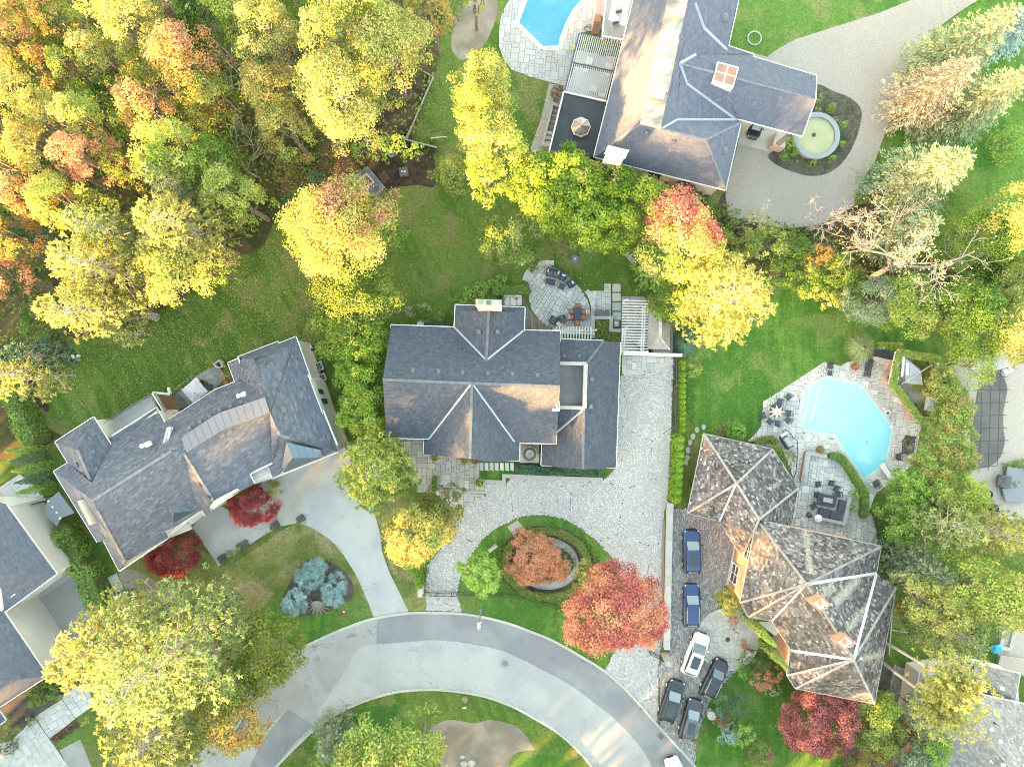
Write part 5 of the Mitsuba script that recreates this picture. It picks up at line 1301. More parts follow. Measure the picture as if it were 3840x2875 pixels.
def nseed():
	_seed[0] += 1
	return _seed[0]
def lobed(r, R, rz, zc, pal, leaf, dens, nl, flat=0.0, lobe=(.24,.40), low=-.55):
	"""A broad crown: leaf clumps round lobes on an uneven dome. Returns centres, normals, sizes, colours and the lobes."""
	ph = r.uniform(0,2 * math.pi, nl)
	zz = low + (1 - low) * r.uniform(0,1, nl) ** .8
	rad = np.sqrt(np.clip(1 - np.clip(zz, 0,1) ** 2,.02,1)) * r.uniform(.72,.98, nl)
	k = r.uniform(size=nl) < .45                                 # lobes spread evenly in plan, so that the top is closed
	rad[k] = np.sqrt(r.uniform(0,1, k.sum())) * .95
	zz[k] = np.sqrt(1 - rad[k] ** 2)
	wob = 1 + .16 * np.sin(ph * 2 + r.uniform(0,6)) + .12 * np.sin(ph * 3 + r.uniform(0,6))
	lr = R * r.uniform(*lobe, nl)
	L = np.c_[np.cos(ph) * rad * wob * (R - lr * .6), np.sin(ph) * rad * wob * (R - lr * .6), zc + zz * (rz - lr * .35) + r.normal(0,.06 * R, nl)]
	pal = np.array(pal)
	blend = meshkit.noise(np.c_[L[:, 0] / R * 1.3 + 50, L[:, 1] / R * 1.3 + 50, L[:, 2] / R], int(r.integers(1000)))
	lc = pal[np.clip((blend * 1.5 - .25) * len(pal) + r.normal(0,.45, nl), 0, len(pal) - 1).astype(int)] * r.uniform(.85,1.12,(nl, 1))
	area = 4 * math.pi * lr**2 * .6
	m = np.maximum(8,(area * dens / (leaf * leaf * 2)).astype(int))
	k = np.repeat(np.arange(nl), m)
	out = unit(L - [0,0, zc - rz * .6])
	d = unit(r.normal(size=(len(k), 3)) + .75 * out[k])
	u = (r.uniform(.45,1.12, len(k)) + np.abs(r.normal(0,.16, len(k))))[:, None]
	c = L[k] + d * lr[k][:, None] * u * [1,1,.85]
	n = unit(d + .55 * r.normal(size=(len(k), 3)) + [0,0,.25])
	s = leaf * r.uniform(.65,1.3, len(k))
	col = lc[k] * r.normal(1,.13,(len(k), 1)).clip(.6,1.45)
	return c, n, s, col, L, lr
def trunk_and_limbs(base, top, r0, ends, r, bark='bark', parent=None, wig=.15):
	base, top = np.asarray(base, float), np.asarray(top, float)
	t = np.linspace(0,1,6)[:, None]
	line = base + (top - base) * t + np.c_[r.normal(0, wig, (6,2)), np.zeros(6)] * np.minimum(t, 1 - t) * 2
	ms = [tube(line, np.linspace(r0, r0 * .35,6), 7)]
	for e in ends:
		s = r.uniform(.35,.85)
		p = base + (top - base) * s
		mid = p + (e - p) * .5 + [0,0,-.12 * np.linalg.norm(e - p)]
		ms.append(tube(spline(np.array([p, mid, e]), 3), np.linspace(r0 * .42, r0 * .10,7), 5))
	return put('trunk', cat_(ms), bark, parent)
def place(pan, x, y, r, zm):
	c = W(pan, x, y, zm)
	return c, r / PAN[pan][2] / PX_PER_M * (CAM_H - zm) / CAM_H
def broad(pan, x, y, rpx, h, pal, label, name='tree', cat='tree', group=None, leaf=.21, dens=1.1, zf=.60, rzf=.38, nl=None, ell=(1,1,0), tip=None, lobe=(.15,.29), bark='bark'):
	"""A broad-leaved tree whose crown is seen about (x, y) in the photo."""
	r = rs(nseed())
	if R_FINE and dens < 1.6:
		leaf, dens = leaf * .87, dens * 1.6
	zm = h * zf
	c0, R = place(pan, x, y, rpx * (1.1 if name == 'woodland_tree' else 1.04), zm)
	nl = int(nl * 1.8) if nl else int(np.clip(20 * R, 24,130))
	P = PALS[pal] if isinstance(pal, str) else pal
	c, n, s, col, L, lr = lobed(r, R, h * rzf, 0.0, P, leaf, dens, nl, lobe=lobe)
	if tip:                       # some lobes of another colour: (palette, direction, share)
		tp, (dx, dy), share = tip
		key = (c[:, 0] * dx + c[:, 1] * dy) / R + .4 * c[:, 2] / (h * rzf) + 1.5 * meshkit.noise(c / R * 2.6,7) + r.normal(0,.22, len(c))
		k = key > np.quantile(key, 1 - share)
		tc = np.array(PALS[tp])
		col[k] = tc[r.integers(len(tc), size=k.sum())] * r.normal(1,.13,(k.sum(), 1)).clip(.6,1.4)
	ea, eb, an = ell
	M2 = np.array([[math.cos(an), math.sin(an)], [-math.sin(an), math.cos(an)]])
	def warp(q):
		q = q.copy(); q[:, :2] = (q[:, :2] * [ea, eb]) @ M2
		return q + [c0[0], c0[1], zm]
	c, L = warp(c), warp(L)
	k = thing(name, label, cat, group)
	base = np.array([c0[0], c0[1], 0])
	hi = L[L[:, 2] > zm - .2 * h]
	ends = hi[r.permutation(len(hi))[:6]]
	trunk_and_limbs(base, [c0[0], c0[1], zm + .15 * h], max(.06,.020 * h), ends, r, bark, k)
	v, f = cards(c, n, s * .62, s * .42, r)
	put('crown', (v, f), 'leaf', k, color=np.repeat(col.clip(0,.9), 4,0))
	return k
def shrub(pan, x, y, rpx, h, pal, label, name='shrub', cat='shrub', leaf=.15, dens=.9, nl=None, group=None, **kw):
	return broad(pan, x, y, rpx, h, pal, label, name, cat, group, leaf=leaf, dens=dens, zf=.5, rzf=.48, nl=nl or 16, **kw)
def pine(pan, x, y, rpx, h, pal, label, name='pine_tree', group=None, tuft=.34, dens=1.0, zf=.68, show_trunk=False, lean=(0,0), bareside=None, low=.20):
	"""A white pine: whorls of branches that end in round tufts of needles."""
	r = rs(nseed())
	zm = h * zf
	c0, R = place(pan, x, y, rpx, zm)
	base = np.array([c0[0] - lean[0], c0[1] - lean[1], 0.0])
	P = np.array(PALS[pal])
	nw = int(h * .85)
	ax = lambda z: base + (np.array([c0[0] + lean[0] * .3, c0[1] + lean[1] * .3, h]) - base) * (z / h)
	B, tufts, tdir = [], [], []
	for i in range(nw):
		z = h * (low + (1 - low) * (i + .5) / nw)
		t = (z / h - low) / (1 - low)
		prof = (math.sin(math.pi * min(1,(t * .78 + .22)) ** .9) ** .6) * (1 - .25 * t)
		nb = r.integers(5,8)
		for a in r.uniform(0,2 * math.pi) + np.arange(nb) * 2 * math.pi / nb + r.normal(0,.2, nb):
			L = R * prof * r.uniform(.72,1.08)
			d = np.array([math.cos(a), math.sin(a), .0])
			if bareside is not None and d @ np.r_[bareside, 0] > .5 and t < .7:
				L *= .55
			p0 = ax(z)
			p1 = p0 + d * L + [0,0, L * r.uniform(.05,.32)]
			B.append(tube([p0,(p0 + p1) / 2 - [0,0,.05 * L], p1], [.085 * (1 - .6 * t) + .02,.05,.02], 4, False))
			m = max(4, int(L * 4.2 * dens))
			s = r.uniform(.30,1.04, m) ** .8
			sd = np.array([-d[1], d[0], 0])
			q = p0 + (p1 - p0) * s[:, None] + sd * (r.normal(0,.20, m) * L * (.35 + .5 * s))[:, None] + np.c_[np.zeros((m, 2)), r.normal(.06,.16, m)]
			tufts.append(q); tdir.append(np.tile(d * .55 + [0,0,.8], (m, 1)))
	Tq, Td = np.vstack(tufts), np.vstack(tdir)
	k = thing(name, label, 'pine tree', group)
	put('trunk', cat_([tube([base, ax(h * .5), ax(h * .97)], [.011 * h, .008 * h, .03], 8)]), 'pale_bark', k)
	put('limbs', cat_(B), 'pale_bark', k)
	nn = 8
	kk = np.repeat(np.arange(len(Tq)), nn)
	d = unit(r.normal(size=(len(kk), 3)) + .95 * Td[kk])
	ln = tuft * r.uniform(.75,1.2, len(kk))
	v, f = cards(Tq[kk] + d * (ln * .5)[:, None], np.cross(d, r.normal(size=d.shape)), ln * .55,.085, r, axis=d)
	tc = P[r.integers(len(P), size=len(Tq))] * r.uniform(.8,1.2,(len(Tq), 1))
	put('crown', (v, f), 'leaf', k, color=np.repeat(tc[kk] * r.normal(1,.08,(len(kk), 1)), 4,0).clip(0,.9))
	return k
def spruce(pan, x, y, rpx, h, pal, label, name='spruce_tree', group=None, frond=.30, dens=1.0, zf=.42, top=.0, droop=.16, wid=.30):
	"""A spruce: tiers of drooping branches, each a feather of needle sprays."""
	r = rs(nseed())
	zm = h * zf
	c0, R = place(pan, x, y, rpx, zm)
	P = np.array(PALS[pal])
	nt = max(6, int(h / .62))
	C, N, A, S, K, bt = [], [], [], [], [], []
	for i in range(nt):
		z = h * (.08 + .9 * (i + r.uniform(.3,.7)) / nt)
		t = z / h
		Lm = R * (1 - t) ** .72 * 1.02 + .12
		nb = max(5, int(5 + 2.2 * Lm))
		for a in r.uniform(0,6.28) + np.arange(nb) * 2 * math.pi / nb + r.normal(0,.14, nb):
			L = Lm * r.uniform(.78,1.12)
			d = np.array([math.cos(a), math.sin(a), 0]); sd = np.array([-d[1], d[0], 0])
			m = max(6, int(L * 13 * dens))
			s = r.uniform(.18,1.0, m)
			side = r.uniform(-1,1, m)
			wv = L * wid * (1 - s * .75)
			p = np.array([0,0, z]) + d * (s * L)[:, None] + sd * (side * wv)[:, None] + np.c_[np.zeros((m, 2)), -droop * L * s**1.4 + .10 * L * s**3 - np.abs(side) * wv * .35 + r.normal(0,.04, m)]
			C.append(p); A.append(d + sd * (side * .8)[:, None] + np.c_[np.zeros((m, 2)), np.full(m, -.15)]); N.append(np.tile([0,0,1.0], (m, 1)) + r.normal(0,.38,(m, 3)))
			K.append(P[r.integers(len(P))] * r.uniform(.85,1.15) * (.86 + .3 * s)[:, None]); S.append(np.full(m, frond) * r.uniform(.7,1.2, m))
			if L > .8:
				bt.append(tube([[0,0, z], np.array([0,0, z]) + d * L * .8 - [0,0, droop * L * .7]], [.035,.012], 4, False))
	C, N, A, S, K = (np.vstack(q) if q[0].ndim > 1 else np.hstack(q) for q in (C, N, A, S, K))
	o = np.array([c0[0], c0[1], 0])
	k = thing(name, label, 'spruce tree', group)
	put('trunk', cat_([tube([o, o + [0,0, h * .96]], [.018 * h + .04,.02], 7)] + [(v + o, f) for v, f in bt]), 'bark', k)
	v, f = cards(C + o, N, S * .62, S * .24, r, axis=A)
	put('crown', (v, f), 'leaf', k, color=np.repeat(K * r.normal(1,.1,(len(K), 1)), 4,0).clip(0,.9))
	return k
def column_mesh(o, R, h, P, r, spray=.22, dens=1.0, point=.55, bulge=.3):
	"""Sprays over a narrow upright body with a pointed top (cypress, arborvitae)."""
	n = int(2 * math.pi * R * h * .8 * 26 * dens * (.22 / spray) ** 2)
	t = r.uniform(0,1, n) ** 1.15
	a = r.uniform(0,2 * math.pi, n)
	prof = np.minimum(1,(t + .12) / .22) ** .5 * np.clip(1 - t, .0,1) ** point
	prof /= prof.max()
	lump = 1 + .13 * np.sin(a * 3 + t * 9 + r.uniform(0,6)) + .09 * np.sin(a * 5 - t * 14)
	d = np.c_[np.cos(a), np.sin(a), np.zeros(n)]
	c = o + d * (R * prof * lump * r.uniform(.72,1.03, n))[:, None] + np.c_[np.zeros((n, 2)), .05 * h + t * h * .95]
	nrm = d + np.c_[np.zeros((n, 2)), .35 + .9 * t] + r.normal(0,.35,(n, 3))
	up = np.tile([0,0,1.0], (n, 1)) + .5 * d + r.normal(0,.25,(n, 3))
	s = spray * r.uniform(.7,1.3, n)
	P = np.array(P)
	k = P[r.integers(len(P), size=n)] * r.normal(1,.14,(n, 1)).clip(.6,1.5)
	v, f = cards(c, nrm, s * .6, s * .3, r, axis=up)
	return v, f, np.repeat(k, 4,0).clip(0,.9)
def column(pan, x, y, rpx, h, pal, label, name='cypress_tree', cat='cypress tree', group=None, base=True, **kw):
	r = rs(nseed())
	c0, R = place(pan, x, y, rpx, 0.0 if base else h * .5)
	o = np.array([c0[0], c0[1], 0.0])
	k = thing(name, label, cat, group)
	put('trunk', tube([o, o + [0,0, h * .8]], [.05 + .008 * h, .02], 6), 'bark', k)
	v, f, c = column_mesh(o, R, h, PALS[pal], r, **kw)
	put('crown', (v, f), 'leaf', k, color=c)
	return k
def hedge(line, w, h, pal, label, name='hedge', leaf=.14, dens=1.0, rough=.12, z0=0.0, cat='hedge'):
	"""A hedge along a 2-D line: sprays over a rounded, slightly wavy body."""
	r = rs(nseed())
	ls = LineString(np.asarray(line)[:, :2])
	n = int(ls.length * (w + 2 * h) * 85 * dens * (.14 / leaf) ** 2)
	s = r.uniform(0, ls.length, n)
	p = np.array([ls.interpolate(q).coords[0] for q in s])
	q = np.array([ls.interpolate(min(x + .05, ls.length)).coords[0] for x in s]) - np.array([ls.interpolate(max(x - .05,0)).coords[0] for x in s])
	d = q / (np.linalg.norm(q, axis=1, keepdims=True) + 1e-9)
	sd = np.c_[-d[:, 1], d[:, 0]]
	u = r.uniform(-1,1, n) * (w / 2 + h)                      # unrolled cross-section
	top = np.abs(u) < w / 2
	wav = 1 + rough * np.sin(s * 2.3 + np.sign(u) * 1.3) * (meshkit.noise(np.c_[s * .9, u * 0, u * 0], 3) + .3)
	off = np.where(top, u, np.sign(u) * w / 2) * wav
	z = np.where(top, h * (1 - .12 * (u / (w / 2)) ** 2), h - (np.abs(u) - w / 2)) * (1 + rough * .5 * np.sin(s * 1.7)) + z0
	c = np.c_[p + sd * off[:, None], z] + r.normal(0, leaf * .35,(n, 3))
	nrm = np.where(top[:, None], [0,0,1.0], np.c_[sd * np.sign(u)[:, None], np.full(n, .3)]) + r.normal(0,.5,(n, 3))
	P = np.array(PALS[pal])
	g = meshkit.noise(np.c_[c[:, :2] * .9, z * 0], 5)
	k = P[np.clip((g * 1.4 - .2) * len(P) + r.normal(0,.5, n), 0, len(P) - 1).astype(int)] * r.normal(1,.13,(n, 1)).clip(.6,1.4)
	sz = leaf * r.uniform(.7,1.3, n)
	v, f = cards(c, nrm, sz * .62, sz * .4, r)
	key = thing(name, label, cat)
	body = ls.buffer(w * .42, cap_style='round')
	put('stems', prism(body, z0, z0 + h * .86), 'hedge_core', key)
	put('foliage', (v, f), 'leaf', key, color=np.repeat(k, 4,0).clip(0,.9))
	return key
M('hedge_core', (.11,.14,.05), .95,.1)
def branching(o, h, R, r, levels=4, r0=.14, spread=.62, lean=(0,0), droop=0.0):
	ms, tips = [], []
	def grow(p, d, L, rad, lev):
		q = p + d * L
		mid = p + d * L * .5 + r.normal(0,.06 * L, 3)
		ms.append(tube([p, mid, q], [rad, rad * .8, rad * .6], 5 if lev < 2 else 4, False))
		if lev >= levels:
			tips.append((q, d))
			return
		for _ in range(r.integers(2,5)):
			nd = unit(d + r.normal(0, spread, 3) + [0,0,.12 - droop])
			grow(p + (q - p) * r.uniform(.55,1.0), nd, L * r.uniform(.58,.82), rad * .55, lev + 1)
	grow(np.asarray(o, float), unit(np.array([lean[0], lean[1], 1.0])), h * .36, r0,0)
	return ms, tips
def bare(pan, x, y, rpx, h, label, name='bare_tree', bark='pale_bark', lean=(0,0), pal=None, levels=4, zf=.55, leaf=.16, group=None, r0=.14, n=1, spread=.62, per=6):
	r = rs(nseed())
	c0, R = place(pan, x, y, rpx, h * zf)
	k = thing(name, label, 'tree', group)
	ms, tips = [], []
	for _ in range(n):
		a, b = branching([c0[0] - lean[0] * h * .4, c0[1] - lean[1] * h * .4,0], h, R, r, levels, r0, spread, lean)
		ms += a; tips += b
	put('trunk', cat_(ms), bark, k)
	if pal:
		q = np.array([t[0] for t in tips])
		kk = np.repeat(np.arange(len(q)), per)
		c = q[kk] + r.normal(0,.28,(len(kk), 3))
		P = np.array(PALS[pal])
		v, f = cards(c, r.normal(size=c.shape) + [0,0,.5], leaf * .6, leaf * .4, r)
		put('crown', (v, f), 'leaf', k, color=np.repeat(P[r.integers(len(P), size=len(kk))] * r.normal(1,.12,(len(kk), 1)), 4,0).clip(0,.9))
	return k
def tuft_grass(pan, x, y, rpx, h, pal, label, name='ornamental_grass', cat='grass clump', n=420, w=.02):
	r = rs(nseed())
	c0, R = place(pan, x, y, rpx, h * .5)
	a, L = r.uniform(0,6.28, n), r.uniform(.12,1.0, n)
	d = np.c_[np.cos(a), np.sin(a)]
	P = np.array(PALS[pal])
	out, col = [], []
	for i in range(n):
		b = np.r_[c0[:2] + d[i] * R * .18 * r.uniform(), 0]
		m = np.r_[c0[:2] + d[i] * R * .5 * L[i], h * (1 - .35 * L[i])]
		e = np.r_[c0[:2] + d[i] * R * L[i] * 1.05, h * (1.05 - .7 * L[i]) * r.uniform(.8,1)]
		s = np.r_[-d[i][1], d[i][0], 0] * w * r.uniform(.8,1.7)
		v = np.array([b - s, b + s, m - s * 1.3, m + s * 1.3, e])
		out.append((v, np.array([[0,1,3], [0,3,2], [2,3,4]])))
		col.append(np.tile(P[r.integers(len(P))] * r.uniform(.8,1.25),(5,1)))
	k = thing(name, label, cat)
	put('blades', cat_(out), 'leaf', k, color=np.vstack(col).clip(0,.9))
	return k
def perennials(area, pal, label, name='ground_cover', n=900, h=.35, leaf=.16, z0=0.0, kind='stuff', cat=None):
	r = rs(nseed())
	x0, y0, x1, y1 = area.bounds
	q = r.uniform([x0, y0], [x1, y1], (n * 4,2))
	q = q[shapely.contains_xy(area, q[:, 0], q[:, 1])][:n]
	g = meshkit.noise(np.c_[q * 1.1, q[:, :1] * 0], 9)
	c = np.c_[q, z0 + h * r.uniform(.2,1, len(q)) * (.4 + .9 * g)]
	P = np.array(PALS[pal])
	k = P[np.clip(g * len(P) + r.normal(0,.7, len(q)), 0, len(P) - 1).astype(int)] * r.normal(1,.15,(len(q), 1)).clip(.5,1.5)
	s = leaf * r.uniform(.6,1.4, len(q))
	v, f = cards(c, r.normal(0,.5, c.shape) + [0,0,1], s * .65, s * .36, r)
	return put(name, (v, f), 'leaf', color=np.repeat(k, 4,0).clip(0,.9), kind=kind, label=label, cat=cat)
# ---------------------------------------------------------------- the wood (upper left)
for args in (
	(130,290,215,17, 'pink', 'tall pink and orange maple near the top left corner of the wood', ('salmon', (-1,.3), .5)),
	(10,90,190,16, 'paleyellow', 'hazy pale yellow-green tree in the very corner of the wood', None),
	(330,110,185,15, 'ygreen', 'yellow-green tree between the pink maple and the tall diagonal yellow tree', None),
	(70,560,170,14, 'ygreen', 'yellow-green tree below the pink maple at the wood edge of the frame', ('orange', (-1,0), .3)),
	(480,235,120,15, 'orange', 'small orange maple beside the pink maple', None),
	(450,330,130,12, 'green', 'green tree under the orange maple', None),
	(780,90,175,18, 'yellow', 'tall yellow tree at the top edge of the wood, west of the dark gap', None),
	(960,250,190,18, 'paleyellow', 'yellow-tan tree reaching diagonally across the upper wood', ('gold', (-1,0), .3)),
	(1090,70,130,18, 'tan', 'tan and yellow tree at the top edge beside the dark gap', None),
	(560,510,110,14, 'ygreen', 'small round yellow-green tree below the orange maple', None),
	(720,430,135,15, 'paleyellow', 'olive-yellow tree at the head of the inner wood', None),
	(1290,490,205,17, 'orange', 'broad orange-brown maple with green skirts, centre of the upper wood', ('salmon', (0,1), .35)),
	(1330,190,190,10, 'darkgreen', 'low dark green tree in the shaded gap of the upper wood', None),
	(1560,90,180,17, 'ygreen', 'yellow-green tree at the top edge east of the dark gap', None),
	(250,730,160,16, 'olive', 'olive-tan tree in the western part of the wood', ('tan', (0,1), .5)),
	(430,790,140,16, 'yellow', 'bright yellow tree in the western part of the wood', None),
	(660,830,160,16, 'ygreen', 'yellow-green tree next to the bright yellow one', ('paleyellow', (-1,-.3), .4)),
	(1030,770,150,17, 'orange', 'peach orange tree with bare twigs showing, middle of the wood', ('salmon', (.5,.5), .3)),
	(60,790,150,11, 'darkgreen', 'dark green tree against the western edge of the frame', None),
	(110,1090,165,16, 'tan', 'tan-green tree at the western edge, above the dark hollow', None),
	(370,1050,160,16, 'gold', 'golden tree with an orange side above the orange-red one', ('orange', (-1,.2), .4)),
	(650,1090,145,17, 'salmon', 'round salmon red maple in the middle of the wood', None),
	(790,1010,80,14, 'salmon', 'small salmon tree attached to the round salmon maple', None),
	(1180,1040,200,17, 'ygreen', 'large round yellow-green tree south-east of the salmon maple', None),
	(880,1140,110,13, 'olive', 'olive tree tucked beside the salmon maple', None),
	(290,1320,140,16, 'orange', 'orange-red tree in the lower western wood', ('salmon', (-.5,.5), .4)),
	(520,1360,180,16, 'ygreen', 'yellow-green tree with fallen gold leaves in the lower wood', ('yellow', (-1,0), .3)),
	(50,1340,130,10, 'darkgreen', 'dark green tree in the hollow at the western edge', None),
	(60,1530,165,15, 'orange', 'brown-orange tree low on the western edge of the wood', None),
	(1010,520,140,13, 'olive', 'olive tree behind the peach orange one', None),
	(620,680,120,10, 'green', 'shaded green tree in the middle gap of the wood', None),
	(790,640,120,10, 'darkgreen', 'dark green tree in the gap above the peach orange tree', None),
	(1250,800,130,10, 'olive', 'low olive-gold tree east of the peach orange tree', None),
	(900,950,120,9, 'green', 'small green understorey tree near the salmon maple', None),
	(1390,680,160,14, 'olive', 'olive-green tree on the eastern slope of the wood', None),
	(1450,1090,160,13, 'green', 'green tree on the wood edge above the back lawn', ('yellow', (-.5,-.5), .25)),
	(1540,1290,170,14, 'ygreen', 'yellow-green tree overhanging the back lawn', ('yellow', (-1,-.2), .3)),
	(1440,1400,120,9, 'green', 'low green tree under the wood edge at the back lawn', None),
	(190,1250,90,8, 'darkgreen', 'dark understorey tree west of the orange-red one', None),
	(200,420,120,9, 'green', 'green understorey tree beneath the pink maple', None),
	(420,640,110,9, 'green', 'green understorey tree above the bright yellow tree', None),
	(1480,830,120,8, 'darkgreen', 'dark green low tree beside the bare twiggy trees', None),
):
	x, y, rr_, h_, pal, lab, tp = args
	broad('00', x, y, rr_, h_, pal, lab, name='woodland_tree', leaf=.20, tip=tp, dens=1.15)
column('00', 255,1540,80,9, 'teal', 'dark blue-green conifer in the lower western wood', name='conifer_tree', cat='conifer', spray=.3, dens=.8, point=.8, base=False)
bare('00', 1500,1010,110,13, 'bare twiggy tree with a few orange leaves at the wood edge', pal='orange', per=5)
bare('00', 1600,520,130,15, 'pale bare-branched tree with orange leaf tips beside the tan tree', pal='tan', per=6)
bare('00', 960,670,70,15, 'pale bare twigs rising from the peach orange tree', levels=4)
bare('00', 60,890,70,12, 'grey dead branch leaning from the western edge of the frame', levels=3)
pine('00', 1130,1200,170,17, 'pine', 'grey-green pine above the bright yellow-tipped pine at the lawn')
pine('00', 1150,1460,290,19, 'pineyellow', 'large pale yellow-green pine at the foot of the wood', tuft=.36)
pine('00', 690,1490,210,18, 'pine', 'green pine between the orange-red tree and the large pale pine')
pine('10', 620,60,330,18, 'pineyellow', 'wide golden pine spreading over the top of the back lawn', tuft=.36)
pine('10', 520,370,250,18, 'pineyellow', 'golden pine with bare grey limbs showing, over the corner of the back lawn', bareside=(.3,-.9), show_trunk=True)
pine('10', 760,480,110,10, 'pine', 'small shaded green pine beside the golden pine at the lawn')
broad('10', 1180,60,230,14, 'yellow', 'yellow-leaved tree at the wood edge above the back lawn', name='woodland_tree', leaf=.25)
broad('10', 40,130,150,12, 'rust', 'rusty brown tree at the western edge beside the golden pine', name='woodland_tree', leaf=.27)
broad('10', 1440,110,100,9, 'green', 'green low tree at the end of the wood by the lawn', name='woodland_tree')
broad('10', 270,440,110,6, 'darkgreen', 'dark undergrowth tree behind the golden pine', name='woodland_tree')
shrub('10', 430,560,60,2.5, 'olive', 'dry olive shrub at the bare corner of the back lawn')
# upper middle
for args in (
	(120,290,185,17, 'tan', 'tan-yellow tree with pale bare twigs at the east end of the wood', ('gold', (0,1), .3)),
	(150,640,170,15, 'gold', 'golden tree below the tan-yellow one', None),
	(210,860,160,13, 'gold', 'golden-olive tree at the lower east end of the wood', None),
	(60,60,140,14, 'ygreen', 'yellow-green tree at the top edge by the tan-yellow one', None),
	(340,100,130,11, 'green', 'green tree in the gap at the top edge', None),
	(660,100,235,18, 'ygreen', 'big yellow-green tree at the top edge above the bare enclosure', ('yellow', (-.5,-.5), .35)),
	(480,340,150,18, 'paleyellow', 'pale yellow pine-like tree west of the big golden maple', None),
	(870,380,240,16, 'yellow', 'spreading yellow tree over the fenced bare ground', ('paleyellow', (1,-.3), .4)),
	(560,680,240,18, 'yellow', 'big sunlit golden maple west of the fenced bare ground', ('paleyellow', (0,-.5), .4)),
	(1130,90,130,14, 'orange', 'orange and green maple at the top edge by the bare lawn', None),
	(420,160,90,9, 'darkgreen', 'dark green tree in the shaded gap at the top edge', None),
):
	x, y, rr_, h_, pal, lab, tp = args
	broad('01', x, y, rr_, h_, pal, lab, name='woodland_tree', leaf=.20, tip=tp, dens=1.15)
broad('01', 1410,20,70,9, 'yellow', 'small yellow tree tip at the top edge beside the bare lawn', name='tree')
broad('01', 530,1040,110,5, 'brown', 'brown-purple smoke bush at the foot of the golden maple', name='smoke_bush', cat='bush', leaf=.18)
column('01', 385,1150,75,4.5, 'teal', 'dark green bushy conifer west of the dark shed', name='conifer_tree', cat='conifer', dens=.9, point=.9, base=False)
shrub('01', 235,1320,65,2.6, 'teal', 'dark green shrub at the wood edge west of the maple')
for x, y, rr_, lab in ((800,960,85, 'bright green sumac below the golden maple'),(930,965,70, 'bright green sumac beside the fence corner'),(1035,990,55, 'small bright green sumac leaning over the fence'),(675,985,60, 'bright green sumac nearest the smoke bush')):
	shrub('01', x, y, rr_, 4, 'lime', lab, name='sumac', cat='shrub', leaf=.22)
shrub('01', 1110,935,55,.8, 'green', 'low leafy plants along the inner side of the fence')
shrub('01', 1140,1130,40,.9, 'lime', 'small pale-leaved shrub at the foot of the olive thuja')
column('01', 1275,1085,135,7.5, 'olive', 'big olive-green thuja beside the bright locust tree', name='thuja_tree', cat='thuja tree', spray=.26, point=.8, base=False)
for x, y, rr_ in ((1490,650,205), ):
	broad('01', x, y, rr_, 16, [(.30,.34,.11),(.34,.36,.12),(.25,.31,.09),(.20,.28,.06)], 'tall bright yellow-green locust between the lawn and the black-roofed annex', name='locust_tree', leaf=.2, dens=1.3, rzf=.44)
broad('01', 1510,950,205,15.5, [(.30,.34,.11),(.34,.36,.12),(.22,.30,.08)], 'lower bright yellow-green locust touching the olive thuja', name='locust_tree', leaf=.2, dens=1.3, rzf=.44)
broad('01', 1440,790,150,16.5, [(.32,.36,.08),(.36,.38,.09),(.22,.30,.06)], 'yellow-green locust on the lawn side, between the tallest and the lower one', name='locust_tree', leaf=.2, dens=1.3, rzf=.44)
broad('01', 1490,1160,150,14, [(.27,.34,.07),(.20,.29,.05),(.34,.37,.09)], 'small yellow-green locust above the clipped back lawn', name='locust_tree', leaf=.2)
broad('d', 745,500,112,14, 'yellow', 'yellow maple with salmon tips beside the dark shed', name='maple_tree', tip=('salmon', (.3,.7), .25))
broad('d', 820,500,60,9, 'green', 'green tree in the shade behind the yellow maple', name='tree')
broad('d', 770,635,86,8.5, [(.19,.26,.06),(.23,.29,.07),(.15,.23,.05),(.27,.31,.09)], 'olive-green tree south of the yellow maple', name='tree', leaf=.2)
broad('d', 760,710,74,7.5, [(.19,.27,.06),(.23,.30,.07),(.15,.24,.05)], 'yellowish green tree heading the leafy screen beside the house', name='tree', leaf=.2)
for i, (x, y, rr_) in enumerate(((778,765,58),(786,815,53),(794,865,52),(800,912,48),(772,900,36))):
	broad('d', x, y, rr_, 7.0, [(.22,.34,.06),(.26,.38,.07),(.18,.30,.05),(.31,.40,.09)], ('first green tree of the screen between the two houses', 'second green tree of the screen between the two houses', 'third green tree of the screen between the two houses', 'last green tree of the screen, above the yellow-lit pine', 'low green tree beside the last of the screen')[i], name='screen_tree', leaf=.18, nl=22)
broad('d', 1110,522,66,6, [(.16,.24,.06),(.20,.28,.08),(.26,.33,.13),(.12,.2,.04)], 'small green tree with white-edged leaves on the back lawn by the patio', name='tree', leaf=.2, bark='pale_bark')
for i, (x, y, rr_, lab) in enumerate(((1145,385,52, 'westernmost round green maple of the clump below the annex'),(1215,375,52, 'green maple of the clump behind the yellow-tipped one'),(1190,440,62, 'broad green maple in the middle of the clump over the back lawn'),(1255,420,56, 'green maple with a yellow tip in the middle of the clump'),(1265,480,58, 'green maple at the lower edge of the clump'),(1320,420,58, 'green maple with bright yellow tips below the chimney'),(1385,430,48, 'easternmost green maple of the clump'),(1330,485,52, 'lowest green maple of the clump over the back lawn'))):
	broad('d', x, y, rr_ * 1.12,8.8, [(.21,.32,.055),(.25,.36,.065),(.18,.285,.05),(.15,.25,.04)], lab, name='clump_maple', cat='tree', leaf=.22, nl=30, lobe=(.15,.27), dens=1.5, tip=('yellow', (-.3,.8), .10) if i in (0,3,5,6) else None)
broad('02', 1100,1270,120,4.5, 'brown', 'brown copper-leaved shrub under the tan wall', name='shrub', cat='shrub', leaf=.18)
column('02', 295,590,50,2.4, 'brown', 'brown round bush by the paved side path', name='bush', cat='bush', point=.4, base=False)
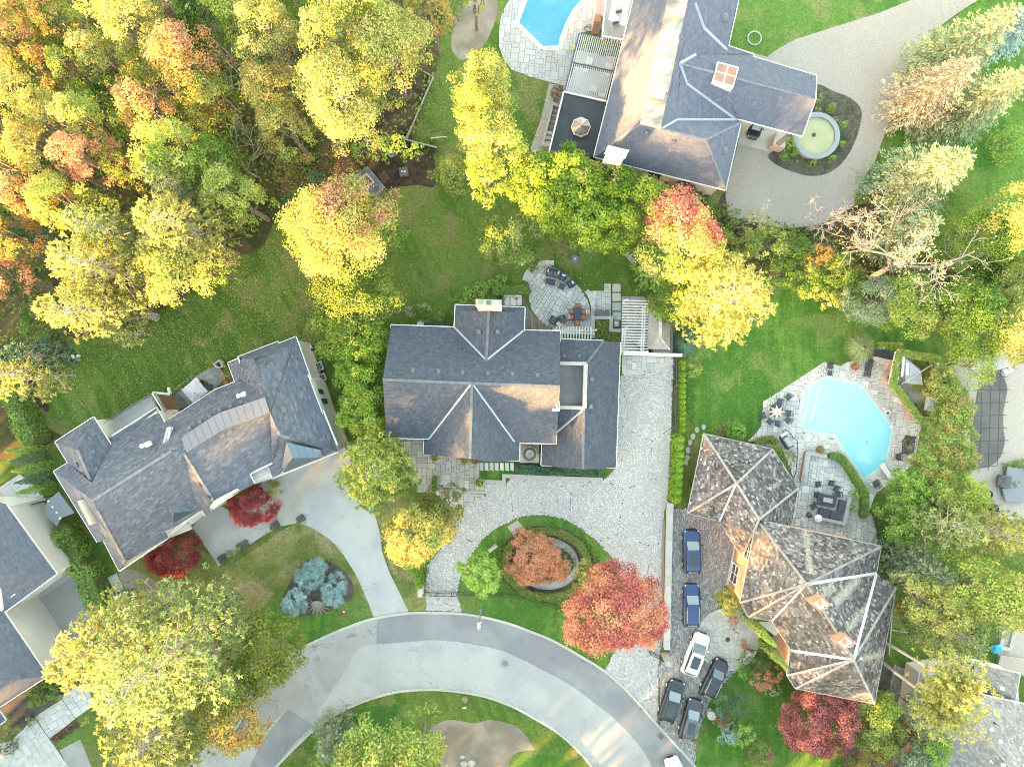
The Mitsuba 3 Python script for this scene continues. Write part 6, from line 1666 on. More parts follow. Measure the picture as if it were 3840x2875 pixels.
# pink-topped maple and the golden pine beside the pool garden
broad('d', 1463,520,85,13, 'yellow', 'maple with a pink-red crown top beside the golden pine', name='maple_tree', tip=('redmaple', (.1,.7), .42), leaf=.22)
pine('d', 1578,640,118,17, 'pineyellow', 'big golden pine overhanging the pool garden lawn', tuft=.36, dens=1.15)
spruce('d', 1432,570,70,9, 'cedar', 'green feathery conifer under the golden pine by the pergola')
broad('d', 1450,640,60,6, 'green', 'small-leaved green tree beside the grey pavilion roof', name='tree', leaf=.16)
tuft_grass('12', 1110,560,110,1.9, 'teal', 'drooping blue-green grass-like conifer by the end wall', name='weeping_conifer', cat='conifer', n=900, w=.03)
shrub('12', 1175,720,62,1.8, 'ygreen', 'yellowing shrub at the top of the small globe row')
shrub('12', 1040,440,45,1.6, 'green', 'green shrub with yellow flowers behind the pavilion')
# along the drive of the big top house
bare('d', 1618,475,48,7, 'sparse yellow-leaved tree between the paved court and shrubs', pal='paleyellow', per=5)
bare('d', 1795,470,55,8, 'bare pale tree at the end of the paved court', levels=4, n=2, lean=(.25,.1))
for x, y, rr_, h_, pal, lab in ((1600,520,40,3.5, 'olive', 'olive shrub under the sparse yellow tree'),(1660,530,45,4, 'ygreen', 'yellow-green shrub south of the paved court'),(1720,545,42,4, 'green', 'green shrub in the border south of the paved court'),(1765,555,36,4, 'orange', 'small orange-tinted tree in the border by the bare tree'),(1690,590,38,4, 'green', 'dark green shrub at the back of the pool garden'),(1740,600,40,4, 'ygreen', 'yellow-green shrub at the back of the pool garden'),(1812,590,42,5, 'green', 'green round tree at the corner of the pool garden'),(1835,630,36,4.5, 'darkgreen', 'dark green tree at the corner of the pool garden'),(1510,440,34,2.5, 'darkgreen', 'dark shrub below the east wall of the top house'),(1790,645,28,3, 'yellow', 'small yellow shrub at the edge of the pool lawn')):
	broad('d', x, y, rr_, h_, pal, lab, name='border_shrub', cat='shrub', leaf=.18, nl=18)
broad('d', 1880,650,55,7, 'spruce', 'grey-green soft tree at the head of the pool garden', name='tree', leaf=.16)
broad('d', 1950,660,65,8, 'ygreen', 'yellow-green tree under the dead tree', name='tree', leaf=.18)
bare('d', 2005,560,75,15, 'big dead tree with pale curling bark and limbs', name='dead_tree', r0=.34, levels=5, lean=(.25,.1), pal='palebare', per=3, leaf=.2, n=1, spread=.7)
bare('d', 1950,680,50,9, 'dead side limb hanging towards the pool', name='dead_tree', r0=.12, levels=4, lean=(-.1,-.5))
spruce('d', 1992,385,105,14, 'spruce', 'tall grey-green spruce with sunlit top beside the drive', dens=1.1)
spruce('d', 1955,505,75,11, 'spruce', 'grey-green spruce below the tall one at the drive end')
spruce('d', 2075,110,95,15, 'spruce', 'green-grey spruce near the top right corner')
spruce('d', 2010,200,88,13, 'palebare', 'half-dead beige spruce with bare trunk beside the drive', droop=.1)
spruce('d', 2120,220,85,14, 'spruce', 'pale spruce behind the beige half-dead one')
spruce('d', 2195,60,60,9, 'bluespruce', 'blue spruce in the top right corner')
column('d', 2185,305,42,3.5, 'cedar', 'round green bush at the right edge beside the lawn path', name='bush', cat='bush', point=.35, base=False)
broad('d', 2195,470,75,13, 'yellow', 'bright yellow maple cut by the right edge', name='maple_tree')
broad('d', 2120,520,70,9, 'green', 'green tree beside the bright yellow maple', name='tree')
broad('d', 2085,690,78,10, 'green', 'green broad tree behind the pool house', name='tree', leaf=.2)
broad('d', 2165,715,68,11, 'yellow', 'yellow sunlit maple at the right edge behind the rock garden', name='maple_tree', leaf=.22)
broad('d', 2180,620,60,9, 'olive', 'olive tree at the right edge below the leaning trunk', name='tree')
broad('d', 2110,600,45,6, 'darkgreen', 'dark green tree behind the dead tree', name='tree')
for a, b, r_ in (((2110,635),(2212,590), .28),):
	k = thing('leaning_trunk', 'bare leaning grey trunk at the right edge below the yellow maple', 'tree')
	put('trunk', tube([W('d', 2103,637,0), W('d', 2150,615,3.2), W('d', 2225,588,9)], [.34,.27,.2], 8), 'pale_bark', k)
# hedges of the covered pool; right strip
hx = lambda *p: spline(P2('d', *p), 5)
for i, (x, y, rr_, lab) in enumerate(((2030,830,34, 'topmost cedar of the tall screen by the vine-clad roof'),(2052,868,36, 'second cedar of the tall screen by the covered pool'),(2040,905,40, 'third cedar of the tall screen by the covered pool'),(2058,945,38, 'fourth cedar of the tall screen by the covered pool'),(2030,960,38, 'fifth cedar of the tall screen, nearest the diving board'),(2050,985,38, 'sixth cedar of the tall screen by the covered pool'),(2005,1000,38, 'seventh cedar of the tall screen'),(2010,1040,40, 'eighth cedar of the tall screen'),(1965,1050,40, 'ninth cedar of the tall screen at the patio corner'),(1955,1090,44, 'tenth cedar of the tall screen behind the brick house'),(2000,1085,42, 'eleventh cedar of the tall screen'),(1935,1130,36, 'last cedar of the tall screen behind the brick house'))):
	broad('d', x, y, rr_ * 1.15,6.0, 'cedarbrown' if i < 8 else 'cedar', lab, name='cedar_tree', cat='cedar', leaf=.17, dens=1.9, nl=26, lobe=(.15,.28))
broad('d', 2065,1060,52,9, 'ygreen', 'yellow-green soft tree between the cedar screen and covered pool terrace', name='tree', leaf=.2)
broad('d', 2090,790,48,8, 'ygreen', 'soft yellow-green tree overhanging the covered pool', name='tree', leaf=.16, dens=.5)
pine('d', 2060,1135,78,13, 'pine', 'green pine between the brick house and the right edge')
pine('d', 2150,1150,80,14, 'pineyellow', 'yellow-green pine at the right edge below the covered pool')
spruce('d', 1985,1225,72,11, 'spruce', 'blue-green spruce close to the east roof corner of the brick house')
broad('d', 2000,1295,62,13, 'paleyellow', 'cream-yellow sunlit tree beside the blue-green spruce', name='tree', leaf=.22)
broad('d', 2098,1270,85,14, 'yellow', 'big golden tree east of the blue-green spruce', name='tree', leaf=.23, tip=('ygreen', (0,1), .3))
pine('d', 2060,1365,88,13, 'pine', 'wide green pine over the narrow lawn by the brown house')
broad('d', 2195,1300,55,12, 'gold', 'golden tree cut by the right edge', name='tree')
broad('d', 1935,1300,22,4, 'gold', 'small golden shrub against the east eave of the brick house', name='shrub', cat='shrub', leaf=.18)
for (bx, by),(tx, ty), h_, lab in (((1845,1345),(2085,1490), 16, 'tall thin pine leaning over the brown roof with golden tufts'),((1855,1390),(2055,1545), 14, 'second thin pine leaning over the brown roof')):
	r = rs(nseed())
	b, t = W('d', bx, by, 0), W('d', tx, ty, h_)
	# the trunk leans only as far as its foot and top say
	k = thing('pine_tree', lab, 'pine tree')
	put('trunk', tube([b, (b * .5 + t * .5) + [0,0,.3], t], [.20,.14,.04], 7), 'pale_bark', k)
	n = 420
	q = t + np.c_[r.normal(0,1.15,(n, 2)), r.normal(-1.2,1.1, n)]
	kk = np.repeat(np.arange(n), 8)
	d = unit(r.normal(size=(len(kk), 3)) + [0,0,.7])
	v, f = cards(q[kk] + d * .16, np.cross(d, r.normal(size=d.shape)), .2,.08, r, axis=d)
	P = np.array(PALS['pineyellow'])
	put('crown', (v, f), 'leaf', k, color=np.repeat(P[r.integers(len(P), size=n)][kk], 4,0))
for x, y, rr_, h_, pal, lab in ((1885,1525,52,6, 'ygreen', 'yellow-green tree beside the rose-red maple'),(1895,1590,50,5, 'olive', 'olive-yellow rounded shrub in the corner bed'),(1985,1535,45,6, 'spruce', 'soft grey-green tree over the side walk'),(1960,1640,50,6, 'spruce', 'soft grey-green tree at the bottom edge by the brown house'),(1890,1650,36,3, 'orange', 'orange shrub at the bottom edge of the corner bed'),(2000,1610,45,6, 'cedar', 'feathery green tree in front of the brown roof'),(1840,1655,24,1.5, 'green', 'small green plant in the corner bed')):
	broad('d', x, y, rr_, h_, pal, lab, name='tree' if h_ > 4 else 'shrub', cat='tree' if h_ > 4 else 'shrub', leaf=.18)
# the brick house's front garden
broad('d', 1772,1542,86,5.5, 'rose', 'wide rose-red maple in front of the brick house', name='japanese_maple', cat='maple tree', leaf=.17, lobe=(.11,.21), nl=70, dens=1.5)
for (bx, by),(tx, ty), lab in (((410,1110),(775,1420), 'upper of two narrow arborvitae before the brick house entrance'),((575,1370),(930,1610), 'lower of two narrow arborvitae before the brick house entrance')):
	fb, ft = W('K', bx, by)[:2], W('K', tx, ty)[:2]
	hh = CAM_H * (1 - np.linalg.norm(fb) / np.linalg.norm(ft))
	k = thing('arborvitae', lab, 'arborvitae')
	o = np.r_[fb, 0]
	v, f, c = column_mesh(o, .62, hh, PALS['lime'], rs(nseed()), spray=.2, point=.5)
	put('crown', (v, f), 'leaf', k, color=c * .85)
	put('trunk', tube([o, o + [0,0, hh * .8]], [.09,.02], 6), 'bark', k)
broad('22', 1410,590,95,3, 'olive', 'dark olive spreading shrub under the brick house window', name='shrub', cat='shrub', leaf=.16)
shrub('22', 1425,700,40,1.2, 'rust', 'rusty clipped shrub beside the round landing')
shrub('22', 1500,870,32,1.0, 'rust', 'small rusty shrub at the lower side of the round landing')
for x, y, rr_, h_, pal, lab in ((1560,975,85,2.5, 'darkgreen', 'dark green shrub below the entry walk'),(1490,1040,45,1.2, 'lime', 'lime green low shrub by the dark car'),(1610,1080,75,2.0, 'rust', 'bronze-brown rounded shrub below the entry walk'),(1400,1245,105,2.6, 'teal', 'dark blue-green spreading shrub beside the stone pillar'),(1360,1340,70,1.6, 'pinkbloom', 'pale pink-blooming hydrangea beside the parked cars'),(1400,1440,70,1.6, 'bluespruce', 'silvery blue-grey low conifer behind the hydrangea'),(1490,1440,80,2.0, 'lime', 'fresh green leafy shrub behind the hydrangea'),(1600,1580,90,1.8, 'pinkbloom', 'dusty pink-blooming hydrangea on the lawn edge at the bottom'),(1640,1140,40,1.0, 'whitebloom', 'cream-flowering shrub at the end of the lawn')):
	shrub('22', x, y, rr_, h_, pal, lab, leaf=.17)
shrub('23', 35,1145,48,1.2, 'whitebloom', 'cream-flowering shrub at the west end of the rose maple')
shrub('23', 20,1060,70,2.2, 'rust', 'bronze shrub against the brick house corner')
# pool garden plants
column('12', 1455,1140,70,2.6, 'cedar', 'round clipped green bush at the corner of the shake roof', name='bush', cat='bush', point=.3, base=False, dens=1.3)
shrub('12', 1340,1130,42,1.2, 'pinkbloom', 'spiky pink-tipped plant at the corner of the shake roof', name='spiky_plant', cat='plant')
tuft_grass('13', 600,590,118,2.2, 'reeds', 'tall feathery grass clump at the head of the pool terrace', n=520)
perennials(PG('13', 700,560,850,560,850,610,700,600), 'ygreen', 'row of yellowish leafy plants behind the terrace wall', name='leafy_border', h=.8, n=700, leaf=.2)
shrub('13', 70,1290,90,1.6, 'pinkbloom', 'pink-flowering shrub bank against the shake roof', ell=(1.0,1.2,.6))
hedge(spline(P2('13', 400,1290,455,1300,510,1370,555,1440,605,1520,612,1600,600,1670), 5), .75,.9, 'cedar', 'clipped curving hedge between the pool and dining terrace', leaf=.12)
shrub('13', 560,1545,42,.9, 'lime', 'bright green leafy plant beside the sunken hot tub wall')
shrub('13', 555,1620,40,.9, 'lime', 'second bright green leafy plant beside the sunken hot tub wall')
hedge(spline(P2('J', 800,230,880,185,960,180,1000,215), 5), .7,.7, 'olive', 'low clipped olive hedge at the shake roof edge', leaf=.12)
hedge(spline(P2('23', 700,20,720,90,735,170,745,260), 5), 1.0,1.2, 'darkgreen', 'dark hedge behind the brick house', leaf=.16)
perennials(PH.buffer(.3).difference(PH.buffer(-.45)), 'ygreen', 'vines trailing over the pool house parapets', name='vines', n=7000, h=.4, leaf=.17, z0=2.9)
perennials(PG('13', 900,650,1000,700,1020,830,1130,930,1100,960,1000,850,960,740), 'ygreen', 'vine strand across the mossy roof', name='vines', n=700, h=.25, leaf=.16, z0=2.95)
perennials(PG('13', 1500,1340,1660,1300,1660,1390,1580,1500,1540,1450), 'green', 'mixed border plants by the grey deck at the right edge', name='border_plants', n=600, h=.6)
# ---------------------------------------------------------------- middle garden
pine('d', 808,1020,95,12.5, 'pinelime', 'bright golden pine between the concrete drive and front terrace', tuft=.36, dens=2.2)
broad('d', 905,1150,72,10, 'gold', 'sunlit golden maple at the forecourt entrance', name='maple_tree', leaf=.22)
broad('d', 955,1105,55,8, [(.15,.16,.055),(.19,.18,.06),(.12,.14,.05)], 'dark olive tree just behind the sunlit golden maple', name='tree', leaf=.2, tip=('gold', (.6,-.6), .2))
broad('d', 1328,1310,102,11, 'redmaple', 'flaming red maple with green upper skirts beside the forecourt wall', name='maple_tree', leaf=.19, lobe=(.11,.21), nl=90, dens=1.5)
broad('d', 1275,1255,42,7, 'olive', 'green-leaved branch tree behind the flaming red maple', name='tree', leaf=.2)
broad('d', 1157,1205,62,3.4, 'rust', 'low domed rust-orange japanese maple in the oval bed', name='japanese_maple', cat='maple tree', leaf=.16, lobe=(.12,.22), nl=70, dens=2.4, zf=.45, rzf=.62)
broad('d', 1040,1235,46,7, 'lime', 'slender lime green tree beside the entrance gate', name='tree', leaf=.2, dens=3.2, lobe=(.14,.28))
broad('d', 545,1088,50,4, 'darkred', 'dark red japanese maple at the concrete drive', name='japanese_maple', cat='maple tree', leaf=.16, lobe=(.12,.22), nl=60, dens=2.2, zf=.45, rzf=.58)
broad('d', 380,1198,52,4, 'darkred', 'dark red japanese maple at the white house corner on the front lawn', name='japanese_maple', cat='maple tree', leaf=.16, lobe=(.12,.22), nl=60, dens=2.2, zf=.45, rzf=.58)
shrub('d', 590,1055,22,1.5, 'olive', 'round olive bush beside the dark red maple at the drive')
for x, y, rr_, lab in ((675,1238,36, 'upper of the three blue spruces on the front lawn'),(724,1272,34, 'eastern of the three blue spruces on the front lawn'),(640,1296,32, 'lowest of the three blue spruces on the front lawn')):
	broad('d', x, y, rr_ * .9,3.0, 'bluespruce', lab, name='blue_spruce', cat='spruce tree', leaf=.15, dens=2.6, zf=.48, rzf=.55, nl=40, lobe=(.15,.27))
structure('soil_bed', sheet(SPG('d', 690,1205,740,1230,765,1270,750,1300,690,1325,630,1330,605,1310,625,1260,655,1215), .014), 'mulch')
r = rs(7)
k = thing('driftwood', 'bleached driftwood roots below the three blue spruces', 'driftwood')
c0 = W('21', 405,600,0)
put('roots', cat_([tube([c0 + [0,.3,.1], c0 + [math.cos(a) * .7, math.sin(a) * .6,.35], c0 + [math.cos(a) * 1.4, math.sin(a) * 1.2,.1]], [.09,.07,.025], 6) for a in np.linspace(2.6,6.6,11)]), 'pale_bark', k)
# big pines at the lower left
pine('d', 330,1440,175,22, 'pine', 'huge green pine whose western side glows yellow, lower left', tuft=.38, dens=1.15)
pine('d', 205,1400,105,19, 'pineyellow', 'golden pine lobe over the asphalt court', tuft=.36)
pine('d', 330,1590,150,13, 'pineyellow', 'yellow-green pine at the bottom edge, lower left', tuft=.36)
pine('d', 440,1340,60,12, 'pine', 'shaded green pine over the worn front lawn')
broad('d', 590,1400,78,9, [(.17,.21,.05),(.20,.23,.06),(.14,.18,.04)], 'green-bronze maple between the worn lawn and the road', name='maple_tree', leaf=.24, dens=.8)
broad('d', 500,1480,62,9, 'olive', 'olive tree between the huge pine and the road', name='tree', leaf=.24)
broad('d', 520,1550,66,10, 'orange', 'peach orange maple at the road edge beside the huge pine', name='maple_tree', tip=('gold', (-.5,-.5), .4), leaf=.22)
k = thing('leaning_trunk', 'bare forked trunk leaning over the neighbouring path and cedar hedge', 'tree')
put('trunk', tube([W('20', 900,590,0), W('20', 780,640,4), W('20', 640,715,8.5), W('20', 560,745,11)], [.30,.24,.17,.10], 8), 'pale_bark', k)
put('crown', (lambda q: cards(q, rs(3).normal(size=q.shape) + [0,0,.6], .2,.12, rs(4)))(W('20', 815,605,3.5) + rs(5).normal(0,.8,(420,3)) * [1,1,.5]), 'leaf', k, color=(.10,.16,.05))
# bottom island
spruce('d', 722,1600,62,7, 'spruce', 'grey-blue spruce on the island inside the road bend')
for x, y, rr_, h_, lab in ((800,1625,75,9, 'yellow maple at the bottom edge beside the grey-blue spruce'),(905,1620,72,9, 'yellow maple at the bottom edge in front of the dry bed'),(715,1665,50,8, 'yellow-green tree at the lower corner of the island')):
	broad('d', x, y, rr_, h_, 'yellow', lab, name='maple_tree', leaf=.28, dens=.7, tip=('ygreen', (0,1), .35))
# left edge
pine('10', 60,760,190,15, 'pineyellow', 'golden pine at the left edge beside the back lawn', tuft=.34)
pine('10', 190,650,140,12, 'teal', 'soft blue-green pine at the left edge behind the golden one')
hedge(P2('10', 150,850,200,960,250,1080,290,1180), 1.5,3.2, 'cedar', 'tall cedar hedge along the left side of the back lawn', leaf=.2)
for i, (x, y) in enumerate(((290,1230),(310,1290),(330,1350),(340,1420),(350,1480))):
	fb = W('10', x, y)
	column('10', x, y, 42,6.0, 'teal' if i % 2 else 'cedar', ('topmost', 'second', 'third', 'fourth', 'lowest')[i] + ' of the pointed cypresses leaning over the left neighbour patio', name='cypress_tree', spray=.24, point=.8)
hedge(P2('20', 470,90,520,190,560,300,640,430,680,540,730,640,790,740), 1.9,2.6, 'cedar', 'long tall cedar hedge between the two left houses', leaf=.2, rough=.3)
for i, (x, y, rr_) in enumerate(((370,1050,45),(300,1110,42),(330,1190,40),(250,1180,38),(265,1230,36),(200,1165,40),(350,1130,36),(210,1240,38),(395,1085,34))):
	column('20', x, y, rr_, 1.3, 'cedar', 'round boxwood ball in the bed below the grey corner house', name='boxwood_ball', cat='boxwood', group='boxwood balls in the bed below the grey corner house', point=.35, base=False, spray=.16)
shrub('20', 65,1400,75,2.2, 'ygreen', 'yellow-green rounded shrub at the lower left paving')
shrub('20', 212,1355,36,.9, 'whitebloom', 'small cream-flecked shrub between the paving bays')
shrub('20', 460,1100,34,.9, 'whitebloom', 'cream-flecked shrub by the first paving bay')
shrub('20', 360,1190,34,.9, 'whitebloom', 'cream-flecked shrub at the end of the boxwood balls')
column('20', 45,1530,60,1.5, 'teal', 'dark teal low juniper at the left edge of the paving', name='juniper', cat='juniper', point=.35, base=False)
hedge(P2('20', 165,610,215,690,250,740,275,800), .7,.8, 'cedar', 'narrow low hedge by the asphalt court wall', leaf=.14)
perennials(PG('20', 325,1470,490,1345,515,1395,355,1500), 'brown', 'dark heather in the narrow bed', name='heather', n=500, h=.3)
structure('lawn_strip', sheet(PG('20', 355,1500,515,1400,522,1470,380,1528), .011), 'grass_lush')
# ---------------------------------------------------------------- hedges and beds of the big middle house
for i, y in enumerate((692,720,768,802,838,873,905,942,976,1012,1048,1084,1122)):
	column('12', 1092, y, 23,1.7, 'hedgelime', ORD[i] + ' small lime globe cedar from the head of the row along the forecourt wall', name='globe_cedar', cat='cedar', group='small globe cedars in a row along the forecourt wall', spray=.15, point=.38, dens=1.2)
for i, (x, y) in enumerate(((1062,1178),(1058,1222),(1060,1272),(1058,1318),(1056,1362),(1052,1408),(1048,1452),(1046,1500),(1040,1550))):
	column('12', x, y, 42,3.0, 'hedgelime', ORD[i] + ' of the taller lime cedars beside the brick house path, counted from the globe row', name='lime_cedar', cat='cedar', group='taller lime cedars in a row beside the brick house path', spray=.19, point=.5)
for i, (x, y) in enumerate(((1010,335),(1030,375),(1055,420),(1065,455))):
	column('21', x, y, 32,2.6, 'hedgelime', ORD[i] + ' lime green cedar of the short row by the entrance gate', name='gate_cedar', cat='cedar', group='lime cedars in a short row by the entrance gate', spray=.17, point=.5)
shrub('11', 1090,380,100,1.5, 'whitebloom', 'white-flowering hydrangea behind the middle house', ell=(1.25,.7,-.2))
shrub('11', 1235,390,50,1.3, 'green', 'green shrub at the house corner beside the white hydrangea')
for i, (x, y, rr_) in enumerate(((1330,290,55),(1390,250,55),(1450,215,55),(1520,200,60),(1580,165,50))):
	shrub('11', x, y, rr_, 1.0, 'lime', ('first', 'second', 'third', 'fourth', 'last')[i] + ' of the arching light green plants beside the back patio corner', name='arching_plant', cat='plant')
hedge(P2('A', 1270,90,1420,85,1590,90), 1.0,.9, 'cedar', 'clipped dark hedge behind the sectional sofa', leaf=.12)
perennials(PG('D', 0,660,220,672,860,700,855,790,600,770,0,765), 'teal', 'green leafy shrubs in the long bed before the garage', name='bed_planting', n=1500, h=.8, leaf=.2)
perennials(PG('C', 1470,670,1656,660,1656,765,1480,755), 'teal', 'green leafy shrubs beside the entry fountain', name='bed_planting', n=450, h=.7, leaf=.2)
perennials(PG('B', 775,385,920,390,925,505,1035,510,1035,605,770,580), 'olive', 'mossy mixed plants in the walled bed by the pergola', name='bed_planting', n=900, h=.35, leaf=.14)
hedge(P2('C', 635,800,635,925), .5,.8, 'cedar', 'short clipped hedge on the front terrace steps', leaf=.1)
# oval garden: clipped ring hedge and low planting
ring = np.array(ell(4.45,3.55).exterior.coords)
cut = LineString(ring).difference(Polygon([W('21', 1600,80)[:2], W('22', 95,70)[:2], W('22', 90,190)[:2], W('21', 1600,200)[:2]]))
hedge(np.array((shapely.ops.linemerge(cut) if cut.geom_type != 'LineString' else cut).coords), .75,.6, 'olive', 'clipped oval ring hedge round the rust-orange maple', leaf=.11)
perennials(ell(5.9,4.2).difference(ell(4.9,3.95)).difference(sbox(-80, oc[1] - 1.2, oc[0] + 3,40)), 'green', 'low green ground cover outside the oval ring hedge', name='oval_planting', n=1600, h=.35, leaf=.15)
perennials(PG('21', 1540,250,1600,180,1640,260,1600,420,1560,480), 'green', 'green ground cover beside the lime green tree', name='oval_planting', n=700, h=.4, leaf=.15)
for i, (x, y) in enumerate(((345,250),(378,270),(365,325),(405,318),(345,400),(372,382),(405,350),(345,295),(320,420))):
	shrub('22', x, y, 13,.45, 'lime', 'small lime green mound in the dark bed of the oval garden', name='mound_plant', cat='plant', group='small lime mounds in the dark bed of the oval garden', leaf=.1, nl=7)
# estate bed round the fountain pond
for i, (x, y, rr_, h_) in enumerate(((395,710,30,1.6),(470,820,28,1.6),(465,940,24,1.3),(400,1035,28,1.4),(275,1065,30,1.5),(160,995,30,1.6),(90,1020,32,1.3))):
	column('03', x, y, rr_, h_, 'cedar', 'small green cone bush round the fountain pond', name='cone_bush', cat='bush', group='small green cone bushes round the fountain pond', spray=.15, point=.7)
column('03', 130,920,55,2.0, 'cedar', 'green clipped bush between the pier and fountain pond', name='bush', cat='bush', point=.35, base=False)
for x, y, rr_, lab in ((318,710,20, 'yellow dot shrub nearest the carport roof'),(430,770,20, 'yellow dot shrub beside the fountain pond'),(185,1050,14, 'tiny lime shrub below the fountain pond'),(330,640,34, 'loose green plant beside the carport gable')):
	shrub('03', x, y, rr_, .7, 'ygreen', lab, leaf=.1, nl=8)
perennials(SPG('03', 310,570,420,605,530,650,590,720,575,830,540,920,480,1020,400,1095,300,1125,180,1105,60,1055,160,900,200,720).difference(Point(*W('03', 298,890)[:2]).buffer(2.5)), 'green', 'patchy low plants over the bed round the fountain pond', name='ground_plants', n=900, h=.2, leaf=.12)
# left house beds
shrub('21', 110,110,20,.6, 'green', 'white-flowering plant beside the first square planter', leaf=.1, nl=8)
shrub('21', 275,70,22,.6, 'green', 'green plant beside the second square planter', leaf=.1, nl=8)
shrub('20', 1495,280,34,.9, 'ygreen', 'yellow round bush among the planters at the drive', leaf=.12)
shrub('20', 1560,240,36,.8, 'green', 'spiky red-flowered plant among the planters at the drive', leaf=.14)
shrub('20', 1445,310,30,.7, 'teal', 'dark green plant in the end planter at the drive', leaf=.12)
shrub('10', 1470,800,45,1.2, 'rust', 'red-tinged shrub against the rear wall of the angled house')
perennials(PG('E', 1260,640,1380,560,1500,450,1540,470,1400,580,1300,660), 'ygreen', 'potted plants along the rear terrace edge', name='terrace_plants', n=400, h=.5)
# undergrowth and leaf litter
perennials(SPG('d', -50,-50,940,-50,940,150,900,290,830,350,700,400,600,400,560,500,470,560,300,680,140,720,60,800,-50,850), 'green', 'tangled undergrowth beneath the wood', name='undergrowth', n=9000, h=1.3, leaf=.34)
perennials(SPG('d', 1480,420,1650,470,1880,530,2100,600,2120,720,1900,690,1820,650,1700,590,1560,560), 'green', 'mixed undergrowth in the border south of the paved court', name='undergrowth', n=3000, h=.9, leaf=.25)
perennials(SPG('d', 1900,1120,2100,1050,2212,1200,2212,1340,2000,1330,1930,1290), 'darkgreen', 'dark undergrowth beneath the trees east of the brick house', name='undergrowth', n=1800, h=1.0, leaf=.25)
def litter(area, n, pal, label, z=.02, s=.07, seed=1):
	r = rs(seed)
	x0, y0, x1, y1 = area.bounds
	q = r.uniform([x0, y0], [x1, y1], (n * 3,2))
	q = q[shapely.contains_xy(area, q[:, 0], q[:, 1])]
	g = meshkit.noise(np.c_[q * .25, q[:, :1] * 0], seed + 3)
	q = q[r.uniform(size=len(q)) < g * 1.4][:n]
	P = np.array(PALS[pal])
	sz = s * r.uniform(.6,1.5, len(q))
	v, f = cards(np.c_[q, np.full(len(q), z) + r.uniform(0,.03, len(q))], r.normal(0,.3,(len(q), 3)) + [0,0,1], sz, sz * .65, r)
	return put('fallen_leaves', (v, f), 'leaf', color=np.repeat(P[r.integers(len(P), size=len(q))] * r.uniform(.8,1.4,(len(q), 1)), 4,0).clip(0,.9), kind='stuff', label=label)
litter(SPG('d', 130,900,150,780,300,690,420,640,560,540,620,440,700,500,690,700,740,900,690,740,500,780,350,860,200,920), 2600, 'paleyellow', 'yellow leaves scattered over the back lawn', seed=1)
litter(SPG('d', 840,430,1000,420,1180,480,1380,540,1370,640,1120,600,1000,640,850,690), 350, 'paleyellow', 'few yellow leaves on the clipped back lawn', seed=2)
litter(SPG('d', 900,330,960,80,1060,100,1180,200,1150,380,1000,330), 700, 'paleyellow', 'yellow leaves on the lawn by the bare enclosure', seed=3)
litter(SPG('d', 260,1230,640,1140,790,1330,560,1440,330,1390), 260, 'tan', 'few dry leaves on the front lawn', seed=4, s=.06)
litter(SPG('d', 1500,780,1690,610,1840,640,1830,720,1660,870,1620,930,1500,930), 220, 'paleyellow', 'few yellow leaves on the pool garden lawn', seed=5, s=.06)
litter(SPG('d', 1500,1640,1560,1460,1690,1480,1850,1540,1840,1650), 240, 'paleyellow', 'few yellow leaves on the brick house lawn', seed=6, s=.06)
litter(SPG('d', 590,350,660,340,700,400,640,440,600,420), 700, 'orange', 'orange leaf litter at the wood edge', seed=7, s=.1)
litter(SPG('d', 840,210,880,180,935,170,900,300,850,300), 250, 'gold', 'gold leaves on the fenced bare ground', seed=8)
# the wood that goes on outside the frame to the west and south, and shades the ground
def belt(spots):
	r = rs(77)
	V, F, Cc, at, tr = [], [], [], 0, []
	for x, y, h_ in spots:
		R = r.uniform(3.6,5.0)
		c, n, s, col, L, lr = lobed(r, R, h_ * .40, h_ * .58, PALS[('ygreen', 'gold', 'olive', 'green')[r.integers(4)]], .95,1.5,34, lobe=(.28,.46), low=-.9)
		c = c + [x, y, 0]
		v, f = cards(c, n, s * .62, s * .42, r)
		V.append(v); F.append(f + at); Cc.append(np.repeat(col, 4,0)); at += len(v)
		tr.append(tube([[x, y, 0], [x, y, h_ * .7]], [.3,.12], 6))
	k = put('neighbouring_wood', (np.vstack(V), np.vstack(F)), 'leaf', color=np.vstack(Cc).clip(0,.9), kind='stuff', label='the wood going on beyond the frame')
	put('trunks', cat_(tr), 'bark', k, kind='stuff')
rb = rs(78)
spots = []
for y in np.arange(-100,60,5.2):
	spots.append((-72 + rb.normal(0,2), y + rb.normal(0,1.5), rb.uniform(12,14) if y > -42 else rb.uniform(15.5,17.5)))
for x in np.arange(-64,66,5.5):
	spots.append((x + rb.normal(0,1.5), -57 + rb.normal(0,2.5), rb.uniform(14,16.5) if x < -40 else rb.uniform(19,23)))
for x in np.arange(-30,66,6.0):
	spots.append((x + rb.normal(0,1.5), -73 + rb.normal(0,1.5), rb.uniform(22,25)))
for x in np.arange(-60,66,6.5):
	spots.append((x + rb.normal(0,1.5), -65 + rb.normal(0,1.5), rb.uniform(14,16) if x < -40 else rb.uniform(22,25)))
for y in np.arange(-100,60,4.2):
	spots.append((-66.5 + rb.normal(0,.8), y, rb.uniform(6,8)))
for x in np.arange(-64,66,4.2):
	spots.append((x, -51.5 + rb.normal(0,.8), rb.uniform(6,8)))
belt(spots)
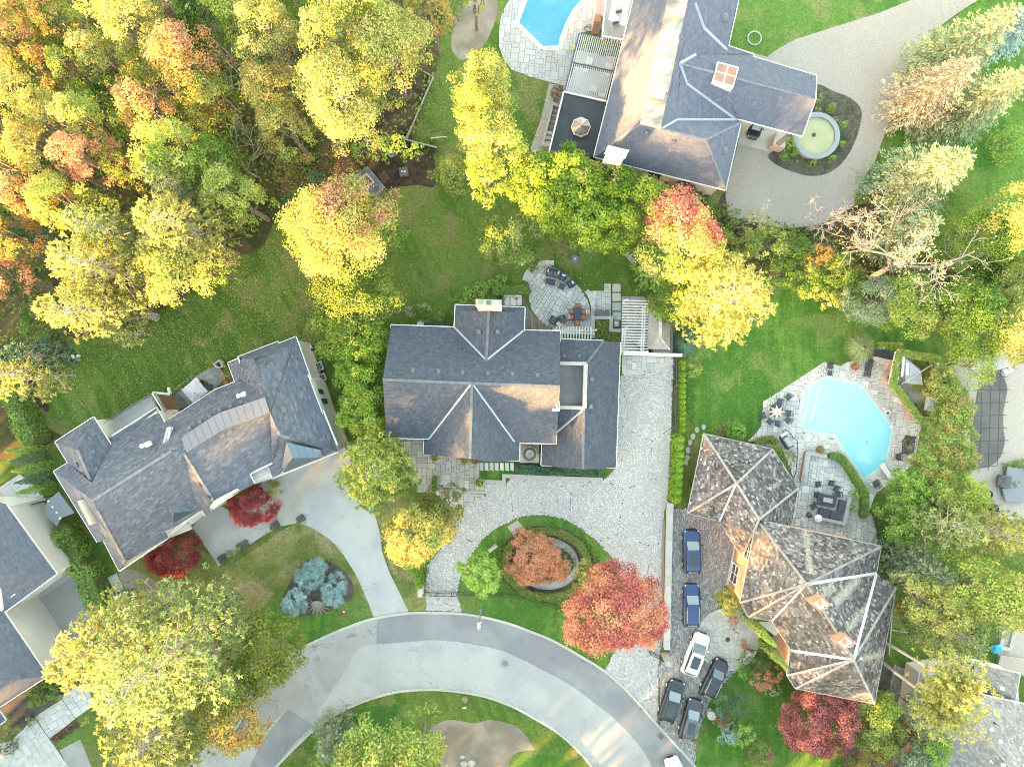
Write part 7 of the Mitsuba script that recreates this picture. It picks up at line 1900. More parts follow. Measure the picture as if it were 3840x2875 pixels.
# ================================================================ POOLS
def water_mat(name, c1, c2, f=.4):
	return M(name, hard(lambda p, n, uv: mikit.mix(c1, c2, mikit.smoothstep(.25,.75, mikit.fbm(p.x * f, p.y * f, octaves=4)))), .08,.35)
def pool(name, label, water, cw, mat, depth, seed, cols, cope=(.58,.56,.53)):
	k = thing(name, label, 'swimming pool')
	put('basin', cat_([sheet(water.buffer(.02), .012), prism(water.buffer(.02).difference(water.buffer(-.06)), .012,.046)]), M(name + '_shell', cols[0], .6), k)
	put('water', sheet(water.buffer(-.01), .030), mat, k)
	ring = water.buffer(cw, join_style='mitre').difference(water)
	ls = LineString(water.buffer(cw / 2, join_style='mitre').exterior.coords)
	n = int(ls.length / .9)
	r = rs(seed)
	for i in range(n):
		g = shapely.ops.substring(ls, (i + .012) * ls.length / n, (i + .988) * ls.length / n).buffer(cw / 2 - .005, cap_style='flat', join_style='mitre').intersection(ring)
		if g.area > .01:
			put('coping_stone', prism(g, .008,.055 + r.uniform(-.003,.003)), 'pieces_matte', k, color=np.array(cope) * r.uniform(.92,1.06))
	return k
def pale_water(p, n, uv):
	d = mikit.smoothstep(-9.5,7.0,(p.x - 41.0) * .55 - (p.y + 6.0) * .85)
	c = mikit.mix((.42,.74,.79),(.21,.60,.72), d)
	return mikit.mix(c, (.46,.75,.79), .5 * mikit.smoothstep(.5,.8, mikit.fbm(p.x * .5, p.y * .5, octaves=4)))
M('pool_water_pale', hard(pale_water), .12,.3)
water_mat('pool_water_blue', (.085,.33,.50),(.12,.39,.56), .35)
pk = pool('swimming_pool', 'pale turquoise octagonal-ended pool with a diving board beside the brick house', WATER, .36, 'pool_water_pale', 1,51, [(.55,.72,.74)])
for i, (x, y) in enumerate(((300,930),(330,985))):
	put('pool_step', sheet(LineString(P2('13', x - 20 + i * 22,830 + i * 12, x - 75 + i * 20,1080 - i * 10)).buffer(.17, cap_style='flat'), .034 - i * .001), M('step_pale', (.50,.80,.84), .3), pk)
put('drain', lathe([(.16,.034),(0,.034)], 16, W('13', 640,1200,0)), 'grey_metal', pk)
for q_ in ((600,850),(795,1105),(432,1165)):
	put('skimmer', rbox(W('13', *q_, .05),(.3,.3,.02), .5,.01), 'white_trim', pk)
litter(WATER.buffer(-.2), 60, 'tan', 'a few leaves afloat on the octagonal-ended pool', z=.036, s=.06, seed=11)
litter(TOP_WATER.buffer(-.2), 40, 'rust', 'a few leaves afloat on the top pool', z=.036, s=.06, seed=12)
litter(LineString(OUT_K[20:]).buffer(.9), 420, 'tan', 'dry leaves along the outer kerb', z=.03, s=.06, seed=13)
litter(LineString(IN_K).buffer(.9), 380, 'tan', 'dry leaves along the inner kerb', z=.03, s=.06, seed=14)
litter(MAIN_DRIVE, 260, 'gold', 'leaves blown over the forecourt', z=.05, s=.05, seed=15)
b0, b1 = W('13', 735,1345,.5), W('13', 800,1440,.5)
bd = thing('diving_board', 'white diving board at the lower end of the octagonal pool', 'diving board')
put('board', beam(b0, b1,.52,.07), 'white_trim', bd)
put('stand', cat_([box(np.r_[(b0 * .25 + b1 * .75)[:2], .03], (.5,.7,.4), .98), box(np.r_[(b0 * .62 + b1 * .38)[:2], .03], (.5,.15,.4), .98)]), 'grey_metal', bd)
pool('swimming_pool', 'bright blue angular pool at the top edge of the frame', TOP_WATER, .45, 'pool_water_blue', 1,52, [(.35,.55,.65)], (.57,.56,.55))
CP = SPG('13', 1470,735,1520,780,1545,850,1535,930,1520,1020,1522,1120,1530,1200,1500,1300,1440,1355,1360,1375,1280,1390,1315,1270,1320,1150,1335,1020,1350,900,1370,800,1420,745)
ck = thing('pool_cover', 'dark grey kidney-shaped safety cover with a grid of straps over the far pool', 'pool cover')
put('sheet', prism(CP, .014,.045), M('cover_grey', blotch((.12,.115,.115),(.155,.15,.15),(.19,.185,.18), .4,1.6), .8), ck)
for k in range(8):
	l = LineString([W('13', 1240,790 + k * 82)[:2], W('13', 1600,780 + k * 82)[:2]]).intersection(CP.buffer(.35))
	for g in getattr(l, 'geoms', [l]):
		if g.length > .4:
			put('strap', prism(g.buffer(.03, cap_style='flat'), .046,.056), 'black_metal', ck)
for k in range(4):
	l = LineString([W('13', 1330 + k * 58,690)[:2], W('13', 1305 + k * 58,1430)[:2]]).intersection(CP.buffer(.35))
	for g in getattr(l, 'geoms', [l]):
		if g.length > .4:
			put('strap', prism(g.buffer(.03, cap_style='flat'), .0465,.0565), 'black_metal', ck)
# round fountain pond by the carport
c0 = W('03', 298,890,0)
k = thing('fountain_pond', 'round raised pond with a pale green bottom and centre jet beside the carport', 'fountain pond')
put('wall', lathe([(2.02,.6),(2.45,.6),(2.45,0),(2.0,0)][::-1], 48, c0), 'pale_stone', k)
put('rim', lathe([(2.0,.60),(2.0,.68),(2.52,.68),(2.52,.60)], 48, c0), M('blue_stone', (.30,.33,.37), .7), k)
put('water', lathe([(2.02,.5),(0,.5)], 48, c0), M('green_water', blotch((.42,.44,.24),(.48,.49,.29),(.52,.52,.36), .5,2), .15,.3), k)
put('spout', lathe([(.22,.5),(.2,.62),(.07,.66),(.05,.9),(0,.92)], 12, c0 + [-.25,.1,0]), 'dark_metal', k)
k = thing('stone_ring', 'pale ring of stones on the bright green lawn at the top', 'stone ring')
c0 = W('02', 1568,250,0)
r = rs(61)
for i in range(22):
	a = i * 2 * math.pi / 22
	put('stone', rbox(c0 + [.72 * math.cos(a), .72 * math.sin(a), 0], (.15,.17,.12), a, .03), 'pieces_matte', k, color=np.array((.52,.52,.48)) * r.uniform(.85,1.1))
# ================================================================ WALLS, FENCES, GATES
k = thing('forecourt_wall', 'long pale stone-capped wall between the fan-paved forecourt and the brick house drive', 'wall')
wl = P2('12', 1018,1590, '22', 1012,0,1004,320,998,620,992,880)
put('wall', ribbon(wl, .5,0,.75), 'tan_stone', k)
ls = LineString(wl)
for i in range(16):
	put('coping', prism(shapely.ops.substring(ls, (i + .01) * ls.length / 16,(i + .99) * ls.length / 16).buffer(.32, cap_style='flat'), .75,.85), 'pieces_matte', k, color=np.array((.50,.49,.47)) * rs(i).uniform(.9,1.05))
put('drain_strip', ribbon(P2('22', 980,60,965,880), .3,0,.05), 'pieces_matte', k, color=(.30,.29,.27))
k = thing('end_wall', 'white wall across the head of the forecourt below the grey pavilion', 'wall')
put('wall', ribbon(P2('12', 704,633,1074,645), .26,0,1.7), 'stucco', k)
put('coping', ribbon(P2('12', 703,633,1076,645), .34,1.7,1.8), 'white_trim', k)
k = thing('dark_fence', 'low dark fence behind the small globe cedars', 'fence')
for i in range(12):
	a, b = P2('12', 1050,665,1043,1140)
	put('post', box(np.r_[a + (b - a) * i / 11,0], (.09,.09,1.1)), 'dark_metal', k)
put('rail', cat_([beam(np.r_[a, 1.05], np.r_[b, 1.05], .06,.06), beam(np.r_[a, .3], np.r_[b, .3], .05,.05)]), 'dark_metal', k)
structure('gravel_strip', sheet(PG('12', 1046,660,1062,660,1056,1140,1036,1140), .018), 'soil')
def iron_fence(name, label, line, h=1.25, step=.24, cat='fence'):
	k = thing(name, label, cat)
	ls = LineString(line)
	n = int(ls.length / step)
	for i in range(n + 1):
		q = ls.interpolate(i / n * ls.length)
		big = i % 9 == 0
		put('post' if big else 'bar', box((q.x, q.y, 0),(.08,.08, h + .1) if big else (.028,.028, h)), 'black_metal', k)
	L3 = [np.r_[p, 0] for p in np.asarray(line)]
	for z in (.2, h - .12):
		put('rail', cat_([beam(a + [0,0, z], b + [0,0, z], .05,.05) for a, b in zip(L3[:-1], L3[1:])]), 'black_metal', k)
	return k
iron_fence('driveway_gate', 'black iron gate across the western mouth of the forecourt', P2('21', 1078,520,1185,528,1300,525), 1.5,.17, 'gate')
iron_fence('iron_fence', 'black iron fence along the south edge of the oval garden', spline(P2('21', 1306,522,1450,530,1600,535, '22', 40,545,140,565,260,605,390,660,470,710), 4), 1.2,.26)
iron_fence('driveway_gate', 'black iron gate leaf by the round stone pillar at the eastern mouth', P2('22', 878,892,975,950), 1.5,.17, 'gate')
k = thing('gate_pillar', 'pale stone gate pillar with a ball finial at the end of the long wall', 'pillar')
c0 = W('22', 985,930,0)
put('shaft', box(c0,(.62,.62,1.9), .1), 'tan_stone', k)
put('cap', box(c0 + [0,0,1.9], (.8,.8,.14), .1), 'pale_stone', k)
put('ball', lathe([(.0,2.04),(.16,2.04),(.12,2.1),(.3,2.22),(.38,2.42),(.3,2.62),(.12,2.74),(0,2.76)], 18, c0), 'pale_stone', k, smooth=40)
k = thing('gate_pillar', 'tan stone pillar at the west end of the entrance gate', 'pillar')
put('shaft', box(W('21', 1074,500,0),(.5,.9,1.7)), 'tan_stone', k)
k = thing('stone_pillar', 'weathered round stone drum beside the dark shrub at the parked cars', 'pillar')
c0 = W('22', 1275,1295,0)
put('drum', lathe([(.42,0),(.40,.9),(.46,.95),(.46,1.1),(0,1.12)], 16, c0), 'pale_stone', k)
k = thing('timber_edging', 'pale timber edging round the bare ground in the upper middle', 'fence')
e = P2('01', 1085,470,1148,505,1010,820,975,905)
for a, b in zip(e[:-1], e[1:]):
	put('board', beam(np.r_[a, .35], np.r_[b, .35], .10,.35), 'pale_bark', k)
put('board', beam(np.r_[P2('01', 1012,828)[0], .55], np.r_[P2('01', 978,902)[0], .55], .2,.3), 'pale_bark', k)
k = thing('garden_fence', 'grey board fence with a white top rail behind the sumacs', 'fence')
a, b = P2('01', 895,908,1180,982)
for i in range(9):
	s, t = a + (b - a) * i / 9, a + (b - a) * (i + .96) / 9
	put('board', beam(np.r_[s, 1.3], np.r_[t, 1.3], .05,1.25), 'dark_metal', k)
put('top_rail', beam(np.r_[a, 1.4], np.r_[b, 1.4], .12,.08), 'grey_metal', k)
k = thing('soccer_goal', 'small goal frame with pale yellow posts on the lawn near the thuja', 'goal')
g = [W('01', *p) for p in ((1138,915,0),(1132,848,0),(1238,905,0),(1228,836,0))]
put('frame', cat_([tube([g[0], g[0] + [0,0,1]], .05,6), tube([g[2], g[2] + [0,0,1]], .05,6), tube([g[0] + [0,0,1], g[2] + [0,0,1]], .05,6)]), M('pale_yellow', (.62,.62,.32), .6), k)
put('stay', cat_([tube([g[0] + [0,0,1], g[1]], .03,5), tube([g[2] + [0,0,1], g[3]], .03,5), tube([g[1], g[3]], .03,5)]), 'black_metal', k)
k = thing('soccer_goal', 'small goal frame at the top edge beside the yellow tree tip', 'goal')
g = [W('01', *p) for p in ((1440,80,0),(1370,50,0),(1475,30,0))]
put('frame', cat_([tube([g[0], g[0] + [0,0,.9]], .05,6), tube([g[2], g[2] + [0,0,.9]], .05,6), tube([g[0] + [0,0,.9], g[2] + [0,0,.9]], .04,6), tube([g[0], g[1], g[2]], .03,5)]), 'black_metal', k)
# ================================================================ STREET THINGS
k = thing('street_lamp', 'grey street lamp with its arm out over the road bend', 'street lamp')
p0 = W('21', 1455,640,0)
put('pole', tube([p0, p0 + [0,0,3.5], p0 + [-.02,.0,6.3]], [.10,.08,.06], 10), 'grey_metal', k)
tip = W('21', 1442,725,6.6)
put('arm', tube(spline(np.array([p0 + [0,0,6.2], (p0 + [0,0,6.2]) * .5 + tip * .5 + [0,0,.2], tip]), 4), .045,8), 'grey_metal', k)
put('lamp_head', rbox(tip - [0,.25,.08], (.26,.55,.14), .1,.05), M('lamp_white', (.72,.73,.74), .4), k)
put('shoe', lathe([(.16,0),(.14,.3),(.1,.4)], 12, p0), 'grey_metal', k)
put('bracket', box(p0 + [.1,0,4.0], (.25,.12,.18)), 'white_trim', k)
c0 = W('21', 1612,985,0)
k = thing('manhole_cover', 'round iron manhole cover in the pale road', 'manhole cover')
put('surround', lathe([(.62,.0235),(.0,.0235)], 28, c0), M('patch_tar', (.33,.33,.335), .9), k)
put('lid', lathe([(.34,.018),(.34,.030),(.28,.030),(.28,.027),(0,.027)], 24, c0), M('iron_lid', (.20,.195,.19), .6), k)
for i in range(8):
	a = i * math.pi / 4
	put('rib', box(c0 + [.16 * math.cos(a), .16 * math.sin(a), .027], (.18,.03,.006), a), 'iron_lid', k)
k = thing('storm_drain', 'square storm drain at the kerb by the lower parked cars', 'drain')
c0 = W('22', 962,1455,0)
put('grate', box(c0 + [0,0,.018], (.55,.75,.02), .72), 'iron_lid', k)
for i in range(5):
	put('slot', box(c0 + np.r_[np.array([math.cos(.72), math.sin(.72)]) * (i - 2) * .09,.038], (.035,.6,.004), .72), 'black_metal', k)
k = thing('lawn_toy', 'red and white toy lying on the lush front lawn', 'toy')
c0 = W('21', 566,665,0)
put('body', rbox(c0,(.34,.3,.3), .5,.08), M('toy_red', (.5,.03,.04), .5), k)
put('head', rbox(c0 + [.05,.25,0], (.2,.2,.2), .3,.06), 'white_trim', k)
k = thing('garden_sign', 'small white sign with a bare sapling on the island verge', 'sign')
c0 = W('21', 1350,1262,0)
put('plate', rbox(c0 + [0,0,.25], (.42,.10,.30), .1,.02), 'white_trim', k)
put('stake', box(c0,(.05,.05,.3)), 'bark', k)
tuft_grass('21', 1350,1220,28,.8, 'palebare', 'dry pale grass clump on the island verge', n=120)
for i, (x, y, s) in enumerate(((1335,1592,.22),(1345,1635,.35),(1392,1632,.4))):
	k = thing('boulder', ('small grey boulder in the dry island bed', 'middle grey boulder in the dry island bed', 'largest grey boulder in the dry island bed')[i], 'boulder')
	m = trimesh.creation.icosphere(2, s)
	v = m.vertices * (1 + .35 * (meshkit.noise(m.vertices * 2.2 / s + i * 7,5) - .5)[:, None]) * [1.2,.9,.6]
	scene[k] = mikit.ply((v + W('21', x, y, s * .3), m.faces), 'm_pale_stone', smooth=40)
# rock garden at the far pool
for i, (x, y, s, lab) in enumerate(((1450,660,2.0, 'long flat grey rock of the rock garden above the covered pool'),(1530,700,1.1, 'dark rounded rock of the rock garden'),(1585,660,.9, 'tan rock at the right end of the rock garden'),(1400,690,.8, 'small grey rock at the left end of the rock garden'))):
	k = thing('rock', lab, 'rock')
	m = trimesh.creation.icosphere(3, s)
	v = m.vertices * (1 + .5 * (meshkit.noise(m.vertices * 1.6 / s + i * 9,6) - .5)[:, None]) * [1.15,.6,.35]
	scene[k] = mikit.ply((v + W('13', x, y, s * .12), m.faces), 'm_' + ('pale_stone', 'dark_stone', 'tan_stone', 'pale_stone')[i], smooth=30)
# ================================================================ CARS
def ring_loft(stations, n=20):
	"""Loft of rounded sections: stations of (x, half width, z low, z high, roundness)."""
	V = []
	a = np.arange(n) * 2 * math.pi / n + math.pi / n
	for x, w, z0, z1, e in stations:
		c, s = np.cos(a), np.sin(a)
		V.append(np.c_[np.full(n, x), np.sign(c) * np.abs(c) ** e * w, (z0 + z1) / 2 + np.sign(s) * np.abs(s) ** e * (z1 - z0) / 2])
	m = len(stations)
	v = np.vstack(V + [[[stations[0][0], 0,(stations[0][2] + stations[0][3]) / 2]], [[stations[-1][0], 0,(stations[-1][2] + stations[-1][3]) / 2]]])
	f = []
	for k in range(m - 1):
		for i in range(n):
			j = (i + 1) % n
			f += [[k * n + i, k * n + n + i, k * n + n + j], [k * n + i, k * n + n + j, k * n + j]]
	for i in range(n):
		j = (i + 1) % n
		f += [[m * n, i, j], [m * n + 1,(m - 1) * n + j, (m - 1) * n + i]]
	return v, np.array(f)[:, ::-1]
def car(label, front, rear, paint, roof_glass=None, group=None, L=None, rails=False, roof_paint=None):
	"""A sport utility car between the ground points of its nose and tail."""
	f2, r2 = np.asarray(front)[:2], np.asarray(rear)[:2]
	d = f2 - r2
	l = np.linalg.norm(d)
	s = (L or l) / 4.85
	a = math.atan2(d[1], d[0])
	c = np.r_[(f2 + r2) / 2,.0]
	k = thing('parked_car', label, 'car', group)
	mv = lambda m: move(m, c, a, s)
	W2 = .97
	body = ring_loft([(-2.42,.70,.52,.86,.5),(-2.36,.86,.38,1.06,.45),(-2.1,.94,.30,1.12,.40),(-1.3, W2,.27,1.12,.38),(0, W2,.27,1.10,.38),(.9, W2,.27,1.08,.38),(1.25,.955,.28,1.05,.38),(1.9,.92,.30,.98,.42),(2.25,.83,.36,.88,.48),(2.40,.62,.46,.74,.5)], 28)
	put('body', mv(body), paint, k, smooth=True)
	glass = ring_loft([(-2.22,.55,1.0,1.10,.6),(-1.98,.74,1.0,1.46,.5),(-1.5,.78,1.0,1.64,.45),(-.4,.795,1.0,1.66,.45),(.25,.775,1.0,1.58,.45),(.75,.74,1.0,1.34,.5),(1.22,.68,1.0,1.08,.6)], 24)
	put('windows', mv(glass), 'car_glass', k, smooth=True)
	roof = ring_loft([(-1.98,.60,1.44,1.53,.6),(-1.82,.70,1.5,1.66,.5),(-1.3,.72,1.58,1.715,.45),(-.3,.73,1.58,1.725,.45),(.10,.71,1.55,1.685,.5),(.34,.63,1.52,1.60,.6)], 24)
	put('roof', mv(roof), roof_paint or paint, k, smooth=True)
	for sy in (-1,1):
		put('pillar', mv(tube([[.30, sy * .70,1.58], [.75, sy * .725,1.33], [1.2, sy * .72,1.09]], .035,6)), paint, k)
		put('rear_pillar', mv(tube([[-1.85, sy * .70,1.60], [-2.08, sy * .70,1.32], [-2.22, sy * .68,1.12]], .055,6)), paint, k)
		put('door_mirror', mv(rbox((.78, sy * 1.06,1.02),(.15,.24,.16), 0,.04)), paint, k)
		put('headlight', mv(rbox((2.17, sy * .66,.72),(.30,.30,.13), -sy * .5,.04)), M('lamp_glass', (.55,.57,.60), .12,.6), k)
		put('taillight', mv(rbox((-2.36, sy * .70,.86),(.12,.28,.16), sy * .3,.03)), M('tail_red', (.30,.015,.015), .2,.5), k)
		put('wheel_arch', mv(tube([[-.95 - .0, sy * .955,.34], [-1.1, sy * .975,.62], [-1.45, sy * .98,.76], [-1.8, sy * .965,.62], [-1.95, sy * .94,.34]], .03,5)), 'black_metal', k)
		if rails:
			put('roof_rail', mv(tube([[-1.75, sy * .66,1.70], [-.8, sy * .67,1.765], [.05, sy * .66,1.70]], .025,6)), 'cap_metal', k)
		for x in (-1.45,1.45):
			w = put('wheel', mv(tube([[x, sy * .74,.36], [x, sy * .985,.36]], .36,18)), M('tyre', (.02,.02,.021), .85), k)
			put('rim', mv(tube([[x, sy * .96,.36], [x, sy * .995,.36]], .23,14)), 'cap_metal', w)
	wsv = [(.36,.60,1.605),(.36,-.60,1.605),(1.20,-.64,1.10),(1.20,.64,1.10),(.80,.66,1.345),(.80,-.66,1.345)]
	put('windscreen', mv((np.array(wsv) + [0,0,.035], np.array([[0,1,5], [0,5,4], [4,5,2], [4,2,3]]))), 'screen_glass', k)
	put('rear_screen', mv((np.array([(-2.0,.55,1.47),(-2.0,-.55,1.47),(-2.27,-.5,1.13),(-2.27,.5,1.13)]) + [-.03,0,.03], np.array([[0,2,1], [0,3,2]]))), 'screen_glass', k)
	put('bumper', mv(ring_loft([(2.12,.80,.30,.52,.5),(2.36,.66,.32,.50,.5),(2.44,.42,.34,.48,.5)], 14)), 'black_metal', k, smooth=True)
	put('grille', mv(rbox((2.36,0,.52),(.10,.80,.22), 0,.03)), 'black_metal', k)
	put('wiper', mv(cat_([beam((1.12,-.1,1.13),(.95,.45,1.25), .03,.02), beam((1.12,.1,1.13),(.95,.62,1.2), .03,.02)])), 'black_metal', k)
	put('bonnet_seam', mv(cat_([tube([[1.25, sy * .62,1.062], [1.9, sy * .60,.985], [2.2, sy * .55,.88]], .008,4) for sy in (-1,1)])), 'black_metal', k)
	if roof_glass:
		put('sunroof', mv(ring_loft([(-1.35,.44,1.66,1.728,.4),(-.5,.47,1.68,1.742,.35),(-.02,.45,1.66,1.715,.4)], 18)), 'car_glass', k, smooth=True)
	return k
def paint(name, c):
	return M(name, c, .35,.5,0.0, clearcoat=.6, clearcoat_gloss=.9)
M('screen_glass', (.20,.25,.29), .08,.8)
M('car_glass', (.028,.035,.042), .06,.7)
BLUE_P = paint('paint_blue', (.009,.035,.13)); BLACK_P = paint('paint_black', (.014,.016,.022)); WHITE_P = M('paint_white', (.78,.78,.78), .3,.5)
GREY_P = paint('paint_charcoal', (.030,.034,.042)); SLATE_P = paint('paint_slate', (.09,.10,.115))
gp = lambda x, y: W('22', x, y, .9)
car('blue car parked first by the long wall, with a dark glass roof', gp(1165,122), gp(1167,408), BLUE_P, True)
car('blue car parked second by the long wall, with silver roof rails', gp(1165,474), gp(1163,752), BLUE_P, False, rails=True)
car('white car parked askew beside the round landing', gp(1242,795), gp(1140,1062), WHITE_P, True)
car('black car nose-up beside the lawn, nearest the round landing', gp(1370,967), gp(1255,1208), BLACK_P, False, rails=True)
car('black car parked lower at the road side of the drive', gp(1078,1100), gp(990,1368), BLACK_P, True)
car('dark grey car parked lowest on the brick house drive', gp(1195,1222), gp(1125,1482), GREY_P, True, roof_paint=SLATE_P)
car('white car cut by the bottom edge on the road', gp(1028,1600), gp(1120,1850), WHITE_P, False)
car('black car half under the carport roof', W('02', 1565,890,.9), W('02', 1620,690,.9), BLACK_P, True)
# ================================================================ GARDEN FURNITURE
M('cushion_blue', (.075,.095,.135), .9); M('cushion_grey', (.13,.13,.14), .9); M('cushion_cream', (.60,.60,.54), .95); M('cushion_coral', (.52,.19,.12), .9)
M('wicker_dark', (.075,.078,.088), .8); M('teak', (.20,.12,.07), .7); M('stripe_white', (.62,.64,.66), .9); M('navy', (.05,.065,.10), .6)
def armchair(label, c, a, cushion='cushion_blue', frame='wicker_dark', s=.82, pillow=None, group=None, name='armchair'):
	k = thing(name, label, 'armchair', group)
	mv = lambda m: move(m, c, a)
	put('base', mv(rbox((0,0,.06),(s, s, .26), 0,.05)), frame, k)
	put('seat_cushion', mv(rbox((.05,0,.32),(s - .2, s - .3,.14), 0,.05)), cushion, k)
	put('backrest', mv(rbox((-s / 2 + .08,0,.3),(.17, s, .5), 0,.06)), cushion, k)
	for sy in (-1,1):
		put('arm', mv(rbox((.04, sy * (s / 2 - .07), .3),(s - .1,.14,.28), 0,.05)), frame, k)
	if pillow:
		put('pillow', mv(rbox((-.18,0,.44),(.2,.42,.26), .1,.08)), pillow, k)
	return k
def dining_chair(label, c, a, seat='cushion_coral', back=None, frame='black_metal', group=None, s=.5, name='garden_chair'):
	k = thing(name, label, 'chair', group)
	mv = lambda m: move(m, c, a)
	put('seat', mv(rbox((0,0,.42),(s, s, .07), 0,.03)), seat, k)
	bk = [tube([[-s / 2, y, .45], [-s / 2 - .06, y, .9]], .018,5) for y in np.linspace(-s / 2 + .03, s / 2 - .03,6)] + [tube([[-s / 2 - .06,-s / 2,.9], [-s / 2 - .06, s / 2,.9]], .022,6)]
	put('backrest', mv(cat_(bk) if back is None else rbox((-s / 2 - .03,0,.46),(.07, s, .46), 0,.03)), back or frame, k)
	for sx in (-1,1):
		for sy in (-1,1):
			put('leg', mv(tube([[sx * (s / 2 - .03), sy * (s / 2 - .03), .43], [sx * (s / 2), sy * (s / 2), 0]], .018,5)), frame, k)
	for sy in (-1,1):
		put('arm', mv(tube([[-s / 2 - .03, sy * s / 2,.66], [s / 2 - .02, sy * (s / 2 + .02), .64], [s / 2, sy * s / 2,.42]], .02,5)), frame, k)
	return k
def table(label, c, a, sx, sy, top, frame='black_metal', h=.72, round_=False, cat='table', group=None, thick=.05, name='garden_table'):
	k = thing(name, label, cat, group)
	mv = lambda m: move(m, c, a)
	put('top', mv(lathe([(0, h),(sx / 2, h),(sx / 2, h - thick),(0, h - thick)][::-1], 28) if round_ else rbox((0,0, h - thick),(sx, sy, thick), 0,.02)), top, k)
	for x in (-1,1):
		for y in (-1,1):
			q = .34 if round_ else .45
			put('leg', mv(box((x * sx * q, y * (sx if round_ else sy) * q, 0),(.06,.06, h - thick))), frame, k)
	return k
Bp = lambda x, y, z=.04: W('B', x, y, z)
Np = lambda x, y, z=.04: W('12', x, y, z)
# back patio
k = thing('sofa', 'dark wicker two-seat sofa at the top of the round patio', 'sofa')
c0, a0 = Np(265,112), math.radians(-102)
mv = lambda m: move(m, c0, a0)
put('base', mv(rbox((0,0,.06),(.85,1.55,.26), 0,.05)), 'wicker_dark', k)
put('backrest', mv(rbox((-.36,0,.3),(.15,1.55,.5), 0,.05)), 'wicker_dark', k)
for sy in (-.37,.37):
	put('seat_cushion', mv(rbox((.06, sy, .32),(.62,.70,.15), 0,.05)), 'cushion_grey', k)
for sy in (-1,1):
	put('arm', mv(rbox((.03, sy * .72,.3),(.75,.13,.28), 0,.05)), 'wicker_dark', k)
	put('pillow', mv(rbox((-.1, sy * .58,.45),(.36,.16,.28), 0,.06)), 'cushion_cream', k)
table('long dark ottoman table before the sofa on the round patio', Np(248,170), math.radians(-13), 1.05,.58, 'navy', h=.42, thick=.2, cat='ottoman', name='ottoman')
armchair('blue armchair with a striped pillow nearest the sofa', Np(328,138), math.radians(-115), pillow='stripe_white')
armchair('blue armchair with a striped pillow at the outer edge of the patio', Np(382,180), math.radians(-150), pillow='stripe_white')
table('small square dark table between the blue armchairs', Np(322,200), math.radians(-25), .62,.62, 'navy', h=.42, thick=.12)
table('dark dining table with six coral chairs on the round patio', Np(420,376), 0.02,.85,1.42, 'navy')
for x, y, a, lab, bk in ((423,322,-90, 'top head coral chair at the dark dining table', 'stripe_white'),(419,432,90, 'bottom head coral chair at the dark dining table', None),(383,360,0, 'upper western coral chair at the dark dining table', None),(383,398,0, 'lower western coral chair at the dark dining table', 'stripe_white'),(462,362,180, 'upper eastern coral chair with a white back at the dark dining table', 'stripe_white'),(459,400,180, 'lower eastern coral chair at the dark dining table', 'cushion_coral')):
	dining_chair(lab, Np(x, y), math.radians(a), back=bk)
armchair('grey armchair nearest the house wall on the round patio', Np(266,413), math.radians(60), 'cushion_grey', s=.78)
armchair('grey armchair beside the white side table on the round patio', Np(323,408), math.radians(115), 'cushion_grey', s=.78)
table('white square side table between the grey armchairs', Np(306,440), math.radians(35), .58,.58, 'white_trim', h=.45)
k = thing('sectional_sofa', 'cream cushioned corner sofa in a brown frame behind the chimney', 'sofa')
c0 = W('A', 1450,190,0)
put('frame', cat_([box(c0 + [0,.66,0], (2.3,.14,.75)), box(c0 + [-1.1,0,0], (.14,1.3,.75)), box(c0 + [1.1,0,0], (.14,1.3,.6)), box(c0,(2.2,1.2,.28))]), 'teak', k)
for i, (x, y, sx, sy) in enumerate(((-.72,0,.62,.95),(-.02,0,.68,.95),(.66,0,.62,.95))):
	put('seat_cushion', rbox(c0 + [x, y - .05,.28], (sx, sy, .18), 0,.06), 'cushion_cream', k)
for x in (-.55,.45):
	put('back_cushion', rbox(c0 + [x, .48,.44], (.95,.2,.32), 0,.07), 'cushion_cream', k)
for x in (-.66,.3):
	put('pillow', rbox(c0 + [x, .2,.46], (.36,.2,.14), .3,.06), 'cushion_coral' if x > 0 else 'stripe_white', k)
M('old_planks', hard(lambda p, n, uv: mikit.mix((.17,.145,.125),(.36,.31,.27), mikit.noise(p.x * 6.5, p.y * .5))), .85)
dk = thing('timber_deck', 'weathered timber deck curving between the house and round patio', 'deck')
dp = PG('A', 1560,150,1600,250,1656,340, 'B', 200,390,330,470,360,490,45,490,50,250,45,170)
x0, y0, x1, y1 = dp.bounds
for i in range(int((x1 - x0) / .15)):
	g = sbox(x0 + i * .15 + .004, y0, x0 + i * .15 + .146, y1).intersection(dp)
	for q in polys(g):
		put('plank', prism(q, 0,.09 + .002 * (i % 3)), 'old_planks', dk)
k = thing('storage_bench', 'dark covered bench at the edge of the side terrace', 'bench')
put('seat', rbox(W('B', 848,317,.3),(1.52,.62,.3), 0,.04), 'cushion_grey', k)
put('base', box(W('B', 848,317,0),(1.4,.5,.3)), 'wicker_dark', k)
k = thing('planter_wall', 'pale stone wall round the raised bed by the pergola', 'wall')
put('wall', ribbon(P2('B', 752,575,752,362,940,366,938,492,1040,497), .36,0,.5), 'pale_stone', k)
k = thing('barbecue', 'grey covered barbecue in the alcove by the pergola', 'barbecue')
c0 = W('B', 988,435,0)
put('cabinet', rbox(c0,(.62,.75,.85), 0,.03), 'dark_metal', k)
put('hood', rbox(c0 + [0,.05,.85], (.56,.6,.22), 0,.1), 'grey_metal', k)
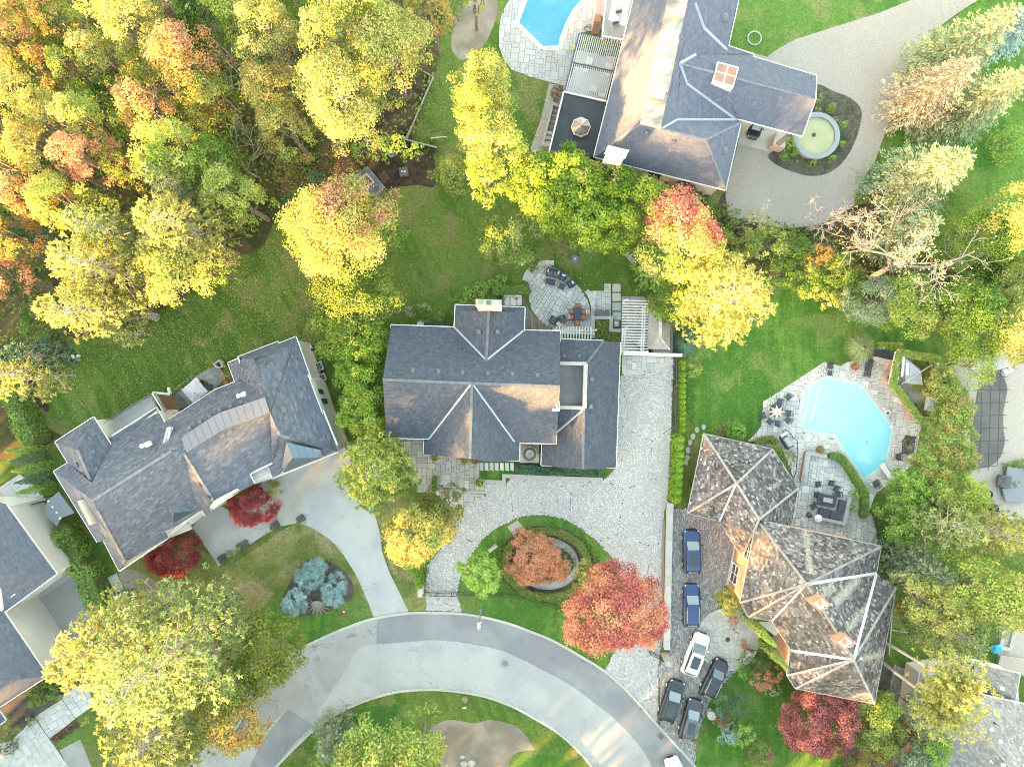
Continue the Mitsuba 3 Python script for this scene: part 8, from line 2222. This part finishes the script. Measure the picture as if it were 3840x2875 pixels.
for i, (x, y) in enumerate(((1248,618),(1250,680))):
	k = thing('recycling_bin', ('upper blue bin under the white pergola', 'lower blue bin under the white pergola')[i], 'bin')
	put('body', rbox(W('B', x, y, 0),(.55,.62,.95), .05,.05), M('bin_blue', (.03,.12,.38), .5), k)
	put('lid', rbox(W('B', x, y, .95),(.6,.68,.09), .05,.03), 'bin_blue' if i else M('bin_pale', (.35,.45,.55), .5), k)
for x, y, lab in ((1255,440, 'grey garden chair under the white pergola'), ):
	dining_chair(lab, W('B', x, y, .03), 3.0, seat='cushion_grey')
k = thing('utility_box', 'blue-grey utility box on the clipped back lawn', 'box')
put('lid', rbox(W('12', 408,18,0),(.75,.7,.28), -.4,.05), M('box_blue', (.15,.19,.24), .6), k)
put('knob', rbox(W('12', 408,18,.28),(.2,.16,.05), -.4,.02), 'stripe_white', k)
k = thing('garden_bench', 'dark wooden bench at the edge of the back lawn under the maple', 'bench')
c0 = W('12', 765,22,0)
for i in range(4):
	put('slat', move(box((0,-.2 + i * .13,.42),(1.7,.1,.05)), c0,-.85), 'pale_bark', k)
put('frame', move(cat_([box((-.7,0,0),(.08,.5,.42)), box((.7,0,0),(.08,.5,.42))]), c0,-.85), 'bark', k)
k = thing('fire_table', 'dark square table with pale pebbles in the shrub bed east of the shed', 'table')
put('top', rbox(W('01', 957,1115,0),(.95,.95,.42), .2,.04), 'cushion_grey', k)
put('pebble', cat_([rbox(W('01', 945,1108,.42),(.2,.15,.06), .4,.04), rbox(W('01', 962,1110,.42),(.22,.16,.06), 1,.04)]), 'white_trim', k)
k = thing('timber_rack', 'brown timber rack beside the dark shed', 'rack')
for i in range(4):
	put('bar', beam(W('01', 790 + i * 12,1120 - i * 5,.7), W('01', 832 + i * 10,1185 - i * 9,.7), .09,.09), 'teak', k)
# front: fountain, planters, planters with flowers
k = thing('courtyard_fountain', 'round tiered fountain on a square stone base beside the garage wing', 'fountain')
c0 = W('D', 97,548,0)
put('plinth', rbox(c0,(2.1,2.05,.35), 0,.06), 'tan_stone', k)
put('bowl', lathe([(.30,.35),(.72,.55),(.85,.8),(.80,.8),(.66,.62),(0,.6)], 28, c0), 'pale_stone', k, smooth=40)
put('upper_bowl', lathe([(.10,.6),(.12,.9),(.42,1.05),(.45,1.15),(.38,1.1),(0,1.02)], 24, c0), 'pale_stone', k, smooth=40)
put('finial', lathe([(.10,1.02),(.12,1.2),(.05,1.32),(0,1.36)], 14, c0), 'pale_stone', k)
put('water', lathe([(.74,.72),(0,.72)], 28, c0), M('dark_water', (.10,.10,.07), .1,.5), k)
def pot(label, c, rad, h, pal, clay, name='flower_pot', sq=False, n=160):
	k = thing(name, label, 'flower pot')
	if sq:
		put('pot', rbox(c, (rad * 2, rad * 2, h), .55,.03), clay, k)
	else:
		put('pot', lathe([(rad * .65,0),(rad * .95, h * .9),(rad, h),(rad * .85, h),(rad * .8, h * .85),(0, h * .85)], 16, c), clay, k)
	r = rs(nseed())
	q = c + r.normal(0,1,(n, 3)) * [rad * .6, rad * .6,.1] + [0,0, h + .1]
	P = np.array(PALS[pal])
	v, f = cards(q, r.normal(size=q.shape) + [0,0,1], .09,.06, r)
	put('foliage', (v, f), 'leaf', k, color=np.repeat(P[r.integers(len(P), size=n)], 4,0))
	return k
M('clay_dark', (.10,.07,.055), .8); M('clay_red', (.34,.14,.08), .8)
pot('pot of gold flowers under the west eave of the front gable', W('C', 636,590,0), .33,.5, 'gold', 'clay_dark')
pot('pot of flowers at the middle of the front door step', W('C', 943,622,0), .33,.5, 'gold', 'clay_dark')
pot('pot of orange flowers at the front door, east one', W('C', 1052,622,0), .36,.5, 'orange', 'clay_dark')
pot('dark pot with trailing green at the terrace corner above the forecourt', W('C', 1098,848,.1), .42,.5, 'lime', 'clay_dark')
pot('pot of orange flowers on the dining terrace wall', W('13', 325,1250,0), .42,.5, 'orange', 'clay_dark')
pot('pot of rusty flowers at the head of the pool terrace', W('13', 552,715,0), .42,.5, 'rust', 'clay_dark')
pot('green plant in the round brick planter by the pool house', W('13', 800,790,0), .5,.8, 'green', 'clay_red')
for x, y, lab in ((130,88, 'black square planter at the head of the concrete drive'),(295,48, 'black square planter east of the other on the concrete drive')):
	k = thing('square_planter', lab, 'planter')
	put('box', rbox(W('21', x, y, 0),(.75,.75,.6), .55,.02), 'dark_metal', k)
	put('soil', box(W('21', x, y, .6),(.6,.6,.01), .55), 'mulch', k)
for (x, y), lab in (((1585,215), 'dark square planter at the upper end of the drive planting'),((1445,305), 'dark square planter at the lower end of the drive planting')):
	k = thing('square_planter', lab, 'planter')
	put('box', rbox(W('20', x, y, 0),(.8,.8,.5), .5,.02), 'dark_metal', k)
	put('soil', box(W('20', x, y, .5),(.64,.64,.01), .5), 'mulch', k)
# stepping bars across the oval garden
for (x0, y0, x1, y1) in ((-20,118,45,72),(-2,142,68,98)):
	k = structure('stone_plank', prism(LineString([W('22', x0, y0)[:2], W('22', x1, y1)[:2]]).buffer(.30, cap_style='flat'), 0,.06), 'pale_stone')
k = thing('stone_bench', 'pale stone bench beside the lime green tree in the oval garden', 'bench')
put('seat', beam(W('21', 1505,262,.45), W('21', 1558,222,.45), .38,.10), 'pale_stone', k)
put('support', cat_([box(W('21', 1515,254,0),(.3,.3,.35), .6), box(W('21', 1548,230,0),(.3,.3,.35), .6)]), 'pale_stone', k)
k = thing('stone_bench', 'small pale stone bench at the gravel ring of the oval garden', 'bench')
put('seat', beam(W('22', 195,178,.42), W('22', 238,200,.42), .36,.10), 'pale_stone', k)
put('support', box(W('22', 217,190,0),(.6,.25,.32), -.4), 'pale_stone', k)
# air conditioners
def ac_unit(label, c, a, s=.85):
	k = thing('air_conditioner', label, 'air conditioner')
	put('case', rbox(c, (s, s, .75), a, .05), 'dark_metal', k)
	put('lid', rbox(c + [0,0,.75], (s * .98, s * .98,.05), a, .02), M('ac_lid', (.55,.55,.53), .6), k)
	put('fan_well', lathe([(0,.806),(s * .38,.806)][::-1], 24, c), 'black_metal', k)
	for i in range(4):
		put('fan_blade', box(c + [s * .17 * math.cos(i * math.pi / 2 + .4), s * .17 * math.sin(i * math.pi / 2 + .4), .81], (s * .30, s * .13,.012), i * math.pi / 2 + .4), 'grey_metal', k)
	put('fan_hub', lathe([(s * .08,.81),(s * .08,.84),(0,.845)], 12, c), 'dark_metal', k)
	return k
ac_unit('larger air conditioner against the east wall of the angled house', W('F', 1385,372,0), .35,.98)
ac_unit('smaller air conditioner against the east wall of the angled house', W('F', 1422,484,0), .35,.82)
ac_unit('blue-grey air conditioner between the brick house and the brown roof', W('23', 908,1212,0), -.2,1.0)
k = thing('white_drum', 'dark drum with a white lid behind the corner of the angled house', 'bin')
put('body', lathe([(.3,0),(.3,.8),(0,.8)], 16, W('F', 1295,180,0)), 'dark_metal', k)
put('lid', lathe([(.2,.8),(.2,.84),(0,.85)], 16, W('F', 1302,172,0)), 'white_trim', k)
k = thing('garden_hose_reel', 'mint green hose reel at the south-east corner of the angled house', 'hose reel')
put('reel', lathe([(.28,0),(.3,.3),(.12,.34),(0,.34)], 18, W('F', 1620,1050,0)), M('mint', (.16,.36,.30), .5), k)
# white umbrella and rear terrace
k = thing('garden_umbrella', 'big pale square umbrella on the rear terrace of the angled house', 'umbrella')
c0 = W('E', 1518,645,2.7)
cor = [W('E', *p, 2.25) for p in ((1535,475),(1655,632),(1500,748),(1380,610))]
for i in range(4):
	a_, b_ = cor[i], cor[(i + 1) % 4]
	m_ = (a_ + b_) / 2 * .97 + c0 * .03 + [0,0,.02]
	put('panel', (np.array([a_, m_, c0]), np.array([[0,1,2]])), M('umbrella_cloth', (.55,.54,.56), .9), k)
	put('panel', (np.array([m_, b_, c0]), np.array([[0,1,2]])), 'umbrella_cloth', k)
	put('rib', tube([c0 - [0,0,.03], a_ - [0,0,.03]], .02,5), 'dark_metal', k)
put('pole', tube([np.r_[c0[:2], 0], c0 + [0,0,.12]], .04,8), 'dark_metal', k)
k = thing('garden_chair', 'black wire lounge chair beside the pale umbrella', 'chair')
c0 = W('F', 190,545,0)
put('seat', move(rbox((0,0,.3),(.6,.6,.08), 0,.03), c0,-.5), 'wicker_dark', k)
put('backrest', move(rbox((-.3,0,.36),(.1,.6,.45), 0,.03), c0,-.5), 'wicker_dark', k)
table('round black wire table beside the lounge chair', W('F', 262,580,0), 0,.7,.7, 'wicker_dark', round_=True)
k = thing('corner_planter', 'grey stone planter at the end of the rear terrace', 'planter')
put('wall', ribbon(P2('F', 305,345,360,305,395,370,340,385,305,345), .16,0,.6), 'pale_stone', k)
for i, (x, y) in enumerate(((28,495),(58,470))):
	k = thing('wire_stool', ('lower round wire stool at the terrace edge', 'upper round wire stool at the terrace edge')[i], 'stool')
	put('ring', tube([W('F', x, y, .4) + [.2 * math.cos(t), .2 * math.sin(t), 0] for t in np.linspace(0,6.283,15)], .02,5), 'grey_metal', k)
	put('leg', tube([W('F', x, y, .4) + [.2,0,0], W('F', x, y, 0) + [.15,0,0]], .02,5), 'grey_metal', k)
k = thing('lawn_toy', 'small grey toys left on the back lawn corner', 'toy')
put('wheel', cat_([rbox(W('10', 478,648,0),(.5,.35,.25), 0,.1), rbox(W('10', 512,645,0),(.4,.35,.25), .3,.1)]), 'cap_metal', k)
k = thing('log_bench', 'weathered timber log at the wood edge of the back lawn', 'log')
put('log', tube([W('10', 1052,275,.25), W('10', 1152,225,.25)], .24,8), 'teak', k)
k = thing('tree_stump', 'pale cut trunk standing on the back lawn below the golden pine', 'stump')
put('stump', tube([W('10', 1010,395,0), W('10', 940,380,3.2)], [.45,.36], 10), 'pale_bark', k)
k = thing('cut_trunk', 'pale sawn trunk standing below the bare limbs of the golden pine', 'stump')
put('stump', tube([W('10', 780,318,0), W('10', 690,295,4.5), W('10', 480,235,11)], [.42,.34,.22], 10), 'pale_bark', k)
# octagonal pool terrace
Pp = lambda x, y, z=.03: W('13', x, y, z)
table('round dark table with a folded cream umbrella on the pool terrace', Pp(38,995), 0,1.45,1.45, 'wicker_dark', round_=True)
k = thing('folded_umbrella', 'cream star-shaped folded umbrella over the round dark table', 'umbrella')
c0 = Pp(62,1008,1.75)
pts = []
for i in range(16):
	a = i * math.pi / 8
	rad = .98 if i % 2 == 0 else .42
	pts.append(c0 + [rad * math.cos(a), rad * .8 * math.sin(a), -.35 if i % 2 == 0 else -.15])
put('canopy', (np.vstack([pts, [c0 + [0,0,.25]]]), np.array([[i, (i + 1) % 16,16] for i in range(16)])), M('cream_cloth', (.60,.57,.50), .9), k)
put('pole', tube([np.r_[c0[:2], 0], c0 + [0,0,.3]], .03,7), 'dark_metal', k)
for x, y, a, lab in ((122,910,-140, 'navy chair nearest the water at the cream umbrella'),(65,942,-110, 'navy chair above the cream umbrella'),(122,1015,175, 'dark chair beside the cream umbrella, east one'),(118,1058,140, 'dark chair beside the cream umbrella, lower one'),(52,1080,80, 'navy chair below the cream umbrella'),(2,1068,50, 'navy chair at the low west side of the cream umbrella'),(-42,1030,20, 'navy chair at the lawn side of the cream umbrella')):
	dining_chair(lab, Pp(x, y), math.radians(a), seat='cushion_blue', s=.58)
dining_chair('black chair on the point of the pool terrace', Pp(390,712), math.radians(-90), seat='wicker_dark', s=.6)
dining_chair('navy stool-like chair by the point of the pool terrace', Pp(388,755), math.radians(80), seat='cushion_blue', s=.5)
def lounger(label, c, a, n=2):
	k = thing('sun_lounger', label, 'sun lounger')
	mv = lambda m: move(m, c, a)
	for i in range(9):
		put('slat', mv(rbox((-.8 + i * .16,0,.32),(.11,.62,.04), 0,.01)), 'black_metal', k)
	put('backrest', mv(beam((.62,0,.36),(1.1,0,.66), .62,.05)), 'black_metal', k)
	for sy in (-1,1):
		put('frame', mv(cat_([beam((-.95, sy * .33,.34),(.7, sy * .33,.34), .05,.06), box((-.8, sy * .33,0),(.06,.06,.3)), box((.5, sy * .33,0),(.06,.06,.3))])), 'black_metal', k)
	return k
lounger('black slatted lounger at the head of the octagonal pool terrace', Pp(640,730), math.radians(80))
lounger('black slatted lounger east of the pool, upper one', Pp(880,1225), math.radians(85))
lounger('black slatted lounger east of the pool, lying against the upper one', Pp(915,1228), math.radians(85))
dining_chair('black barred chair by the pool, below the loungers', Pp(828,1292), math.radians(90), seat='wicker_dark', s=.6)
dining_chair('black chair near the diving board', Pp(688,1468), math.radians(120), seat='wicker_dark', s=.7)
k = thing('towel_box', 'small white and blue box on the east side of the pool', 'box')
put('box', rbox(Pp(770,1010),(.6,.5,.3), .4,.04), 'white_trim', k)
put('lid', rbox(Pp(775,1015,.33),(.36,.3,.05), .4,.02), 'box_blue', k)
k = thing('equipment_box', 'white equipment box against the pool house vines', 'box')
put('box', rbox(Pp(845,935),(1.0,.55,.4), -.3,.04), 'white_trim', k)
k = thing('patio_grill', 'shiny grey grill with a trailing hose on the pool terrace', 'grill')
c0 = Pp(108,1198)
put('cart', rbox(c0,(.72,1.5,.85), .55,.04), 'dark_metal', k)
put('hood', rbox(c0 + [0,0,.85], (.6,1.1,.3), .55,.12), 'grey_metal', k)
put('shelf', rbox(c0 + [-.35,.75,.75], (.7,.4,.06), .55,.02), 'white_trim', k)
put('hose', tube(spline(np.vstack([Pp(*p, .06) for p in ((120,1160),(95,1125),(130,1130),(165,1175),(190,1200),(188,1300),(180,1400),(160,1440))]), 5), .035,5), 'black_metal', k)
k = thing('terrace_wall', 'low brick wall with pale coping round the dining terrace', 'wall')
put('brick_face', ribbon(P2('13', 242,1262,210,1450), .36,0,.6), 'red_brick', k)
put('coping', cat_([ribbon(P2('13', 252,1262,222,1450), .4,.6,.68), ribbon(P2('13', 240,1266,365,1292), .4,.0,.6)]), 'pale_stone', k)
k = thing('hot_tub', 'sunken square hot tub with dark covers and pale stone edge', 'hot tub')
c0 = W('J', 1590,930,0)
aa = -.22
put('surround', cat_([move(box((0,-.95,0),(3.3,.35,.55)), c0, aa), move(box((1.45,.6,0),(.4,2.9,.55)), c0, aa)]), 'pale_stone', k)
for i, (x, y, sx, sy) in enumerate(((-.85,-.3,1.2,.85),(.4,-.3,1.2,.85),(.85,.85,.75,1.3))):
	put('cover', move(rbox((x, y, .2),(sx, sy, .28), 0,.05), c0, aa), M('tub_cover', (.085,.085,.11), .7), k)
k = thing('garden_table', 'patterned black metal table with a grey tray on the dining terrace', 'table')
c0 = W('J', 1515,805,.03)
put('top', move(cat_([box((0, y, .70),(2.05,.035,.03)) for y in np.linspace(-.62,.62,13)] + [box((x, 0,.71),(.035,1.3,.03)) for x in np.linspace(-1.0,1.0,20)]), c0,-.2), 'wicker_dark', k)
put('panel', move(box((0,0,.68),(2.0,1.25,.02)), c0,-.2), 'cushion_grey', k)
put('tray', move(rbox((.12,.05,.745),(1.05,.5,.06), 0,.02), c0,-.2), 'grey_metal', k)
for sx in (-1,1):
	for sy in (-1,1):
		put('leg', move(box((sx * .9, sy * .5,0),(.06,.06,.68)), c0,-.2), 'black_metal', k)
for x, y, a, lab in ((1440,645,-80, 'black metal chair set apart at the top of the dining terrace'),(1575,635,-100, 'black metal chair above the patterned table'),(1625,690,-120, 'black metal chair at the top right of the patterned table'),(1640,745,180, 'black metal chair at the east end of the patterned table'),(1425,750,-10, 'black metal chair at the upper west of the patterned table'),(1390,868,30, 'black metal chair at the lower west of the patterned table')):
	dining_chair(lab, W('J', x, y, .03), math.radians(a), seat='wicker_dark', s=.58)
k = thing('patio_heater', 'round white-topped patio heater at the corner of the hot tub', 'patio heater')
c0 = W('J', 1385,965,0)
put('base', lathe([(.25,0),(.25,.5),(.05,.55)], 16, W('J', 1358,962,0)), 'dark_metal', k)
put('pole', tube([W('J', 1362,962,.5), W('J', 1372,964,2.1)], .04,7), 'grey_metal', k)
put('reflector', lathe([(.42,2.1),(.40,2.16),(.1,2.25),(0,2.26)], 24, W('J', 1372,964,0)), M('heater_white', (.66,.66,.66), .35,.5), k)
k = thing('garden_lantern', 'six-sided lantern post at the upper side of the round landing', 'lantern')
put('post', lathe([(.10,0),(.10,1.2),(.24,1.25),(.22,1.55),(.05,1.75),(0,1.76)], 6, W('22', 1430,765,0)), 'grey_metal', k)
k = thing('garden_lantern', 'six-sided lantern post at the lower side of the round landing', 'lantern')
put('post', lathe([(.10,0),(.10,1.2),(.24,1.25),(.22,1.55),(.05,1.75),(0,1.76)], 6, W('22', 1512,888,0)), 'grey_metal', k)
k = thing('rail_fence', 'rusty low rail beside the lower lantern', 'fence')
put('rail', cat_([beam(W('22', 1520,890,.9), W('22', 1656,915,.9), .06,.06), beam(W('22', 1520,892,.4), W('22', 1656,917,.4), .06,.06)]), M('rust_rail', (.25,.10,.06), .8), k)
# far right terrace
k = thing('grey_deck', 'blue-grey stepped timber deck at the right edge', 'deck')
for i in range(5):
	put('plank', beam(W('13', 1530 + i * 22,1500,.5), W('13', 1555 + i * 22,1590,.5), .5,.1), M('grey_paint', (.20,.23,.26), .7), k)
put('platform', box(W('13', 1640,1470,0),(4.2,3.2,.45), -.15), 'grey_paint', k)
for i, (x, y) in enumerate(((1412,1540),(1450,1630))):
	k = thing('lounge_chair', ('upper black curved lounge chair at the far terrace', 'lower black curved lounge chair at the far terrace')[i], 'lounge chair')
	put('shell', lathe([(0,.25),(.35,.2),(.52,.35),(.5,.4),(.3,.3),(0,.32)], 18, W('13', x, y, 0)), 'black_metal', k)
	put('backrest', rbox(W('13', x - 8, y + 12,.3),(.8,.2,.5), .8,.08), 'wicker_dark', k)
k = thing('dark_planter', 'dark square planter beside the grey deck', 'planter')
put('box', rbox(W('13', 1512,1455,0),(1.1,1.3,.7), -.15,.04), 'dark_metal', k)
put('soil', box(W('13', 1512,1455,.7),(.9,1.1,.01), -.15), 'mulch', k)
for i, (x, y, a, w) in enumerate(((1335,705,.4,.6),(1368,690,.3,.6),(1545,738,.5,.7))):
	k = thing('white_lounger', ('first white lounger by the rock garden', 'second white lounger by the rock garden', 'white round-ended lounger east of the dark rock')[i], 'sun lounger')
	put('pad', rbox(W('13', x, y, .25),(.9,.75,.14), a, .06), 'white_trim', k)
	put('backrest', rbox(W('13', x + 14, y - 8,.3),(.3,.7,.35), a, .06), 'white_trim', k)
k = thing('ride_on_toy', 'turquoise ride-on toy on the narrow lawn at the right edge', 'toy')
put('body', rbox(W('23', 1470,888,0),(1.1,.85,.4), .3,.15), M('toy_blue', (.04,.35,.60), .4), k)
put('seat', rbox(W('23', 1478,884,.4),(.5,.4,.15), .3,.08), 'toy_blue', k)
k = thing('terrace_edge', 'pale stone border of the square terrace at the right edge', 'kerb')
put('edge', ribbon(P2('23', 1530,705,1500,880,1560,892,1590,770), .4,0,.25), 'pale_stone', k)
k = thing('roof_deck_terrace', 'pale roof deck beside the brown-grey house', 'deck')
put('floor', prism(PG('23', 1490,930,1656,955,1656,1050,1560,1030,1475,985), 0,.35), 'beige_pavers', k)
k = thing('path_edging', 'thin grey edging rails across the narrow lawn by the brown house', 'edging')
put('rail', cat_([beam(W('23', 805,655,.25), W('23', 785,930,.25), .10,.2), beam(W('23', 800,770,.25), W('23', 920,790,.25), .10,.2)]), 'pale_stone', k)
# top balcony and pool things
for i, (x, y) in enumerate(((690,68),(672,140))):
	k = thing('balcony_chair', ('tan cube chair on the balcony rug', 'white cube chair on the balcony rug')[i], 'chair')
	put('seat', rbox(W('02', x, y, 3.95),(.6,.6,.38), .2,.06),('tan_stone', 'white_cloth')[i], k)
	put('backrest', rbox(W('02', x - 2, y + 14,4.2),(.6,.14,.4), .2,.04), 'dark_metal', k)
k = thing('outdoor_oven', 'tall pink brick oven chimney at the pool end of the slatted pergola', 'oven')
put('stack', box(W('02', 545,165,0),(.9,1.9,3.8), -.15), 'pink_brick', k)
put('cap', box(W('02', 552,128,3.8),(.6,.7,.3), -.15), 'clay_red', k)
put('hose', tube(spline(np.vstack([W('02', *p, .08) for p in ((515,185),(480,170),(465,190),(495,205),(520,190),(500,160))]), 5), .03,5), M('hose_green', (.05,.12,.08), .5), k)
for i, (x, y, sx, sy) in enumerate(((505,320,.7,.45),(590,350,.8,.5),(500,395,.65,.8),(630,430,.7,.7),(525,575,.8,.7),(580,615,.7,.5))):
	k = thing('pergola_table' if i % 2 else 'pergola_bench', ('dark low bench', 'dark coffee table', 'white armchair', 'pale side table', 'white lounge seat', 'white bench')[i] + ' seen through the slatted pergola' + (', upper bay' if y < 440 else ', lower bay'),('bench', 'table', 'armchair', 'table', 'seat', 'bench')[i])
	m_ = 'wicker_dark' if i < 2 else 'white_cloth'
	put('top', rbox(W('02', x, y, .35),(sx, sy, .12), -.25,.04), m_, k)
	put('base', box(W('02', x, y, .06),(sx * .8, sy * .8,.29), -.25), 'dark_metal', k)
for x, y in ((478,462),(617,490)):
	k = thing('white_drum_stool', 'white round stool in the lower bay of the slatted pergola' + (', west one' if x < 500 else ', east one'), 'stool')
	put('seat', lathe([(.26,0),(.3,.25),(.26,.45),(.08,.46),(0,.44)], 18, W('02', x, y, .06)), 'white_cloth', k)
k = thing('cellar_stair', 'sunken cellar stair with pale walls beside the black-roofed annex', 'stair')
st = [W('02', *p) for p in ((262,675,0),(305,690,0),(245,945,0),(197,940,0))]
put('wall', ribbon(np.array([p[:2] for p in (st[2], st[3], st[0], st[1])]), .28,0,.25), 'pale_stone', k)
for i in range(8):
	t0, t1 = i / 8,(i + .92) / 8
	q = [st[3] + (st[0] - st[3]) * t0, st[2] + (st[1] - st[2]) * t0, st[2] + (st[1] - st[2]) * t1, st[3] + (st[0] - st[3]) * t1]
	put('step', prism(Polygon([p[:2] for p in q]).buffer(-.1), .0,.20 - i * .022), M('step_dark', (.15,.12,.105), .8) if i > 2 else 'pale_stone', k)
k = thing('pool_pump', 'small yellow-green pump box beside the slatted pergola', 'pump')
put('box', rbox(W('02', 402,320,0),(.35,.5,.4), -.2,.05), M('pump_lime', (.45,.48,.06), .6), k)
k = thing('pool_skimmer', 'small round white skimmer lid by the top pool', 'lid')
put('lid', lathe([(.2,.05),(.2,.07),(0,.07)], 16, W('02', 410,110,0)), 'white_trim', k)
k = thing('pot_ring', 'white garden pot ring under the sumacs by the fence', 'pot')
put('ring', lathe([(.28,0),(.34,.3),(.22,.3),(.16,.1),(0,.1)], 18, W('01', 878,1003,0)), 'pale_stone', k)
k = thing('blue_hose', 'blue hose lying along the dark bed by the pool house', 'hose')
put('hose', tube(spline(np.vstack([W('13', *p, .06) for p in ((698,608),(760,618),(830,630),(825,645),(842,640))]), 4), .04,5), M('hose_blue', (.03,.2,.55), .5), k)
structure('soil_bed', sheet(PG('13', 690,600,835,625,830,690,675,655), .0145), 'mulch')
k = thing('terrace_back_wall', 'pale capped wall at the head of the pool terrace', 'wall')
put('wall', ribbon(P2('13', 660,662,822,700), .3,0,.9), 'pink_brick', k)
put('coping', ribbon(P2('13', 658,662,824,700), .4,.9,1.0), 'pale_stone', k)
k = thing('pipe_rack', 'grey canoe-like pipe rack at the left neighbour patio', 'rack')
put('pipe', tube([W('10', 85,1635,.6), W('10', 140,1605,.6), W('10', 205,1610,.6)], .06,6), 'black_metal', k)
put('foot', cat_([box(W('10', 90,1632,0),(.1,.1,.6)), box(W('10', 200,1610,0),(.1,.1,.6))]), 'black_metal', k)
k = thing('dark_downpipe', 'black pipe across the ledge of the grey corner house', 'pipe')
put('pipe', tube([W('20', 325,330,1.3), W('20', 435,302,1.3)], .09,6), 'black_metal', k)
